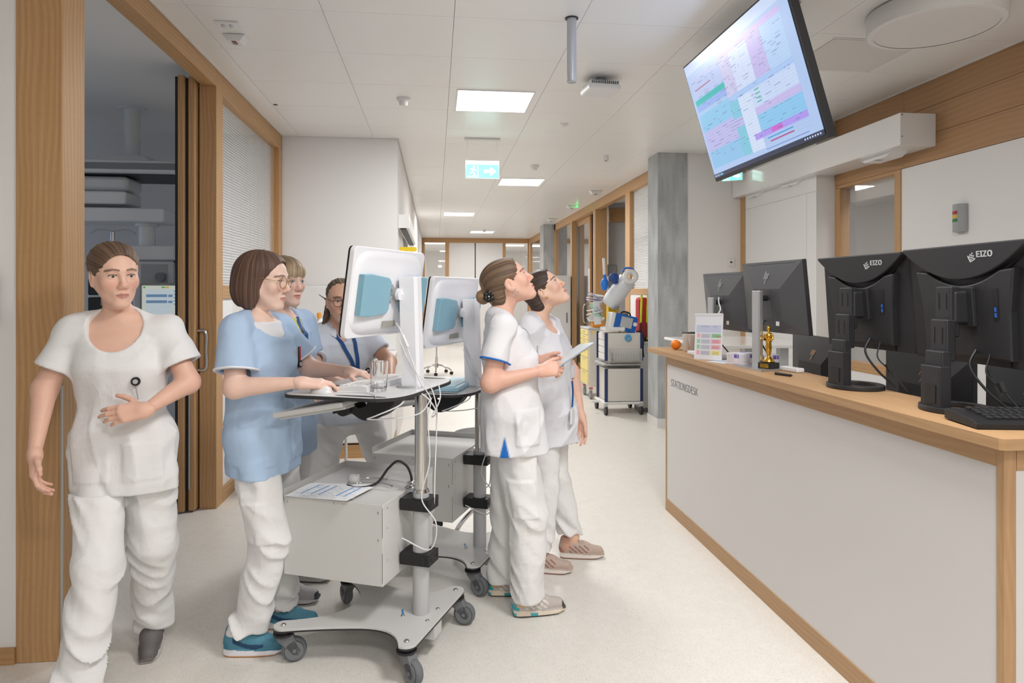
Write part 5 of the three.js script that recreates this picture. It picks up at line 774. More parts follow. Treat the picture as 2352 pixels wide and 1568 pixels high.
  const tg = nets(topF, lo.clone(), hi.clone(), 0.006, (x, y, z) => {
    if (T.necktrim) { const q = nf(x, y, z); if (q > -0.004 && q < 0.007) return lin(T.necktrim); }
    if (T.wedge) { const dx = x - P.x, dz = z - P.z, v = dx * F.x + dz * F.z, u = dx * Lf.x + dz * Lf.z; const k = (0.026 * (1 - (y - hemY) / 0.11) - Math.abs(v - T.wedge[1])) / 0.006; if (u * T.wedge[0] > 0.06 && y < hemY + 0.11 && k > 0) { const wc = lin(T.wedge[2]); return tc.map((q, i) => mix(q, wc[i], Math.min(1, k))); } }
    return tc;
  }, 2.2); const top = add(T.name, wrapUV(tg, P.x, P.z), M.clothV);
  if (T.trim) for (const c of cuts) { const e1 = new THREE.Vector3().crossVectors(c.dn, Math.abs(c.dn.y) < 0.9 ? V3(0, 1, 0) : V3(1, 0, 0)).normalize(), e2 = new THREE.Vector3().crossVectors(c.dn, e1), pts = []; for (let i = 0; i < 36; i++) { const a = i / 36 * 2 * PI, r = e1.clone().multiplyScalar(Math.cos(a)).addScaledVector(e2, Math.sin(a)), q = march(c.f, c.E.clone().addScaledVector(c.dn, -0.005).addScaledVector(r, 0.14), r.clone().multiplyScalar(-1), 0.13), w2 = march(topF, c.E.clone().addScaledVector(c.dn, -0.005).addScaledVector(r, 0.105), r.clone().multiplyScalar(-1), 0.09); const ra = q.clone().sub(c.E).dot(r), rb2 = w2.clone().sub(c.E).dot(r); pts.push(c.E.clone().addScaledVector(c.dn, -0.003).addScaledVector(r, clamp(rb2, ra - 0.012, ra + 0.012))); } const tg2 = new THREE.TubeGeometry(new THREE.CatmullRomCurve3(pts, true), 90, 0.0048, 6, true); add('cuff_trim', tg2, mat(T.trim, 0.8), top); }
  if (o.under) { const ug = nets((x, y, z) => { const d = bodyF(x, y, z) - 0.006; return Math.max(d, y - (N.y - 0.012 - 0.25 * Math.max(0, (x - N.x) * F.x + (z - N.z) * F.z)), N.y - 0.3 - y, nf(x, y, z) - 0.012); }, V3(N.x - 0.22, N.y - 0.32, N.z - 0.22), V3(N.x + 0.22, N.y + 0.02, N.z + 0.22), 0.007); add('undershirt', ug, o.under); }
  // trousers
  const pl_ = [[stack([sec(-0.12, 0.165, 0.115), sec(0, 0.178, 0.122), sec(0.1, 0.15, 0.105), sec(0.16, 0.14, 0.1)], F)]]; const cuffY = o.cuffY || { R: 0.075, L: 0.075 };
  for (const s of ['R', 'L']) { const k = o.kn[s], a = o.an[s]; const lg = uni([[rc(hip[s], k, 0.094 * (o.legW || 1), 0.078 * (o.legW || 1))], [rc(k, a.clone().add(V3(0, -0.06, 0)), 0.078 * (o.legW || 1), 0.07 * (o.legW || 1)), 0.03]]), cyv = cuffY[s]; pl_.push([(x, y, z) => smax(lg(x, y, z), cyv - y, 0.008), 0.03]); }
  const pRaw = uni(pl_), amp = (y, yk) => 0.35 + 0.9 * gau((y - 0.15) / 0.11) + 0.5 * gau((y - yk + 0.03) / 0.1) + 0.6 * gau((y - P.y + 0.1) / 0.09);
  const pF = (x, y, z) => { let d = pRaw(x, y, z); if (d > 0.05) return d; const keep = coreF(x, y, z) - 0.008; const a = amp(y, o.kn.R.y), dx = x - P.x, dz = z - P.z, u = dx * Lf.x + dz * Lf.z, v = dx * F.x + dz * F.z; d -= a * (0.013 * rid(noise3(x * 6 + seed, y * 13 + x * 12 + z * 7, z * 6)) - 0.006) + 0.007 * rid(noise3(x * 12, y * 2.5, z * 12 + seed)) + 0.0015 * noise3(x * 40, y * 40, z * 40);
    if (o.cargo) { const k = o.kn.R, t = clamp((y - k.y) / (P.y - k.y), 0, 1), cv = mix((k.x - P.x) * F.x + (k.z - P.z) * F.z, 0, t); if (u < mix((k.x - P.x) * Lf.x + (k.z - P.z) * Lf.z, -0.088, t) - 0.02) d -= 0.007 * sstep(-0.07, -0.062, v - cv) * (1 - sstep(0.055, 0.063, v - cv)) * sstep(0.47, 0.478, y) * (1 - sstep(0.64, 0.648, y)); }
    return smax(Math.max(Math.min(d, keep), y - hemY - 0.01), Math.min(cuffY.R, cuffY.L) - y, 0.006); };
  lo.y = Math.min(cuffY.R, cuffY.L) - 0.02; const ph = hi.clone(); ph.y = P.y + 0.2; add('trousers', wrapUV(nets(pF, lo.clone(), ph, 0.007, null, 2.2), P.x, P.z - 0.6, 0.65), o.pants || M.pants);
  // shoes
  for (const s of ['R', 'L']) { const [sg, lg] = shoeGeo(o.an[s].clone().setY(o.footY && o.footY[s] || 0), o.footTh[s], o.shoe); if (o.footPitch && o.footPitch[s]) { const c = o.an[s], m = new THREE.Matrix4().makeTranslation(c.x, 0, c.z).multiply(new THREE.Matrix4().makeRotationAxis(V3(Math.cos(o.footTh[s]), 0, -Math.sin(o.footTh[s])), o.footPitch[s])).multiply(new THREE.Matrix4().makeTranslation(-c.x, 0, -c.z)); for (const q of [sg, lg]) q.applyMatrix4(m); sg.computeBoundingBox(); const b = Math.max(0, 0.002 - sg.boundingBox.min.y); sg.translate(0, b, 0); lg.translate(0, b, 0); } const shq = add('shoe', sg, M.shoe); add('laces', lg, mat(o.shoe.lace || 0xe0dcd6, 0.8), shq); }
  return { g, F, Lf, HM, topF, bodyF, add, N, P, sp_, surf: (y, u, away = 0.4) => march((x, yy, z) => Math.min(topF(x, yy, z), yy > N.y - 0.25 ? bodyF(x, yy, z) : 9), sp_(y).addScaledVector(Lf, u).addScaledVector(F, away), F.clone().multiplyScalar(-1)) };
}
const locG = (HM, geos) => { const g = merge(geos); g.applyMatrix4(HM); return g; };
function glasses(p, color, R = 0.024, metal) { const m = metal ? mat(color, 0.3, { metalness: 0.8 }) : mat(color, 0.3); p.add('glasses', locG(p.HM, [tor(R, 0.0016, [0.032, 0.001, 0.1], [0, 0.18, 0]), tor(R, 0.0016, [-0.032, 0.001, 0.1], [0, -0.18, 0]), tube([[-0.009, 0.005, 0.104], [0, 0.009, 0.106], [0.009, 0.005, 0.104]], 0.0013, 10), tube([[0.055, 0.006, 0.096], [0.074, 0.01, 0.05], [0.079, 0.012, 0.0], [0.078, -0.002, -0.018]], 0.0015, 20), tube([[-0.055, 0.006, 0.096], [-0.074, 0.01, 0.05], [-0.079, 0.012, 0.0], [-0.078, -0.002, -0.018]], 0.0015, 20)]), m); }
function ribbon(p, pts, wd, m, name = 'lanyard') { const c = new THREE.CatmullRomCurve3(pts), n = 40, pos = [], idx = []; for (let i = 0; i <= n; i++) { const q = c.getPoint(i / n), t = c.getTangent(i / n), s = new THREE.Vector3().crossVectors(t, p.F).normalize(); for (const k of [-1, 1]) for (const h of [0, 0.0015]) { const r = q.clone().addScaledVector(s, k * wd / 2).addScaledVector(p.F, h); pos.push(r.x, r.y, r.z); } } for (let i = 0; i < n; i++) { const a = i * 4; idx.push(a, a + 2, a + 6, a, a + 6, a + 4, a + 1, a + 5, a + 7, a + 1, a + 7, a + 3, a, a + 4, a + 5, a, a + 5, a + 1, a + 2, a + 3, a + 7, a + 2, a + 7, a + 6); } const g = new THREE.BufferGeometry(); g.setAttribute('position', new THREE.Float32BufferAttribute(pos, 3)); g.setIndex(idx); g.computeVertexNormals(); p.add(name, g, m); }
function badge(p, y, u, o = {}) { // reel with a card hanging below, on the front of the top
  const q = p.surf(y, u).addScaledVector(p.F, 0.008), th = Math.atan2(p.F.x, p.F.z); const r = cy(0.016, 0.016, 0.008, [0, 0, 0], [PI / 2, 0, 0], 20); r.rotateY(th); r.translate(q.x, q.y, q.z); const reel = p.add('badge_reel', r, M.black); const c2 = cy(0.009, 0.009, 0.003, [0, 0, 0.005], [PI / 2, 0, 0], 16); c2.rotateY(th); c2.translate(q.x, q.y, q.z); p.add('reel_cap', c2, M.lgrey, reel);
  const len = o.len || 0.07, b = p.surf(y - len - 0.03, u).addScaledVector(p.F, 0.01); p.add('badge_cord', rod([q.x, q.y - 0.014, q.z], [b.x, b.y + 0.03, b.z], 0.002), M.lgrey, reel); const k = rb(0.054, 0.07, 0.003, 0.001, [0, 0, 0], [0, 0, 0], 1); k.rotateY(th); k.translate(b.x, b.y - 0.005, b.z); p.add('badge_card', k, mat(0xe9edf0, 0.3)); }
function pens(p, y, u) { const q = p.surf(y, u).addScaledVector(p.F, 0.006); [[0, 0x2a2a2e], [0.014, 0xc8232a], [-0.012, 0xb9bcc0]].forEach(([k, c]) => { const a = q.clone().addScaledVector(p.Lf, k); p.add('pen', rod([a.x, a.y - 0.03, a.z], [a.x, a.y + 0.03, a.z], 0.004, 0.003, 8), mat(c, 0.4)); }); }
function collar(p, m, r = 0.066, col) { const N = p.N, pts = []; for (let i = 0; i <= 16; i++) { const a = PI * 0.12 + i / 16 * PI * 1.76; const q = N.clone().addScaledVector(p.F, Math.cos(a) * r * 0.95 - 0.005).addScaledVector(p.Lf, Math.sin(a) * r); q.y += 0.012 - Math.max(0, Math.cos(a)) * 0.04; pts.push(q); } const c = new THREE.CatmullRomCurve3(pts), n = 48, pos = [], idx = []; for (let i = 0; i <= n; i++) { const q = c.getPoint(i / n), o = q.clone().sub(N).setY(0).normalize(), f = 0.5 - Math.abs(i / n - 0.5), e = 0.016 + 0.022 * Math.exp(-(((f) / 0.09) ** 2)); [[0, 0], [0.004, 0.012], [0.014, 0.006], [0.022, -e], [0.016, -e], [0.008, 0]].forEach(([r2, h]) => { pos.push(q.x + o.x * r2, q.y + h, q.z + o.z * r2); }); } for (let i = 0; i < n; i++) for (let k = 0; k < 5; k++) { const a = i * 6 + k; idx.push(a, a + 1, a + 7, a, a + 7, a + 6); } const g = new THREE.BufferGeometry(); g.setAttribute('position', new THREE.Float32BufferAttribute(pos, 3)); g.setIndex(idx); g.computeVertexNormals(); p.add('collar', g, m); }

function lany(p, y0, u0, y1, u1, wd, m, name) { const pts = []; for (let i = 0; i <= 9; i++) { const t = i / 9; pts.push(p.surf(mix(y0, y1, t), mix(u0, u1, t)).addScaledVector(p.F, 0.008)); } ribbon(p, pts, wd, m, name); }
// ---------------------------------------------------------------- the people
const SKIN = 0xf0cdbb, D2 = PI / 180, T3 = [[0.35, 0.45, 0.3], [0.35, 0.45, 0.3], [0.4, 0.5, 0.3], [0.45, 0.5, 0.3]];
const blueTop = { name: 'tunic', color: 0xb2cae6, trim: 0xe9edf2, waist: 0.152, wHem: [0.17, 0.128], hem: 0.735, sleeve: 0.72, cuff: 0.076, neckE: [0.07, -0.005, 0.1, 0.09, 0.1], fold: 1.1, pocket: [[-0.14, 0.0, 0.78, 0.95, 1], [0.02, 0.15, 0.78, 0.95, 1]] };
// nurse in blue typing at the front trolley
{
  const th = 72 * D2, p = person({
    label: 'person in blue scrub top and glasses typing at the front trolley', root: [-0.76, 3.02], th, skin: SKIN, iris: 0x6a7480, girth: 1.0,
    pel: W(-0.74, 0.9, 3.03), neck: W(-0.742, 1.4, 3.0), headC: W(-0.722, 1.548, 2.995), head: { yaw: 78 * D2, pitch: 0.1, brow: 0x6b4f3c, lip: 0xc98880, nose: 1.35 },
    el: { R: W(-0.785, 1.125, 2.79), L: W(-0.57, 1.15, 3.2) }, wr: { R: W(-0.53, 1.145, 2.765), L: W(-0.385, 1.15, 3.09) },
    hand: { R: { dir: V3(0.97, -0.1, -0.2), nrm: V3(0.15, 0.9, 0.3), curl: [[0.25, 0.5, 0.3], [0.2, 0.5, 0.3], [0.4, 0.6, 0.3], [0.5, 0.6, 0.3]], thumb: [0.7, 0.75, -0.3] }, L: { dir: V3(0.92, -0.12, 0.35), nrm: V3(0.1, 1, 0), curl: [[0.4, 0.6, 0.3], [0.35, 0.6, 0.4], [0.4, 0.6, 0.4], [0.45, 0.6, 0.4]] } },
    kn: { R: W(-0.685, 0.47, 2.95), L: W(-0.665, 0.47, 3.13) }, an: { R: W(-0.795, 0.09, 2.95), L: W(-0.7, 0.09, 3.17) }, footTh: { R: 88 * D2, L: 84 * D2 },
    top: blueTop, under: M.scrubWhite, cargo: 1, legW: 1.02, cuffY: { R: 0.085, L: 0.085 },
    shoe: { upper: 0x4f8aa0, sole: 0xeceaf0, accent: 0x3f7f98, stripe: 0x1f4668, swoosh: 1, tread: 0xd99a5a, lace: 0x4a8496 },
    hair: () => hairGeo([[el(0, 0.044, -0.018, 0.087, 0.088, 0.113)], [el(0, -0.03, -0.075, 0.085, 0.095, 0.06), 0.04], [el(0.066, -0.035, -0.028, 0.026, 0.095, 0.046), 0.03], [el(-0.066, -0.035, -0.028, 0.026, 0.095, 0.046), 0.03], [el(0, -0.02, 0.082, 0.08, 0.106, 0.084), 0.012, -1], [el(0, -0.2, -0.02, 0.2, 0.085, 0.2), 0.012, -1], [el(0, -0.12, -0.02, 0.056, 0.08, 0.055), 0.01, -1]], 'down', 0x46322a, 0x735544),
  });
  glasses(p, 0xb49a72, 0.024, true); badge(p, 1.19, 0.075); pens(p, 1.235, 0.075);
}
// nurse in blue behind her
{
  const th = 58 * D2, p = person({
    label: 'person with blond fringe in blue scrub top, half hidden behind her colleague', root: [-0.76, 3.56], th, skin: 0xf0cab8, iris: 0x5f7488,
    pel: W(-0.775, 0.9, 3.58), neck: W(-0.775, 1.395, 3.56), headC: W(-0.75, 1.553, 3.55), head: { yaw: 52 * D2, pitch: 0.06, brow: 0x9a7c5c, lip: 0xc97872, open: 0.0016 },
    el: { R: W(-0.81, 1.1, 3.38), L: W(-0.65, 1.12, 3.68) }, wr: { R: W(-0.68, 1.02, 3.4), L: W(-0.53, 1.06, 3.56) },
    hand: { R: { dir: V3(0.95, -0.2, -0.2), nrm: V3(0, 1, 0), curl: T3 }, L: { dir: V3(0.9, -0.2, 0.3), nrm: V3(0, 1, 0), curl: T3 } },
    kn: { R: W(-0.75, 0.47, 3.47), L: W(-0.735, 0.47, 3.66) }, an: { R: W(-0.735, 0.09, 3.42), L: W(-0.71, 0.09, 3.68) }, footTh: { R: 82 * D2, L: 75 * D2 },
    top: { ...blueTop, hem: 0.68, pocket: null, trim: null, neckE: [0.075, -0.01, 0.085, 0.13, 0.1] }, under: mat(0xd9d48e, 0.85),
    shoe: { upper: 0xb9b8ba, sole: 0xd9d8d8, accent: 0x8a8a90, toe: 0x4a4a50, stripe: 0x3c3c42, tread: 0x3a3a3c },
    hair: () => hairGeo([[el(0, 0.044, -0.018, 0.086, 0.089, 0.113)], [el(0, 0.05, 0.05, 0.066, 0.05, 0.05), 0.02], [el(0, -0.02, -0.08, 0.065, 0.07, 0.05), 0.03], [el(0.07, -0.0, -0.01, 0.018, 0.05, 0.035), 0.02], [el(-0.07, -0.0, -0.01, 0.018, 0.05, 0.035), 0.02], [el(0, -0.05, 0.09, 0.07, 0.078, 0.075), 0.01, -1], [el(0, -0.13, 0, 0.1, 0.07, 0.1), 0.01, -1]], 'down', 0x8a7358, 0xcfb894, null, null, (x, y, z, c) => { const t = sstep(0.06, 0.12, y + 0.02 * noise3(x * 40, y * 40, z * 40)); return c.map((v, i) => mix(v, lin(0x6a5640)[i], t * 0.7)); }),
  });
  lany(p, 1.375, -0.062, 1.13, 0.01, 0.022, M.lanyard, 'lanyard'); lany(p, 1.375, 0.062, 1.13, 0.02, 0.022, M.lanyard, 'lanyard');
  badge(p, 1.11, 0.03);
}
// nurse in white polo behind the rear trolley
{
  const th = 30 * D2, p = person({
    label: 'person in pale polo shirt and dark glasses leaning on the rear trolley', root: [-0.52, 4.06], th, skin: 0xe2b499, iris: 0x4a3828,
    pel: W(-0.520, 0.8, 4.139), neck: W(-0.556, 1.31, 3.973), headC: W(-0.525, 1.452, 3.910), head: { yaw: 16 * D2, pitch: 0.08, brow: 0x4a3a2e, lip: 0xb9776c, nose: 1.35, jaw: 0.95 },
    sh: { R: W(-0.707, 1.245, 3.910), L: W(-0.400, 1.25, 4.056) }, el: { R: W(-0.624, 1.06, 3.723), L: W(-0.265, 1.1, 3.994) }, wr: { R: W(-0.416, 1.04, 3.661), L: W(-0.244, 1.035, 3.775) },
    hand: { R: { dir: V3(0.9, -0.12, 0.3), nrm: V3(0, 1, 0.1), curl: T3 }, L: { dir: V3(0.3, -0.12, 0.9), nrm: V3(0, 1, 0.1), curl: T3 } },
    kn: { R: W(-0.660, 0.42, 4.056), L: W(-0.312, 0.45, 4.181) }, an: { R: W(-0.686, 0.09, 4.108), L: W(-0.291, 0.09, 4.326) }, footTh: { R: 15 * D2, L: 40 * D2 },
    top: { name: 'polo_shirt', color: 0xd6dde8, wHem: [0.19, 0.14], waist: 0.165, hem: 0.74, sleeve: 0.62, cuff: 0.068, neckE: [0.075, -0.01, 0.05, 0.08, 0.07], fold: 0.9 },
    shoe: { upper: 0xd8d8da, sole: 0xe6e6e6, tread: 0x888888 },
    hair: () => hairGeo([[el(0, 0.042, -0.024, 0.081, 0.085, 0.1)], [el(-0.01, -0.03, -0.09, 0.05, 0.055, 0.045), 0.03], [rc(V3(-0.068, -0.03, -0.045), V3(-0.105, -0.19, -0.03), 0.013, 0.004), 0.02], [rc(V3(-0.06, -0.04, -0.06), V3(-0.07, -0.16, -0.04), 0.012, 0.004), 0.02], [rc(V3(-0.07, 0.0, -0.06), V3(-0.115, 0.03, -0.06), 0.006, 0.002), 0.01], [el(0, -0.018, 0.087, 0.072, 0.1, 0.074), 0.01, -1], [el(0, -0.12, 0.01, 0.085, 0.075, 0.075), 0.01, -1]], 'back', 0x4a3d33, 0x7d6a58),
  });
  glasses(p, 0x4a3c34, 0.0245); collar(p, mat(0xe2e8f0, 0.85)); badge(p, 1.05, 0.1);
  lany(p, 1.27, -0.045, 1.03, 0.02, 0.02, M.lanyard, 'lanyard'); lany(p, 1.27, 0.055, 1.03, 0.025, 0.02, M.lanyard, 'lanyard');
}
const hold = [[0.55, 0.75, 0.4], [0.6, 0.8, 0.4], [0.65, 0.85, 0.4], [0.7, 0.9, 0.4]];
// nurse in white tunic looking up at the ceiling display, holding a tablet
{
  const th = 84 * D2, p = person({
    label: 'person in white tunic with blue cuffs and hair bun, holding a tablet', root: [0.36, 3.24], th, skin: 0xe9b9a3, iris: 0x6f88a0,
    pel: W(0.365, 0.9, 3.25), neck: W(0.325, 1.4, 3.27), headC: W(0.352, 1.545, 3.27), head: { yaw: 88 * D2, pitch: -0.5, brow: 0x6a4e3a, lip: 0xc8807c, nose: 1.35, look: 0.2, gaze: 0.001, open: 0.0008 },
    el: { R: W(0.245, 1.09, 3.07), L: W(0.38, 1.1, 3.46) }, wr: { R: W(0.473, 1.14, 3.085), L: W(0.5, 1.165, 3.3) },
    hand: { R: { dir: V3(0.95, 0.12, -0.12), nrm: V3(-0.2, 0.35, 0.9), curl: hold, thumb: [0.5, 0.85, -0.1] }, L: { dir: V3(0.95, 0.0, 0.25), nrm: V3(0.0, 0.3, -0.95), curl: hold, thumb: [0.5, 0.85, -0.1] } },
    kn: { R: W(0.425, 0.46, 3.15), L: W(0.35, 0.46, 3.34) }, an: { R: W(0.43, 0.09, 3.16), L: W(0.335, 0.09, 3.385) }, footTh: { R: 95 * D2, L: 88 * D2 },
    top: { name: 'tunic', color: 0xe9e8ea, trim: 0x1f6cc0, wHem: [0.195, 0.152], hem: 0.755, sleeve: 0.62, cuff: 0.067, neckE: [0.06, -0.0, 0.085, 0.11, 0.095], fold: 1, pocketSide: [0.01, 0.13, 0.8, 0.97, -1], wedge: [-1, -0.035, 0x1f6cc0] }, cargo: 1, legW: 1.08, cuffY: { R: 0.07, L: 0.07 },
    shoe: { upper: 0xbdb4ac, sole: 0xe6d8c4, accent: 0x48a8b4, toe: 0x4a4648, soleMark: 1, stripe: 0xe6e2de, panel: 0xd9b48c, tread: 0x3a3a3e, lace: 0xb9b2ac },
    hair: () => hairGeo([[el(0, 0.042, -0.018, 0.086, 0.086, 0.111)], [el(0, -0.035, -0.075, 0.058, 0.06, 0.05), 0.03], [el(0.012, 0.0, -0.145, 0.036, 0.036, 0.032), 0.012], [rc(V3(0.0, -0.03, -0.1), V3(0.0, -0.11, -0.1), 0.018, 0.006), 0.02], [rc(V3(-0.03, -0.05, -0.08), V3(-0.035, -0.11, -0.075), 0.01, 0.003), 0.015], [el(0, -0.014, 0.088, 0.07, 0.104, 0.078), 0.01, -1], [el(0, -0.105, 0.03, 0.09, 0.08, 0.07), 0.01, -1], [el(-0.08, -0.012, -0.002, 0.02, 0.036, 0.02), 0.008, -1], [el(0.08, -0.012, -0.002, 0.02, 0.036, 0.02), 0.008, -1]], 'back', 0x4c3c31, 0x8a6d52, null, V3(0.13, 0.16, 0.14), (x, y, z, c) => z < -0.118 ? c.map((v, i) => mix(v, lin(0xb08a62)[i], 0.6)) : c),
  });
  const pet = []; for (let i = 0; i < 6; i++) { const a = i * PI / 3; pet.push(sp(0.012, [-0.05, -0.01 + Math.sin(a) * 0.017, -0.118 + Math.cos(a) * 0.017], [0.5, 1, 1], [a, 0, 0], 12)); }
  const cl = p.add('hair_clip', locG(p.HM, pet), mat(0x121214, 0.2)); p.add('clip_pearl', locG(p.HM, [sp(0.004, [-0.057, -0.01, -0.118], null, undefined, 10)]), M.white, cl);
  p.add('earring', locG(p.HM, [tor(0.014, 0.0014, [-0.08, -0.052, 0.0], [0, PI / 2 - 0.3, 0])]), M.chrome);
  lany(p, 1.37, -0.07, 1.29, -0.045, 0.009, M.grey, 'necklace');
  pens(p, 1.21, 0.02);
}
{
  const a = W(0.53, 1.135, 3.09), b = W(0.73, 1.255, 3.14), u = b.clone().sub(a).normalize(), s = W(0.56, 1.15, 3.30).sub(a), v = s.clone().addScaledVector(u, -s.dot(u)).normalize(), n = new THREE.Vector3().crossVectors(u, v), c = a.clone().addScaledVector(u, 0.13).addScaledVector(v, 0.09).addScaledVector(n, 0.0);
  const t = thing('tablet', 'white tablet held up in both hands', 'tablet', [c.x, c.y, c.z]); t.quaternion.setFromRotationMatrix(new THREE.Matrix4().makeBasis(u, v, n)); obj('case', [rb(0.25, 0.185, 0.008, 0.003)], mat(0x9aa4ae, 0.4), t); obj('screen', [bx(0.235, 0.17, 0.001, [0, 0, 0.0045])], mat(0xdbe6ea, 0.15), t); obj('back_cover', [bx(0.235, 0.17, 0.001, [0, 0, -0.0045])], mat(0xd6e0e4, 0.3), t);
}
// dark-haired nurse behind her, also looking up
{
  const th = 62 * D2, p = person({
    label: 'dark-haired person in plain white tunic looking up, behind the tablet holder', root: [0.63, 3.74], th, skin: 0xecc2aa, iris: 0x4f3d2c,
    pel: W(0.625, 0.87, 3.76), neck: W(0.572, 1.365, 3.74), headC: W(0.6, 1.508, 3.725), head: { yaw: 71 * D2, pitch: -0.62, brow: 0x3a2c22, lip: 0xbd7a72, nose: 1.25, look: 0.12, gaze: 0.001 },
    el: { R: W(0.5, 1.07, 3.64), L: W(0.78, 1.04, 3.86) }, wr: { R: W(0.535, 0.84, 3.62), L: W(0.815, 0.81, 3.78) },
    hand: { R: { dir: V3(0.2, -0.97, 0.1), nrm: V3(-0.5, 0, 0.85), curl: T3 }, L: { dir: V3(0.05, -1, 0.1), nrm: V3(0.7, 0, -0.7), curl: [[0.2, 0.3, 0.2], [0.25, 0.35, 0.2], [0.3, 0.4, 0.2], [0.35, 0.4, 0.2]], thumb: [0.35, 0.9, -0.2] } },
    kn: { R: W(0.6, 0.46, 3.66), L: W(0.69, 0.46, 3.82) }, an: { R: W(0.56, 0.09, 3.645), L: W(0.775, 0.115, 3.815) }, footTh: { R: 72 * D2, L: 80 * D2 },
    top: { name: 'tunic', color: 0xe6e6ea, wHem: [0.185, 0.14], hem: 0.67, sleeve: 0.66, cuff: 0.066, neckE: [0.085, -0.015, 0.095, 0.082, 0.1], fold: 1, pocket: [[0.0, 0.14, 0.72, 0.88, 1]] }, legW: 0.86, cuffY: { R: 0.11, L: 0.14 },
    shoe: { upper: 0xb8a496, sole: 0xe4dcd6, accent: 0xa87868, stripe: 0x8a5a50, panel: 0xc79a86, tread: 0xa06a50, lace: 0xe6ded2 },
    hair: () => hairGeo([[el(0, 0.042, -0.018, 0.086, 0.086, 0.111)], [el(0, -0.04, -0.07, 0.062, 0.06, 0.05), 0.03], [el(0, -0.075, -0.115, 0.03, 0.028, 0.028), 0.015], [rc(V3(0, -0.09, -0.125), V3(0, -0.2, -0.11), 0.02, 0.012), 0.02], [el(0, -0.016, 0.09, 0.07, 0.102, 0.075), 0.01, -1], [el(0, -0.115, 0.03, 0.09, 0.08, 0.075), 0.01, -1]], 'back', 0x2f241e, 0x564236, V3(-0.13, -0.26, -0.2)),
  });
  p.add('scrunchie', locG(p.HM, [tor(0.024, 0.012, [0, -0.085, -0.125], [PI / 2 - 0.4, 0, 0])]), mat(0x6a5a52, 0.8)); p.add('earring', locG(p.HM, [sp(0.006, [-0.08, -0.046, 0.0], null, undefined, 12)]), M.gold);
  badge(p, 1.14, 0.1, { len: 0.05 }); pens(p, 1.16, 0.12);
  const q = p.surf(0.86, -0.06).addScaledVector(p.F, 0.012), th2 = Math.atan2(p.F.x, p.F.z); p.add('key_lanyard', tube([[q.x, q.y + 0.16, q.z], [q.x + 0.004, q.y + 0.1, q.z], [q.x, q.y + 0.02, q.z + 0.004]], 0.005), M.lanyard); const k = rb(0.055, 0.085, 0.012, 0.004, [0, 0, 0], [0, 0, 0], 1); k.rotateY(th2); k.translate(q.x, q.y - 0.03, q.z); p.add('id_card', k, mat(0xe8eaec, 0.3));
}
// nurse walking out of the dark room towards the viewer
{
  const th = 8 * D2, p = person({
    label: 'person in white scrubs walking out of the dark room at left', root: [-1.19, 2.78], th, girth: 0.95, skin: 0xe8bca6, iris: 0x5a4632,
    pel: W(-1.195, 0.93, 2.8), neck: W(-1.205, 1.41, 2.77), headC: W(-1.21, 1.565, 2.745), head: { yaw: 40 * D2, pitch: 0.12, roll: 0.05, brow: 0x54402f, lip: 0xbd7d74 },
    el: { R: W(-1.445, 1.14, 2.72), L: W(-0.955, 1.15, 2.78) }, wr: { R: W(-1.415, 0.93, 2.6), L: W(-1.04, 1.075, 2.6) },
    hand: { R: { dir: V3(0.15, -0.95, 0.3), nrm: V3(-0.9, 0, 0.3), curl: T3 }, L: { dir: V3(-0.93, -0.1, 0.3), nrm: V3(0.1, 0.3, 0.95), curl: T3 } },
    kn: { R: W(-1.235, 0.5, 2.66), L: W(-1.13, 0.5, 2.88) }, an: { R: W(-1.27, 0.09, 2.56), L: W(-1.195, 0.135, 3.07) }, footTh: { R: 2 * D2, L: 12 * D2 }, footPitch: { L: 0.3 },
    top: { name: 'tunic', color: 0xe9e8e8, wHem: [0.18, 0.13], waist: 0.155, hem: 0.74, sleeve: 0.66, cuff: 0.076, neckE: [0.075, -0.015, 0.1, 0.12, 0.1], fold: 1, pocket: [[-0.16, -0.02, 0.79, 0.94, 1], [0.02, 0.16, 0.79, 0.94, 1]] }, legW: 1.05,
    shoe: { upper: 0x6c6868, sole: 0xd8d2cc, tread: 0xc8c0b8, lace: 0x5a5656 },
    hair: () => hairGeo([[el(0, 0.042, -0.018, 0.086, 0.086, 0.111)], [el(0, 0.0, -0.12, 0.04, 0.04, 0.035), 0.02], [el(0, -0.018, 0.09, 0.07, 0.102, 0.075), 0.01, -1], [el(0, -0.11, 0.02, 0.09, 0.08, 0.08), 0.01, -1]], 'back', 0x4a382c, 0x7a5f4a),
  });
  badge(p, 1.17, 0.08);
}
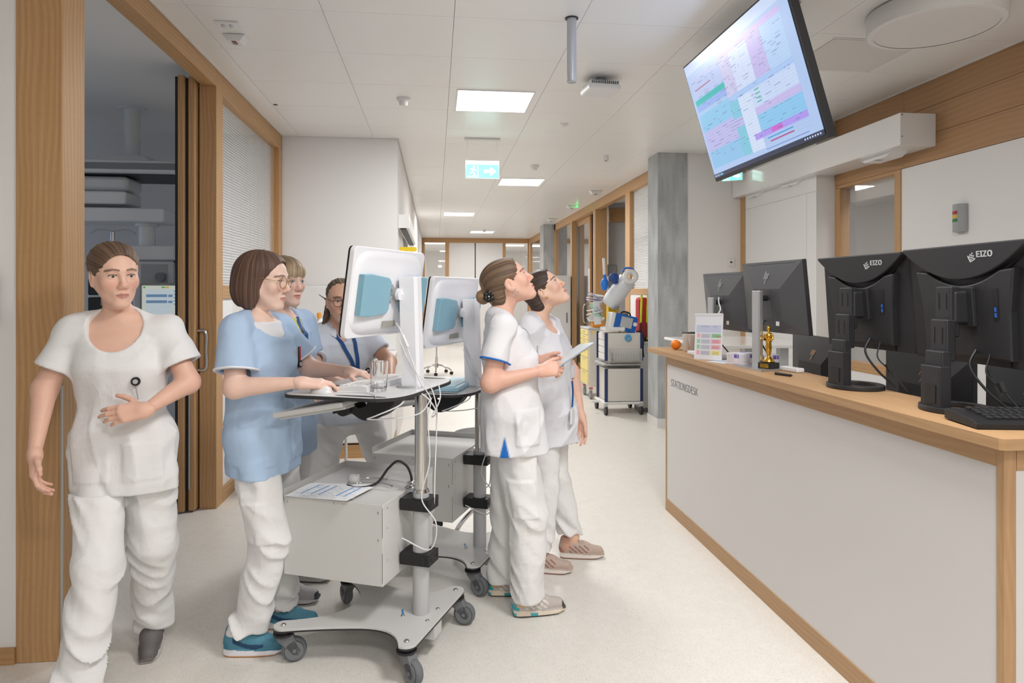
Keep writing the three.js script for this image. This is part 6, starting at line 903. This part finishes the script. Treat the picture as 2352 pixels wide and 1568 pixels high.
// ---------------------------------------------------------------- equipment in the dark room
{
  const t = thing('ceiling_pendant', 'grey ceiling-mounted medical supply pendant in the dark room', 'pendant', [-2.55, C, 6.1 * -1]);
  const m = mat(0xeceef0, 0.45), b = (x0, x1, y0, y1, d0, d1, r = 0.02) => rb(x1 - x0, y1 - y0, d1 - d0, r, [(x0 + x1) / 2 + 2.55, (y0 + y1) / 2 - C, 6.1 - (d0 + d1) / 2], [0, 0, 0], 3);
  obj('flange', [cy(0.11, 0.11, 0.012, [0, -0.007, 0], [0, 0, 0], 32)], m, t); obj('drop_tube', [cy(0.062, 0.062, 0.4, [0, -0.21, 0], [0, 0, 0], 32)], m, t);
  obj('tube_shroud', [b(-2.72, -2.34, 2.53, 2.63, 5.9, 6.25, 0.045)], m, t); obj('cross_beam', [b(-4.6, -1.95, 2.43, 2.53, 5.6, 6.2, 0.03)], m, t);
  const band = obj('beam_band', [b(-4.6, -2.02, 2.455, 2.505, 5.592, 5.6, 0.003)], M.grey, t); obj('beam_underside', [b(-4.6, -2.05, 2.424, 2.431, 5.66, 6.14, 0.003)], M.dark, t);
  obj('joint', [b(-2.95, -2.42, 2.3, 2.42, 5.7, 6.0, 0.04)], m, t); obj('swing_arm', [b(-4.6, -2.39, 2.185, 2.285, 5.6, 5.9, 0.02)], m, t); obj('lower_arm', [b(-4.6, -2.1, 2.045, 2.155, 5.58, 5.9, 0.02)], m, t);
  obj('head_tube', [cy(0.06, 0.06, 0.17, [0.26, 1.955 - C, 0.35], [0, 0, 0], 28), cy(0.085, 0.085, 0.02, [0.26, 2.035 - C, 0.35], [0, 0, 0], 28)], m, t);
  const hd = obj('head_box', [b(-2.42, -2.02, 1.75, 1.865, 5.6, 5.95, 0.02), b(-2.36, -2.06, 1.2, 1.75, 5.66, 5.9, 0.015)], m, t);
  obj('socket_panel', [b(-2.3, -2.1, 1.55, 1.72, 5.65, 5.66, 0.003)], M.lgrey, hd); obj('cable_bundle', [tube([[0.5, -1.2, 0.3], [0.56, -1.25, 0.35], [0.53, -1.35, 0.38], [0.49, -1.28, 0.4], [0.55, -1.22, 0.36], [0.5, -1.5, 0.38]], 0.012, 60)], M.black, t);
  obj('clamp_knob', [cy(0.035, 0.035, 0.06, [0.42, 1.62 - C, 0.5], [PI / 2, 0, 0])], M.grey, t);
}
{
  const t = thing('patient_monitor', 'lit patient monitor with blue trend curves in the dark room', 'monitor', [-2.06, 1.4, -5.4], 0.25);
  const tx = canvasTex(256, 320, (x, w, h) => { x.fillStyle = '#dfe3d6'; x.fillRect(0, 0, w, h); x.fillStyle = '#d4e2ea'; x.fillRect(24, 30, 200, 270); x.fillStyle = '#6f94b8'; x.fillRect(30, 70, 150, 22); x.fillRect(30, 118, 150, 22); x.fillRect(188, 72, 32, 20); x.fillRect(188, 122, 32, 18); x.fillStyle = '#3fae4e'; x.fillRect(10, 8, 14, 12); x.fillRect(140, 8, 24, 10); x.fillStyle = '#e0b020'; x.fillRect(168, 8, 24, 10); x.fillStyle = '#7aa6d0'; for (let i = 0; i < 5; i++) x.fillRect(228, 40 + i * 26, 16, 10); });
  obj('housing', [rb(0.27, 0.34, 0.04, 0.01, [0, 0, -0.022])], M.mgrey, t); obj('screen', [quad(0.24, 0.3, [0, 0, 0.0005])], new THREE.MeshStandardMaterial({ color: 0x101010, roughness: 0.3, emissive: 0xffffff, emissiveMap: tx, emissiveIntensity: 0.6 }), t);
  const L = new THREE.RectAreaLight(0xd8e6ff, 0.8, 0.24, 0.3); L.position.set(0, 0, 0.01); L.rotation.y = PI; L.name = 'screen_glow'; t.add(L); obj('arm', [rod([0, 0.05, -0.03], [-0.12, 0.1, -0.2], 0.02)], M.mgrey, t);
  const q = thing('infusion_rack', 'dark infusion pump rack on a pole in the dark room', 'rack', [-2.35, 0, -5.3]); obj('pole', [cy(0.015, 0.015, 1.9, [0, 0.99, 0])], M.steel, q); obj('hook', [tube([[-0.16, 1.93, 0], [-0.1, 1.96, 0], [0, 1.95, 0], [0.1, 1.96, 0], [0.16, 1.93, 0]], 0.005, 30)], M.steel, q); obj('base', [cy(0.28, 0.3, 0.05, [0, 0.026, 0])], M.grey, q);
  for (let i = 0; i < 5; i++) { const u = obj('pump', [rb(0.24, 0.12, 0.16, 0.012, [0.02, 1.0 + i * 0.135, 0.08])], M.dark, q); obj('pump_display', [bx(0.1, 0.04, 0.002, [0.04, 1.02 + i * 0.135, 0.161])], M.grey, u); }
  const bd = thing('hospital_bed', 'hospital bed in shadow inside the dark room', 'bed', [-3.75, 0, -4.7]); obj('frame', [rb(1.9, 0.12, 0.9, 0.03, [0, 0.5, 0])], M.mgrey, bd); obj('mattress', [rb(1.85, 0.16, 0.86, 0.06, [0, 0.64, 0])], M.white, bd); for (const [a, b] of [[-0.8, -0.35], [0.8, -0.35], [-0.8, 0.35], [0.8, 0.35]]) obj('leg', [cy(0.03, 0.03, 0.44, [a, 0.22, b])], M.grey, bd);
}
// lobby wall at the left edge
{
  const t = thing('wall_panel_device', 'black control panel on the lobby wall, cut by left edge', 'panel', [-1.826, 1.47, -2.969]);
  obj('housing', [rb(0.16, 0.19, 0.03, 0.006, [0.0, 0, 0.0155])], M.black, t); obj('screen', [bx(0.13, 0.15, 0.002, [0, 0.005, 0.031])], screenDark, t);
  [[1.9, 0.13], [1.74, 0.17], [1.27, 0.1], [1.1, 0.1], [0.36, 0.09], [0.23, 0.09], [0.5, 0.06]].slice(0, 6).forEach(([y, h], i) => { const s = thing('wall_plate', ['topmost white plate on the lobby wall at left edge', 'white plate above the black control panel', 'white plate just below the black control panel', 'second white plate below the black control panel', 'upper of two low white plates by the skirting', 'lowest white plate by the skirting at left edge'][i], 'switch plate', [-1.797, y, -2.969], 0, 'plates on the lobby wall'); obj('plate', [rb(0.09, h, 0.012, 0.004, [0, 0, 0.007])], M.white, s); obj('insert', [rb(0.06, h * 0.6, 0.006, 0.002, [0, 0, 0.0125])], M.white, s); });
}
// ---------------------------------------------------------------- washstand behind the nurses
{
  const t = thing('wash_cabinet', 'white washstand cabinet with oak edge behind the three nurses', 'cabinet', [-0.94, 0, -6.62]);
  obj('body', [bx(1.1, 0.72, 0.68, [0, 0.5, 0])], M.white, t); obj('worktop', [rb(1.12, 0.035, 0.72, 0.004, [0, 0.9, 0.005])], M.white, t); obj('oak_edge', [bx(1.12, 0.02, 0.006, [0, 0.872, 0.365])], M.wood, t); obj('plinth', [bx(1.1, 0.12, 0.66, [0, 0.06, 0])], M.wood, t);
  for (const x of [-0.28, 0.28]) obj('door', [bx(0.54, 0.7, 0.012, [x, 0.5, 0.3465])], M.white, t); obj('backsplash', [bx(1.1, 0.25, 0.01, [0, 1.045, -0.345])], M.whiteGloss, t);
  const d = thing('towel_dispenser', 'white wall dispenser cabinet behind the blond colleague', 'dispenser', [-1.16, 1.38, -6.88]); obj('case', [rb(0.36, 0.36, 0.15, 0.012, [0, 0, 0])], M.white, d); obj('outlet', [bx(0.2, 0.02, 0.06, [0, -0.185, 0.02])], M.lgrey, d);
  const b = thing('disinfectant_bottle', 'white spray bottle with blue label next to polo shirt', 'bottle', [-1.06, 0.9185, -6.45]); obj('bottle', [lathe([[0, 0], [0.05, 0], [0.055, 0.02], [0.055, 0.26], [0.03, 0.32], [0.02, 0.34], [0, 0.34]], [0, 0, 0])], M.white, b); obj('label', [cy(0.0555, 0.0555, 0.1, [0, 0.2, 0], [0, 0, 0], 24, true)], mat(0x3e74d0, 0.5), b); obj('trigger', [rb(0.03, 0.05, 0.1, 0.01, [0, 0.37, 0.02])], mat(0xe89a2c, 0.5), b);
  const c = thing('glove_packet', 'teal printed box on the washstand worktop', 'box', [-0.62, 0.9185, -6.45]); obj('carton', [bx(0.16, 0.08, 0.12, [0, 0.041, 0])], mat(0x9fd6dc, 0.6), c); obj('opening', [bx(0.08, 0.001, 0.04, [0, 0.0815, 0])], M.white, c);
}
// ---------------------------------------------------------------- equipment trolleys at the glazed wall
M.yellow = mat(0xf0dc86, 0.45); M.navy = mat(0x26345e, 0.45); M.beige = mat(0xdcd8d0, 0.45); M.bagClear = mat(0xd9dcdf, 0.35);
function wheel(parent, x, z, r, m = M.dark) { const w = obj('castor', [cy(r, r, 0.03, [x, r + 0.0005, z], [0, 0, PI / 2], 20)], m, parent); obj('castor_fork', [bx(0.04, 0.05, 0.05, [x, r * 2 + 0.01, z])], M.lgrey, w); }
{
  const t = thing('drawer_trolley', 'white trolley with pale yellow drawers beside the sliding door', 'trolley', [2.37, 0, -9.62]);
  obj('carcass', [rb(0.48, 0.8, 0.52, 0.008, [0, 0.58, 0], [0, 0, 0], 1)], M.beige, t); obj('top_tray', [rb(0.5, 0.03, 0.54, 0.01, [0, 0.99, 0])], M.lgrey, t);
  let y = 0.2; for (const h of [0.19, 0.19, 0.11, 0.07, 0.07, 0.07, 0.07]) { const d = obj('drawer', [rb(0.012, h - 0.008, 0.47, 0.003, [-0.246, y + h / 2, 0], [0, 0, 0], 1)], M.yellow, t); obj('drawer_grip', [bx(0.008, 0.008, 0.2, [-0.256, y + h - 0.02, 0])], M.lgrey, d); y += h; }
  obj('side_rail', [bx(0.4, 0.03, 0.006, [0, 0.94, 0.266])], M.yellow, t); for (const z of [-0.2, 0.2]) for (const x of [-0.2, 0.2]) { wheel(t, x, z, 0.06, M.grey); obj('brake', [bx(0.05, 0.015, 0.04, [x, 0.155, z + 0.02])], mat(0xd8503a, 0.5), t); }
  for (let i = 0; i < 3; i++) { const s = obj('side_shelf', [rb(0.3, 0.012, 0.12, 0.004, [0.02, 0.38 + i * 0.17, 0.325]), bx(0.3, 0.05, 0.004, [0.02, 0.4 + i * 0.17, 0.386])], M.bagClear, t); const b = thing('glove_bundle', ['lowest', 'middle', 'highest'][i] + ' blue glove bundle on the drawer trolley side', 'gloves', [2.37, 0.422 + i * 0.17, -9.27], 0, 'blue glove bundles'); obj('pouch', [sp(0.085, [0, 0, 0], [1.2, 0.4, 0.4])], mat(0x2f8ed2, 0.4), b); }
}
{
  const t = thing('emergency_trolley', 'white trolley with navy corner posts and wire basket near column', 'trolley', [2.29, 0, -8.4]);
  for (const [y0, y1] of [[0.16, 0.56], [0.655, 1.0]]) obj('housing', [rb(0.44, y1 - y0, 0.44, 0.006, [0.02, (y0 + y1) / 2, 0], [0, 0, 0], 1)], M.beige, t);
  for (const x of [-0.21, 0.235]) for (const z of [-0.21, 0.21]) obj('corner_post', [bx(0.035, 0.4, 0.035, [x, 0.36, z]), bx(0.035, 0.34, 0.035, [x, 0.83, z])], M.navy, t);
  for (let i = 0; i < 4; i++) obj('drawer', [rb(0.012, 0.075, 0.36, 0.003, [-0.206, 0.7 + i * 0.082, 0], [0, 0, 0], 1)], M.white, t);
  obj('work_shelf', [rb(0.5, 0.02, 0.46, 0.005, [0, 0.612, 0])], M.lgrey, t); const bas = []; for (let i = 0; i < 13; i++) bas.push(bx(0.004, 0.15, 0.003, [-0.17 + i * 0.032, 0.735, 0.3])); for (let i = 0; i < 5; i++) bas.push(bx(0.39, 0.004, 0.003, [0.02, 0.662 + i * 0.037, 0.3])); bas.push(bx(0.39, 0.003, 0.08, [0.02, 0.66, 0.262]), bx(0.003, 0.15, 0.08, [-0.175, 0.735, 0.262]), bx(0.003, 0.15, 0.08, [0.215, 0.735, 0.262])); obj('wire_basket', bas, M.lgrey, t).userData.kind = 'stuff';
  obj('chassis', [rb(0.5, 0.03, 0.5, 0.01, [0, 0.14, 0])], M.white, t); for (const [x, z] of [[-0.22, 0.24], [0.22, 0.24], [-0.22, -0.24], [0.22, -0.24]]) wheel(t, x, z, 0.055); obj('arm_rail', [rb(0.12, 0.03, 0.03, 0.008, [-0.3, 0.14, 0.05])], M.white, t);
  obj('blue_tape', [tor(0.03, 0.014, [0.06, 0.94, 0.232], [0, 0, 0])], mat(0x55a8dc, 0.4), t); obj('equipment_pole', [cy(0.012, 0.012, 0.5, [0.0, 1.25, 0.05])], M.steel, t); obj('pole_clamp', [rb(0.1, 0.06, 0.06, 0.01, [0.05, 1.21, 0.08])], M.grey, t);
  obj('hanging_cable', [tube([[0.2, 1.01, 0.12], [0.25, 1.02, 0.2], [0.262, 0.92, 0.22], [0.25, 0.8, 0.235], [0.262, 0.7, 0.22]], 0.007, 40)], M.black, t);
  obj('sheets', [rb(0.4, 0.03, 0.3, 0.004, [0.02, 0.64, 0.06])], mat(0xc9bfb4, 0.7), t);
}
{
  const t = thing('defibrillator', 'blue and white defibrillator lying tilted on the emergency trolley', 'defibrillator', [2.3, 1.0, -8.26], 0.05);
  const m = new THREE.Group(); m.name = 'unit'; m.rotation.z = -0.22; m.position.set(0, 0.125, 0); t.add(m);
  obj('case', [rb(0.3, 0.2, 0.16, 0.02, [0.02, 0, 0])], mat(0x1a62b8, 0.4), m); obj('end_cap', [rb(0.06, 0.2, 0.17, 0.015, [-0.15, 0, 0])], M.white, m); obj('access_panel', [rb(0.15, 0.13, 0.01, 0.02, [0.03, 0.01, 0.081])], M.lgrey, m); obj('dial', [cy(0.025, 0.025, 0.012, [0.14, 0.01, 0.083], [PI / 2, 0, 0])], M.white, m); obj('handle', [tube([[-0.05, 0.1, 0.03], [-0.03, 0.13, 0.03], [0.06, 0.13, 0.03], [0.08, 0.1, 0.03]], 0.01, 24)], M.black, m); obj('tray', [rb(0.26, 0.05, 0.22, 0.015, [-0.1, -0.1, -0.01], [0, 0, 0.22])], M.white, m);
  solo('paper_roll', 'large translucent white bag roll hanging above the emergency trolley', 'roll', [place(lathe([[0.035, -0.2], [0.105, -0.2], [0.115, -0.1], [0.115, 0.2], [0.04, 0.2], [0.04, -0.2]], [0, 0, 0]), [2.27, 1.5, -8.33], [0.35, 0, -0.55])], M.bagClear);
  const r = thing('roll_core', 'white ring shaped tape roll on top of the bag roll', 'roll', [2.36, 1.69, -8.1]); obj('ring', [place(lathe([[0.035, -0.03], [0.09, -0.03], [0.09, 0.03], [0.035, 0.03], [0.035, -0.03]], [0, 0, 0]), [0, 0, 0], [PI / 2 - 0.1, 0, 0])], M.white, r); obj('cord', [tube([[-0.09, 0.06, -0.03], [-0.06, 0.1, -0.04], [0.03, 0.1, -0.04], [0.09, 0.03, -0.04]], 0.012, 20)], mat(0x2f6fd0, 0.5), r);
  solo('resuscitation_bag', 'bright blue resuscitation bag beside the white tube', 'bag', [sp(0.06, [2.09, 1.6, -8.3], [0.85, 1.35, 0.85]), cy(0.02, 0.02, 0.06, [2.09, 1.69, -8.3])], mat(0x1f78d8, 0.4)); solo('blue_mask', 'dark blue face mask hanging next to the bag', 'mask', [sp(0.06, [2.185, 1.68, -8.22], [1.1, 1.0, 0.7]), sp(0.04, [2.2, 1.63, -8.22], [1.1, 0.8, 0.7])], mat(0x24458c, 0.5));
  solo('white_tube', 'upright white plastic tube above the trolley', 'tube', [cy(0.017, 0.017, 0.34, [2.115, 1.76, -8.42], [0, 0, 0.05])], M.white);
  solo('yellow_case', 'upright yellow hard case behind the defibrillator', 'case', [rb(0.17, 0.3, 0.1, 0.03, [2.26, 1.2, -8.53], [0, 0.2, 0], 3)], mat(0xf0c81a, 0.4));
  const rp = rng(31), pk = thing('tubing_packs', 'bundle of clear packed tubing with green fittings', 'packs', [2.0, 1.26, -8.44]); for (let i = 0; i < 9; i++) obj('pack', [rb(0.16 + rp() * 0.06, 0.012, 0.09, 0.005, [(rp() - 0.5) * 0.06, (i - 4) * 0.018, (rp() - 0.5) * 0.08], [(rp() - 0.5) * 0.9, rp() * 3, -0.7 + (rp() - 0.5) * 0.9])], i % 3 === 1 ? mat(0x9fc9b4, 0.4) : M.bagClear, pk);
  const lp = thing('lilac_packs', 'lilac plastic packs above the tubing bundle', 'packs', [2.0, 1.43, -8.44]); for (let i = 0; i < 4; i++) obj('pack', [rb(0.2, 0.014, 0.07, 0.006, [(rp() - 0.5) * 0.05, (i - 1.5) * 0.022, (rp() - 0.5) * 0.05], [(rp() - 0.5) * 0.6, (rp() - 0.5) * 0.8, -0.3 + (rp() - 0.5) * 0.5])], i % 2 ? M.bagClear : mat(0xd2c4e4, 0.4), lp);
  solo('white_dish', 'shallow white plastic dish on the drawer trolley', 'dish', [lathe([[0, 0], [0.1, 0], [0.13, 0.05], [0.125, 0.05], [0.095, 0.006], [0, 0.006]], [2.25, 1.09, -9.45])], M.white); solo('orange_box', 'orange box under the white dish', 'box', [rb(0.16, 0.08, 0.12, 0.01, [2.27, 1.046, -9.45])], mat(0xe8962c, 0.5));
  const rbg = thing('rescue_bag', 'red emergency bag with yellow reflective straps hanging by the column', 'bag', [2.62, 0.885, -8.47]); obj('bag', [rb(0.13, 0.5, 0.2, 0.04, [0, 0.3, 0])], mat(0xb8232a, 0.6), rbg); for (const [x, z] of [[-0.05, 0.105], [0.03, 0.105]]) obj('strap', [tube([[x, 0.02, z], [x, 0.3, z + 0.012], [x + 0.02, 0.58, z - 0.02]], 0.014, 24)], mat(0xd8e62a, 0.5), rbg); obj('lower_pouch', [rb(0.1, 0.2, 0.08, 0.02, [-0.02, 0.14, 0.1])], mat(0x8a2428, 0.6), rbg); obj('bottom', [rb(0.14, 0.06, 0.2, 0.02, [0, 0.031, 0])], M.black, rbg);
  const cab = thing('radiator_box', 'pale box unit carrying the red emergency bag', 'cabinet', [2.62, 0, -8.47]); obj('body', [bx(0.14, 0.8, 0.3, [0, 0.45, 0])], M.white, cab); obj('lid', [bx(0.14, 0.03, 0.32, [0, 0.868, 0])], M.white, cab); obj('foot', [bx(0.12, 0.05, 0.28, [0, 0.0255, 0])], M.grey, cab);
}
{
  const t = thing('storage_cupboard', 'pale storage cupboard standing beyond the women along the right', 'cupboard', [2.42, 0, -13.55]); obj('body', [bx(0.46, 1.8, 0.6, [0, 0.93, 0])], M.white, t); obj('door', [bx(0.4, 1.7, 0.012, [0, 0.95, 0.307])], M.white, t); obj('handle', [bx(0.012, 0.2, 0.02, [0.15, 1.0, 0.322])], M.dark, t); obj('plinth', [bx(0.44, 0.03, 0.56, [0, 0.0155, 0])], M.grey, t);
}
// ---------------------------------------------------------------- things under the ceiling
const exitTex = canvasTex(256, 128, (x, w, h) => { x.fillStyle = '#6fd2bd'; x.fillRect(0, 0, w, h); x.fillStyle = '#ffffff'; x.fillRect(0, 0, w, 26); x.beginPath(); x.moveTo(140, 62); x.lineTo(190, 62); x.lineTo(190, 40); x.lineTo(236, 75); x.lineTo(190, 112); x.lineTo(190, 88); x.lineTo(140, 88); x.fill(); x.fillRect(88, 34, 8, 86); x.fillRect(14, 112, 82, 8); x.beginPath(); x.arc(62, 44, 9, 0, 7); x.fill(); x.lineWidth = 10; x.strokeStyle = '#ffffff'; x.beginPath(); x.moveTo(58, 56); x.lineTo(50, 82); x.lineTo(30, 92); x.moveTo(50, 82); x.lineTo(68, 98); x.lineTo(62, 116); x.moveTo(36, 62); x.lineTo(58, 58); x.lineTo(78, 74); x.stroke(); });
M.exit = new THREE.MeshStandardMaterial({ color: 0x202020, emissive: 0xffffff, emissiveMap: exitTex, emissiveIntensity: 2.0, roughness: 0.4 });
{
  const t = thing('exit_sign', 'lit green exit sign with arrow hanging from the ceiling', 'exit sign', [0.471, C, -6.875]);
  obj('canopy', [rb(0.36, 0.02, 0.05, 0.004, [0, -0.011, 0])], M.white, t); for (const x of [-0.15, 0.15]) obj('wire', [cy(0.0015, 0.0015, 0.21, [x, -0.125, 0], [0, 0, 0], 6)], M.steel, t);
  obj('edge_plate', [rb(0.345, 0.185, 0.014, 0.003, [0, -0.314, -0.006])], M.whiteGloss, t); obj('pictogram', [quad(0.33, 0.17, [0, -0.314, 0.0015])], M.exit, t);
  const L = new THREE.RectAreaLight(0xbff5e6, 2.5, 0.33, 0.17); L.position.set(0, -0.314, 0.012); L.rotation.y = PI; L.name = 'sign_glow'; t.add(L);
  const u = thing('exit_sign', 'lit green exit sign half hidden below the ceiling display', 'exit sign', [3.18, 2.76, -7.05], -0.6); obj('edge_plate', [rb(0.22, 0.12, 0.014, 0.003, [0, 0, -0.006])], M.whiteGloss, u); obj('pictogram', [quad(0.21, 0.11, [0, 0, 0.0015])], M.exit, u); obj('stem', [cy(0.006, 0.006, 0.24, [0, 0.17, -0.006], [0, 0, 0], 8)], M.white, u);
  const L2 = new THREE.RectAreaLight(0xbff5e6, 2.5, 0.21, 0.11); L2.position.set(0, 0, 0.012); L2.rotation.y = PI; L2.name = 'sign_glow'; u.add(L2);
}
{
  const t = thing('camera_tube', 'aluminium tube hanging from the ceiling', 'tube', [0.766, C, -3.8]); obj('sleeve', [cy(0.027, 0.027, 0.36, [0, -0.18, 0], [0, 0, 0], 28)], mat(0xc6cad2, 0.35, { metalness: 0.4 }), t); obj('rosette', [cy(0.038, 0.038, 0.004, [0, -0.0025, 0], [0, 0, 0], 28)], M.dark, t); obj('end_ring', [tor(0.024, 0.004, [0, -0.36, 0], [PI / 2, 0, 0])], M.lgrey, t);
  const a = thing('wireless_access_point', 'white finned wireless access point on the ceiling', 'access point', [1.19, C, -4.85], 0.1); obj('body', [rb(0.24, 0.045, 0.22, 0.018, [0, -0.085, 0])], M.white, a); for (let i = 0; i < 14; i++) obj('fin', [bx(0.006, 0.025, 0.2, [-0.1 + i * 0.0155, -0.052, 0])], M.lgrey, a); obj('bracket', [rb(0.07, 0.05, 0.07, 0.01, [0, -0.027, 0])], M.grey, a);
  const det = (n, label, cat, x, d, r, h, g) => { const o = thing(n, label, cat, [x, C, -d], 0, g); obj('base', [cy(r, r * 0.9, h * 0.4, [0, -h * 0.2 - 0.0005, 0])], M.white, o); obj('sensor', [cy(r * 0.7, r * 0.55, h * 0.6, [0, -h * 0.7, 0])], M.white, o); return o; };
  det('sprinkler', 'small white sprinkler head left of the first lit panel', 'sprinkler', -0.253, 5.524, 0.055, 0.06); det('smoke_detector', 'round smoke detector above the second lit panel', 'smoke detector', 1.207, 8.27, 0.055, 0.06); det('sprinkler', 'tiny sprinkler between first panel and access point', 'sprinkler', 1.178, 6.19, 0.04, 0.025); det('smoke_detector', 'far smoke detector in front of the last panel', 'smoke detector', 1.2, 16.9, 0.055, 0.06);
  for (const [x, d, l] of [[2.433, 10.22, 'nearer'], [2.43, 12.02, 'middle'], [2.43, 14.2, 'farther']]) { const o = thing('call_lamp', `${l} call lamp on the ceiling along the right glazing`, 'call lamp', [x, C, -d], 0, 'ceiling call lamps'); obj('body', [ext(shp([[-0.09, 0], [0.09, 0], [0.06, -0.045], [-0.06, -0.045]]), 0.1, 0.004, [0, -0.0045, -0.05])], M.white, o); obj('lens', [rb(0.035, 0.014, 0.06, 0.003, [0, -0.052, 0])], mat(0x6a2a26, 0.3), o); }
  const gl = thing('green_lamp', 'small glowing green indicator on the ceiling', 'indicator', [2.5, C, -11.9]); obj('bulb', [sp(0.018, [0, -0.03, 0])], new THREE.MeshStandardMaterial({ color: 0x103018, emissive: 0x40ff70, emissiveIntensity: 3 }), gl); obj('base', [cy(0.02, 0.02, 0.012, [0, -0.0065, 0])], M.white, gl); const PL = new THREE.PointLight(0x40ff70, 0.006); PL.position.set(0, -0.055, 0); PL.name = 'indicator_glow'; gl.add(PL);
  const o = thing('call_lamp', 'call lamp with red lens on the ceiling above the dark room', 'call lamp', [-1.203, C, -4.3], 0, 'ceiling call lamps'); obj('body', [ext(shp([[-0.06, 0], [0.06, 0], [0.035, -0.035], [-0.035, -0.035]]), 0.09, 0.004, [0, -0.0045, -0.045])], M.white, o); obj('lens', [rb(0.028, 0.012, 0.05, 0.003, [0, -0.042, 0.02])], mat(0x7a2620, 0.3), o);
  const e = thing('motion_sensor', 'flat white ceiling sensor with two small lenses', 'sensor', [-1.19, C, -4.1]); obj('plate', [rb(0.13, 0.012, 0.09, 0.003, [0, -0.0065, 0])], M.white, e); for (const x of [-0.025, 0.02]) obj('lens', [sp(0.013, [x, -0.014, 0.005], [0.8, 0.7, 1.5], undefined, 12)], M.lgrey, e);
  const k = thing('ceiling_sensor', 'small white cylinder sensor right of the exit sign', 'sensor', [1.923, C, -7.57]); obj('stem', [cy(0.026, 0.03, 0.06, [0, -0.03, 0])], M.white, k); obj('lens', [cy(0.012, 0.012, 0.004, [0, -0.062, 0])], M.dark, k);
  const z = thing('status_light', 'tiny dark ceiling sensor near left oak window', 'sensor', [-1.312, C, -5.82]); obj('plate', [bx(0.03, 0.004, 0.02, [0, -0.0025, 0])], M.dark, z);
}
renderer.render(scene, camera);
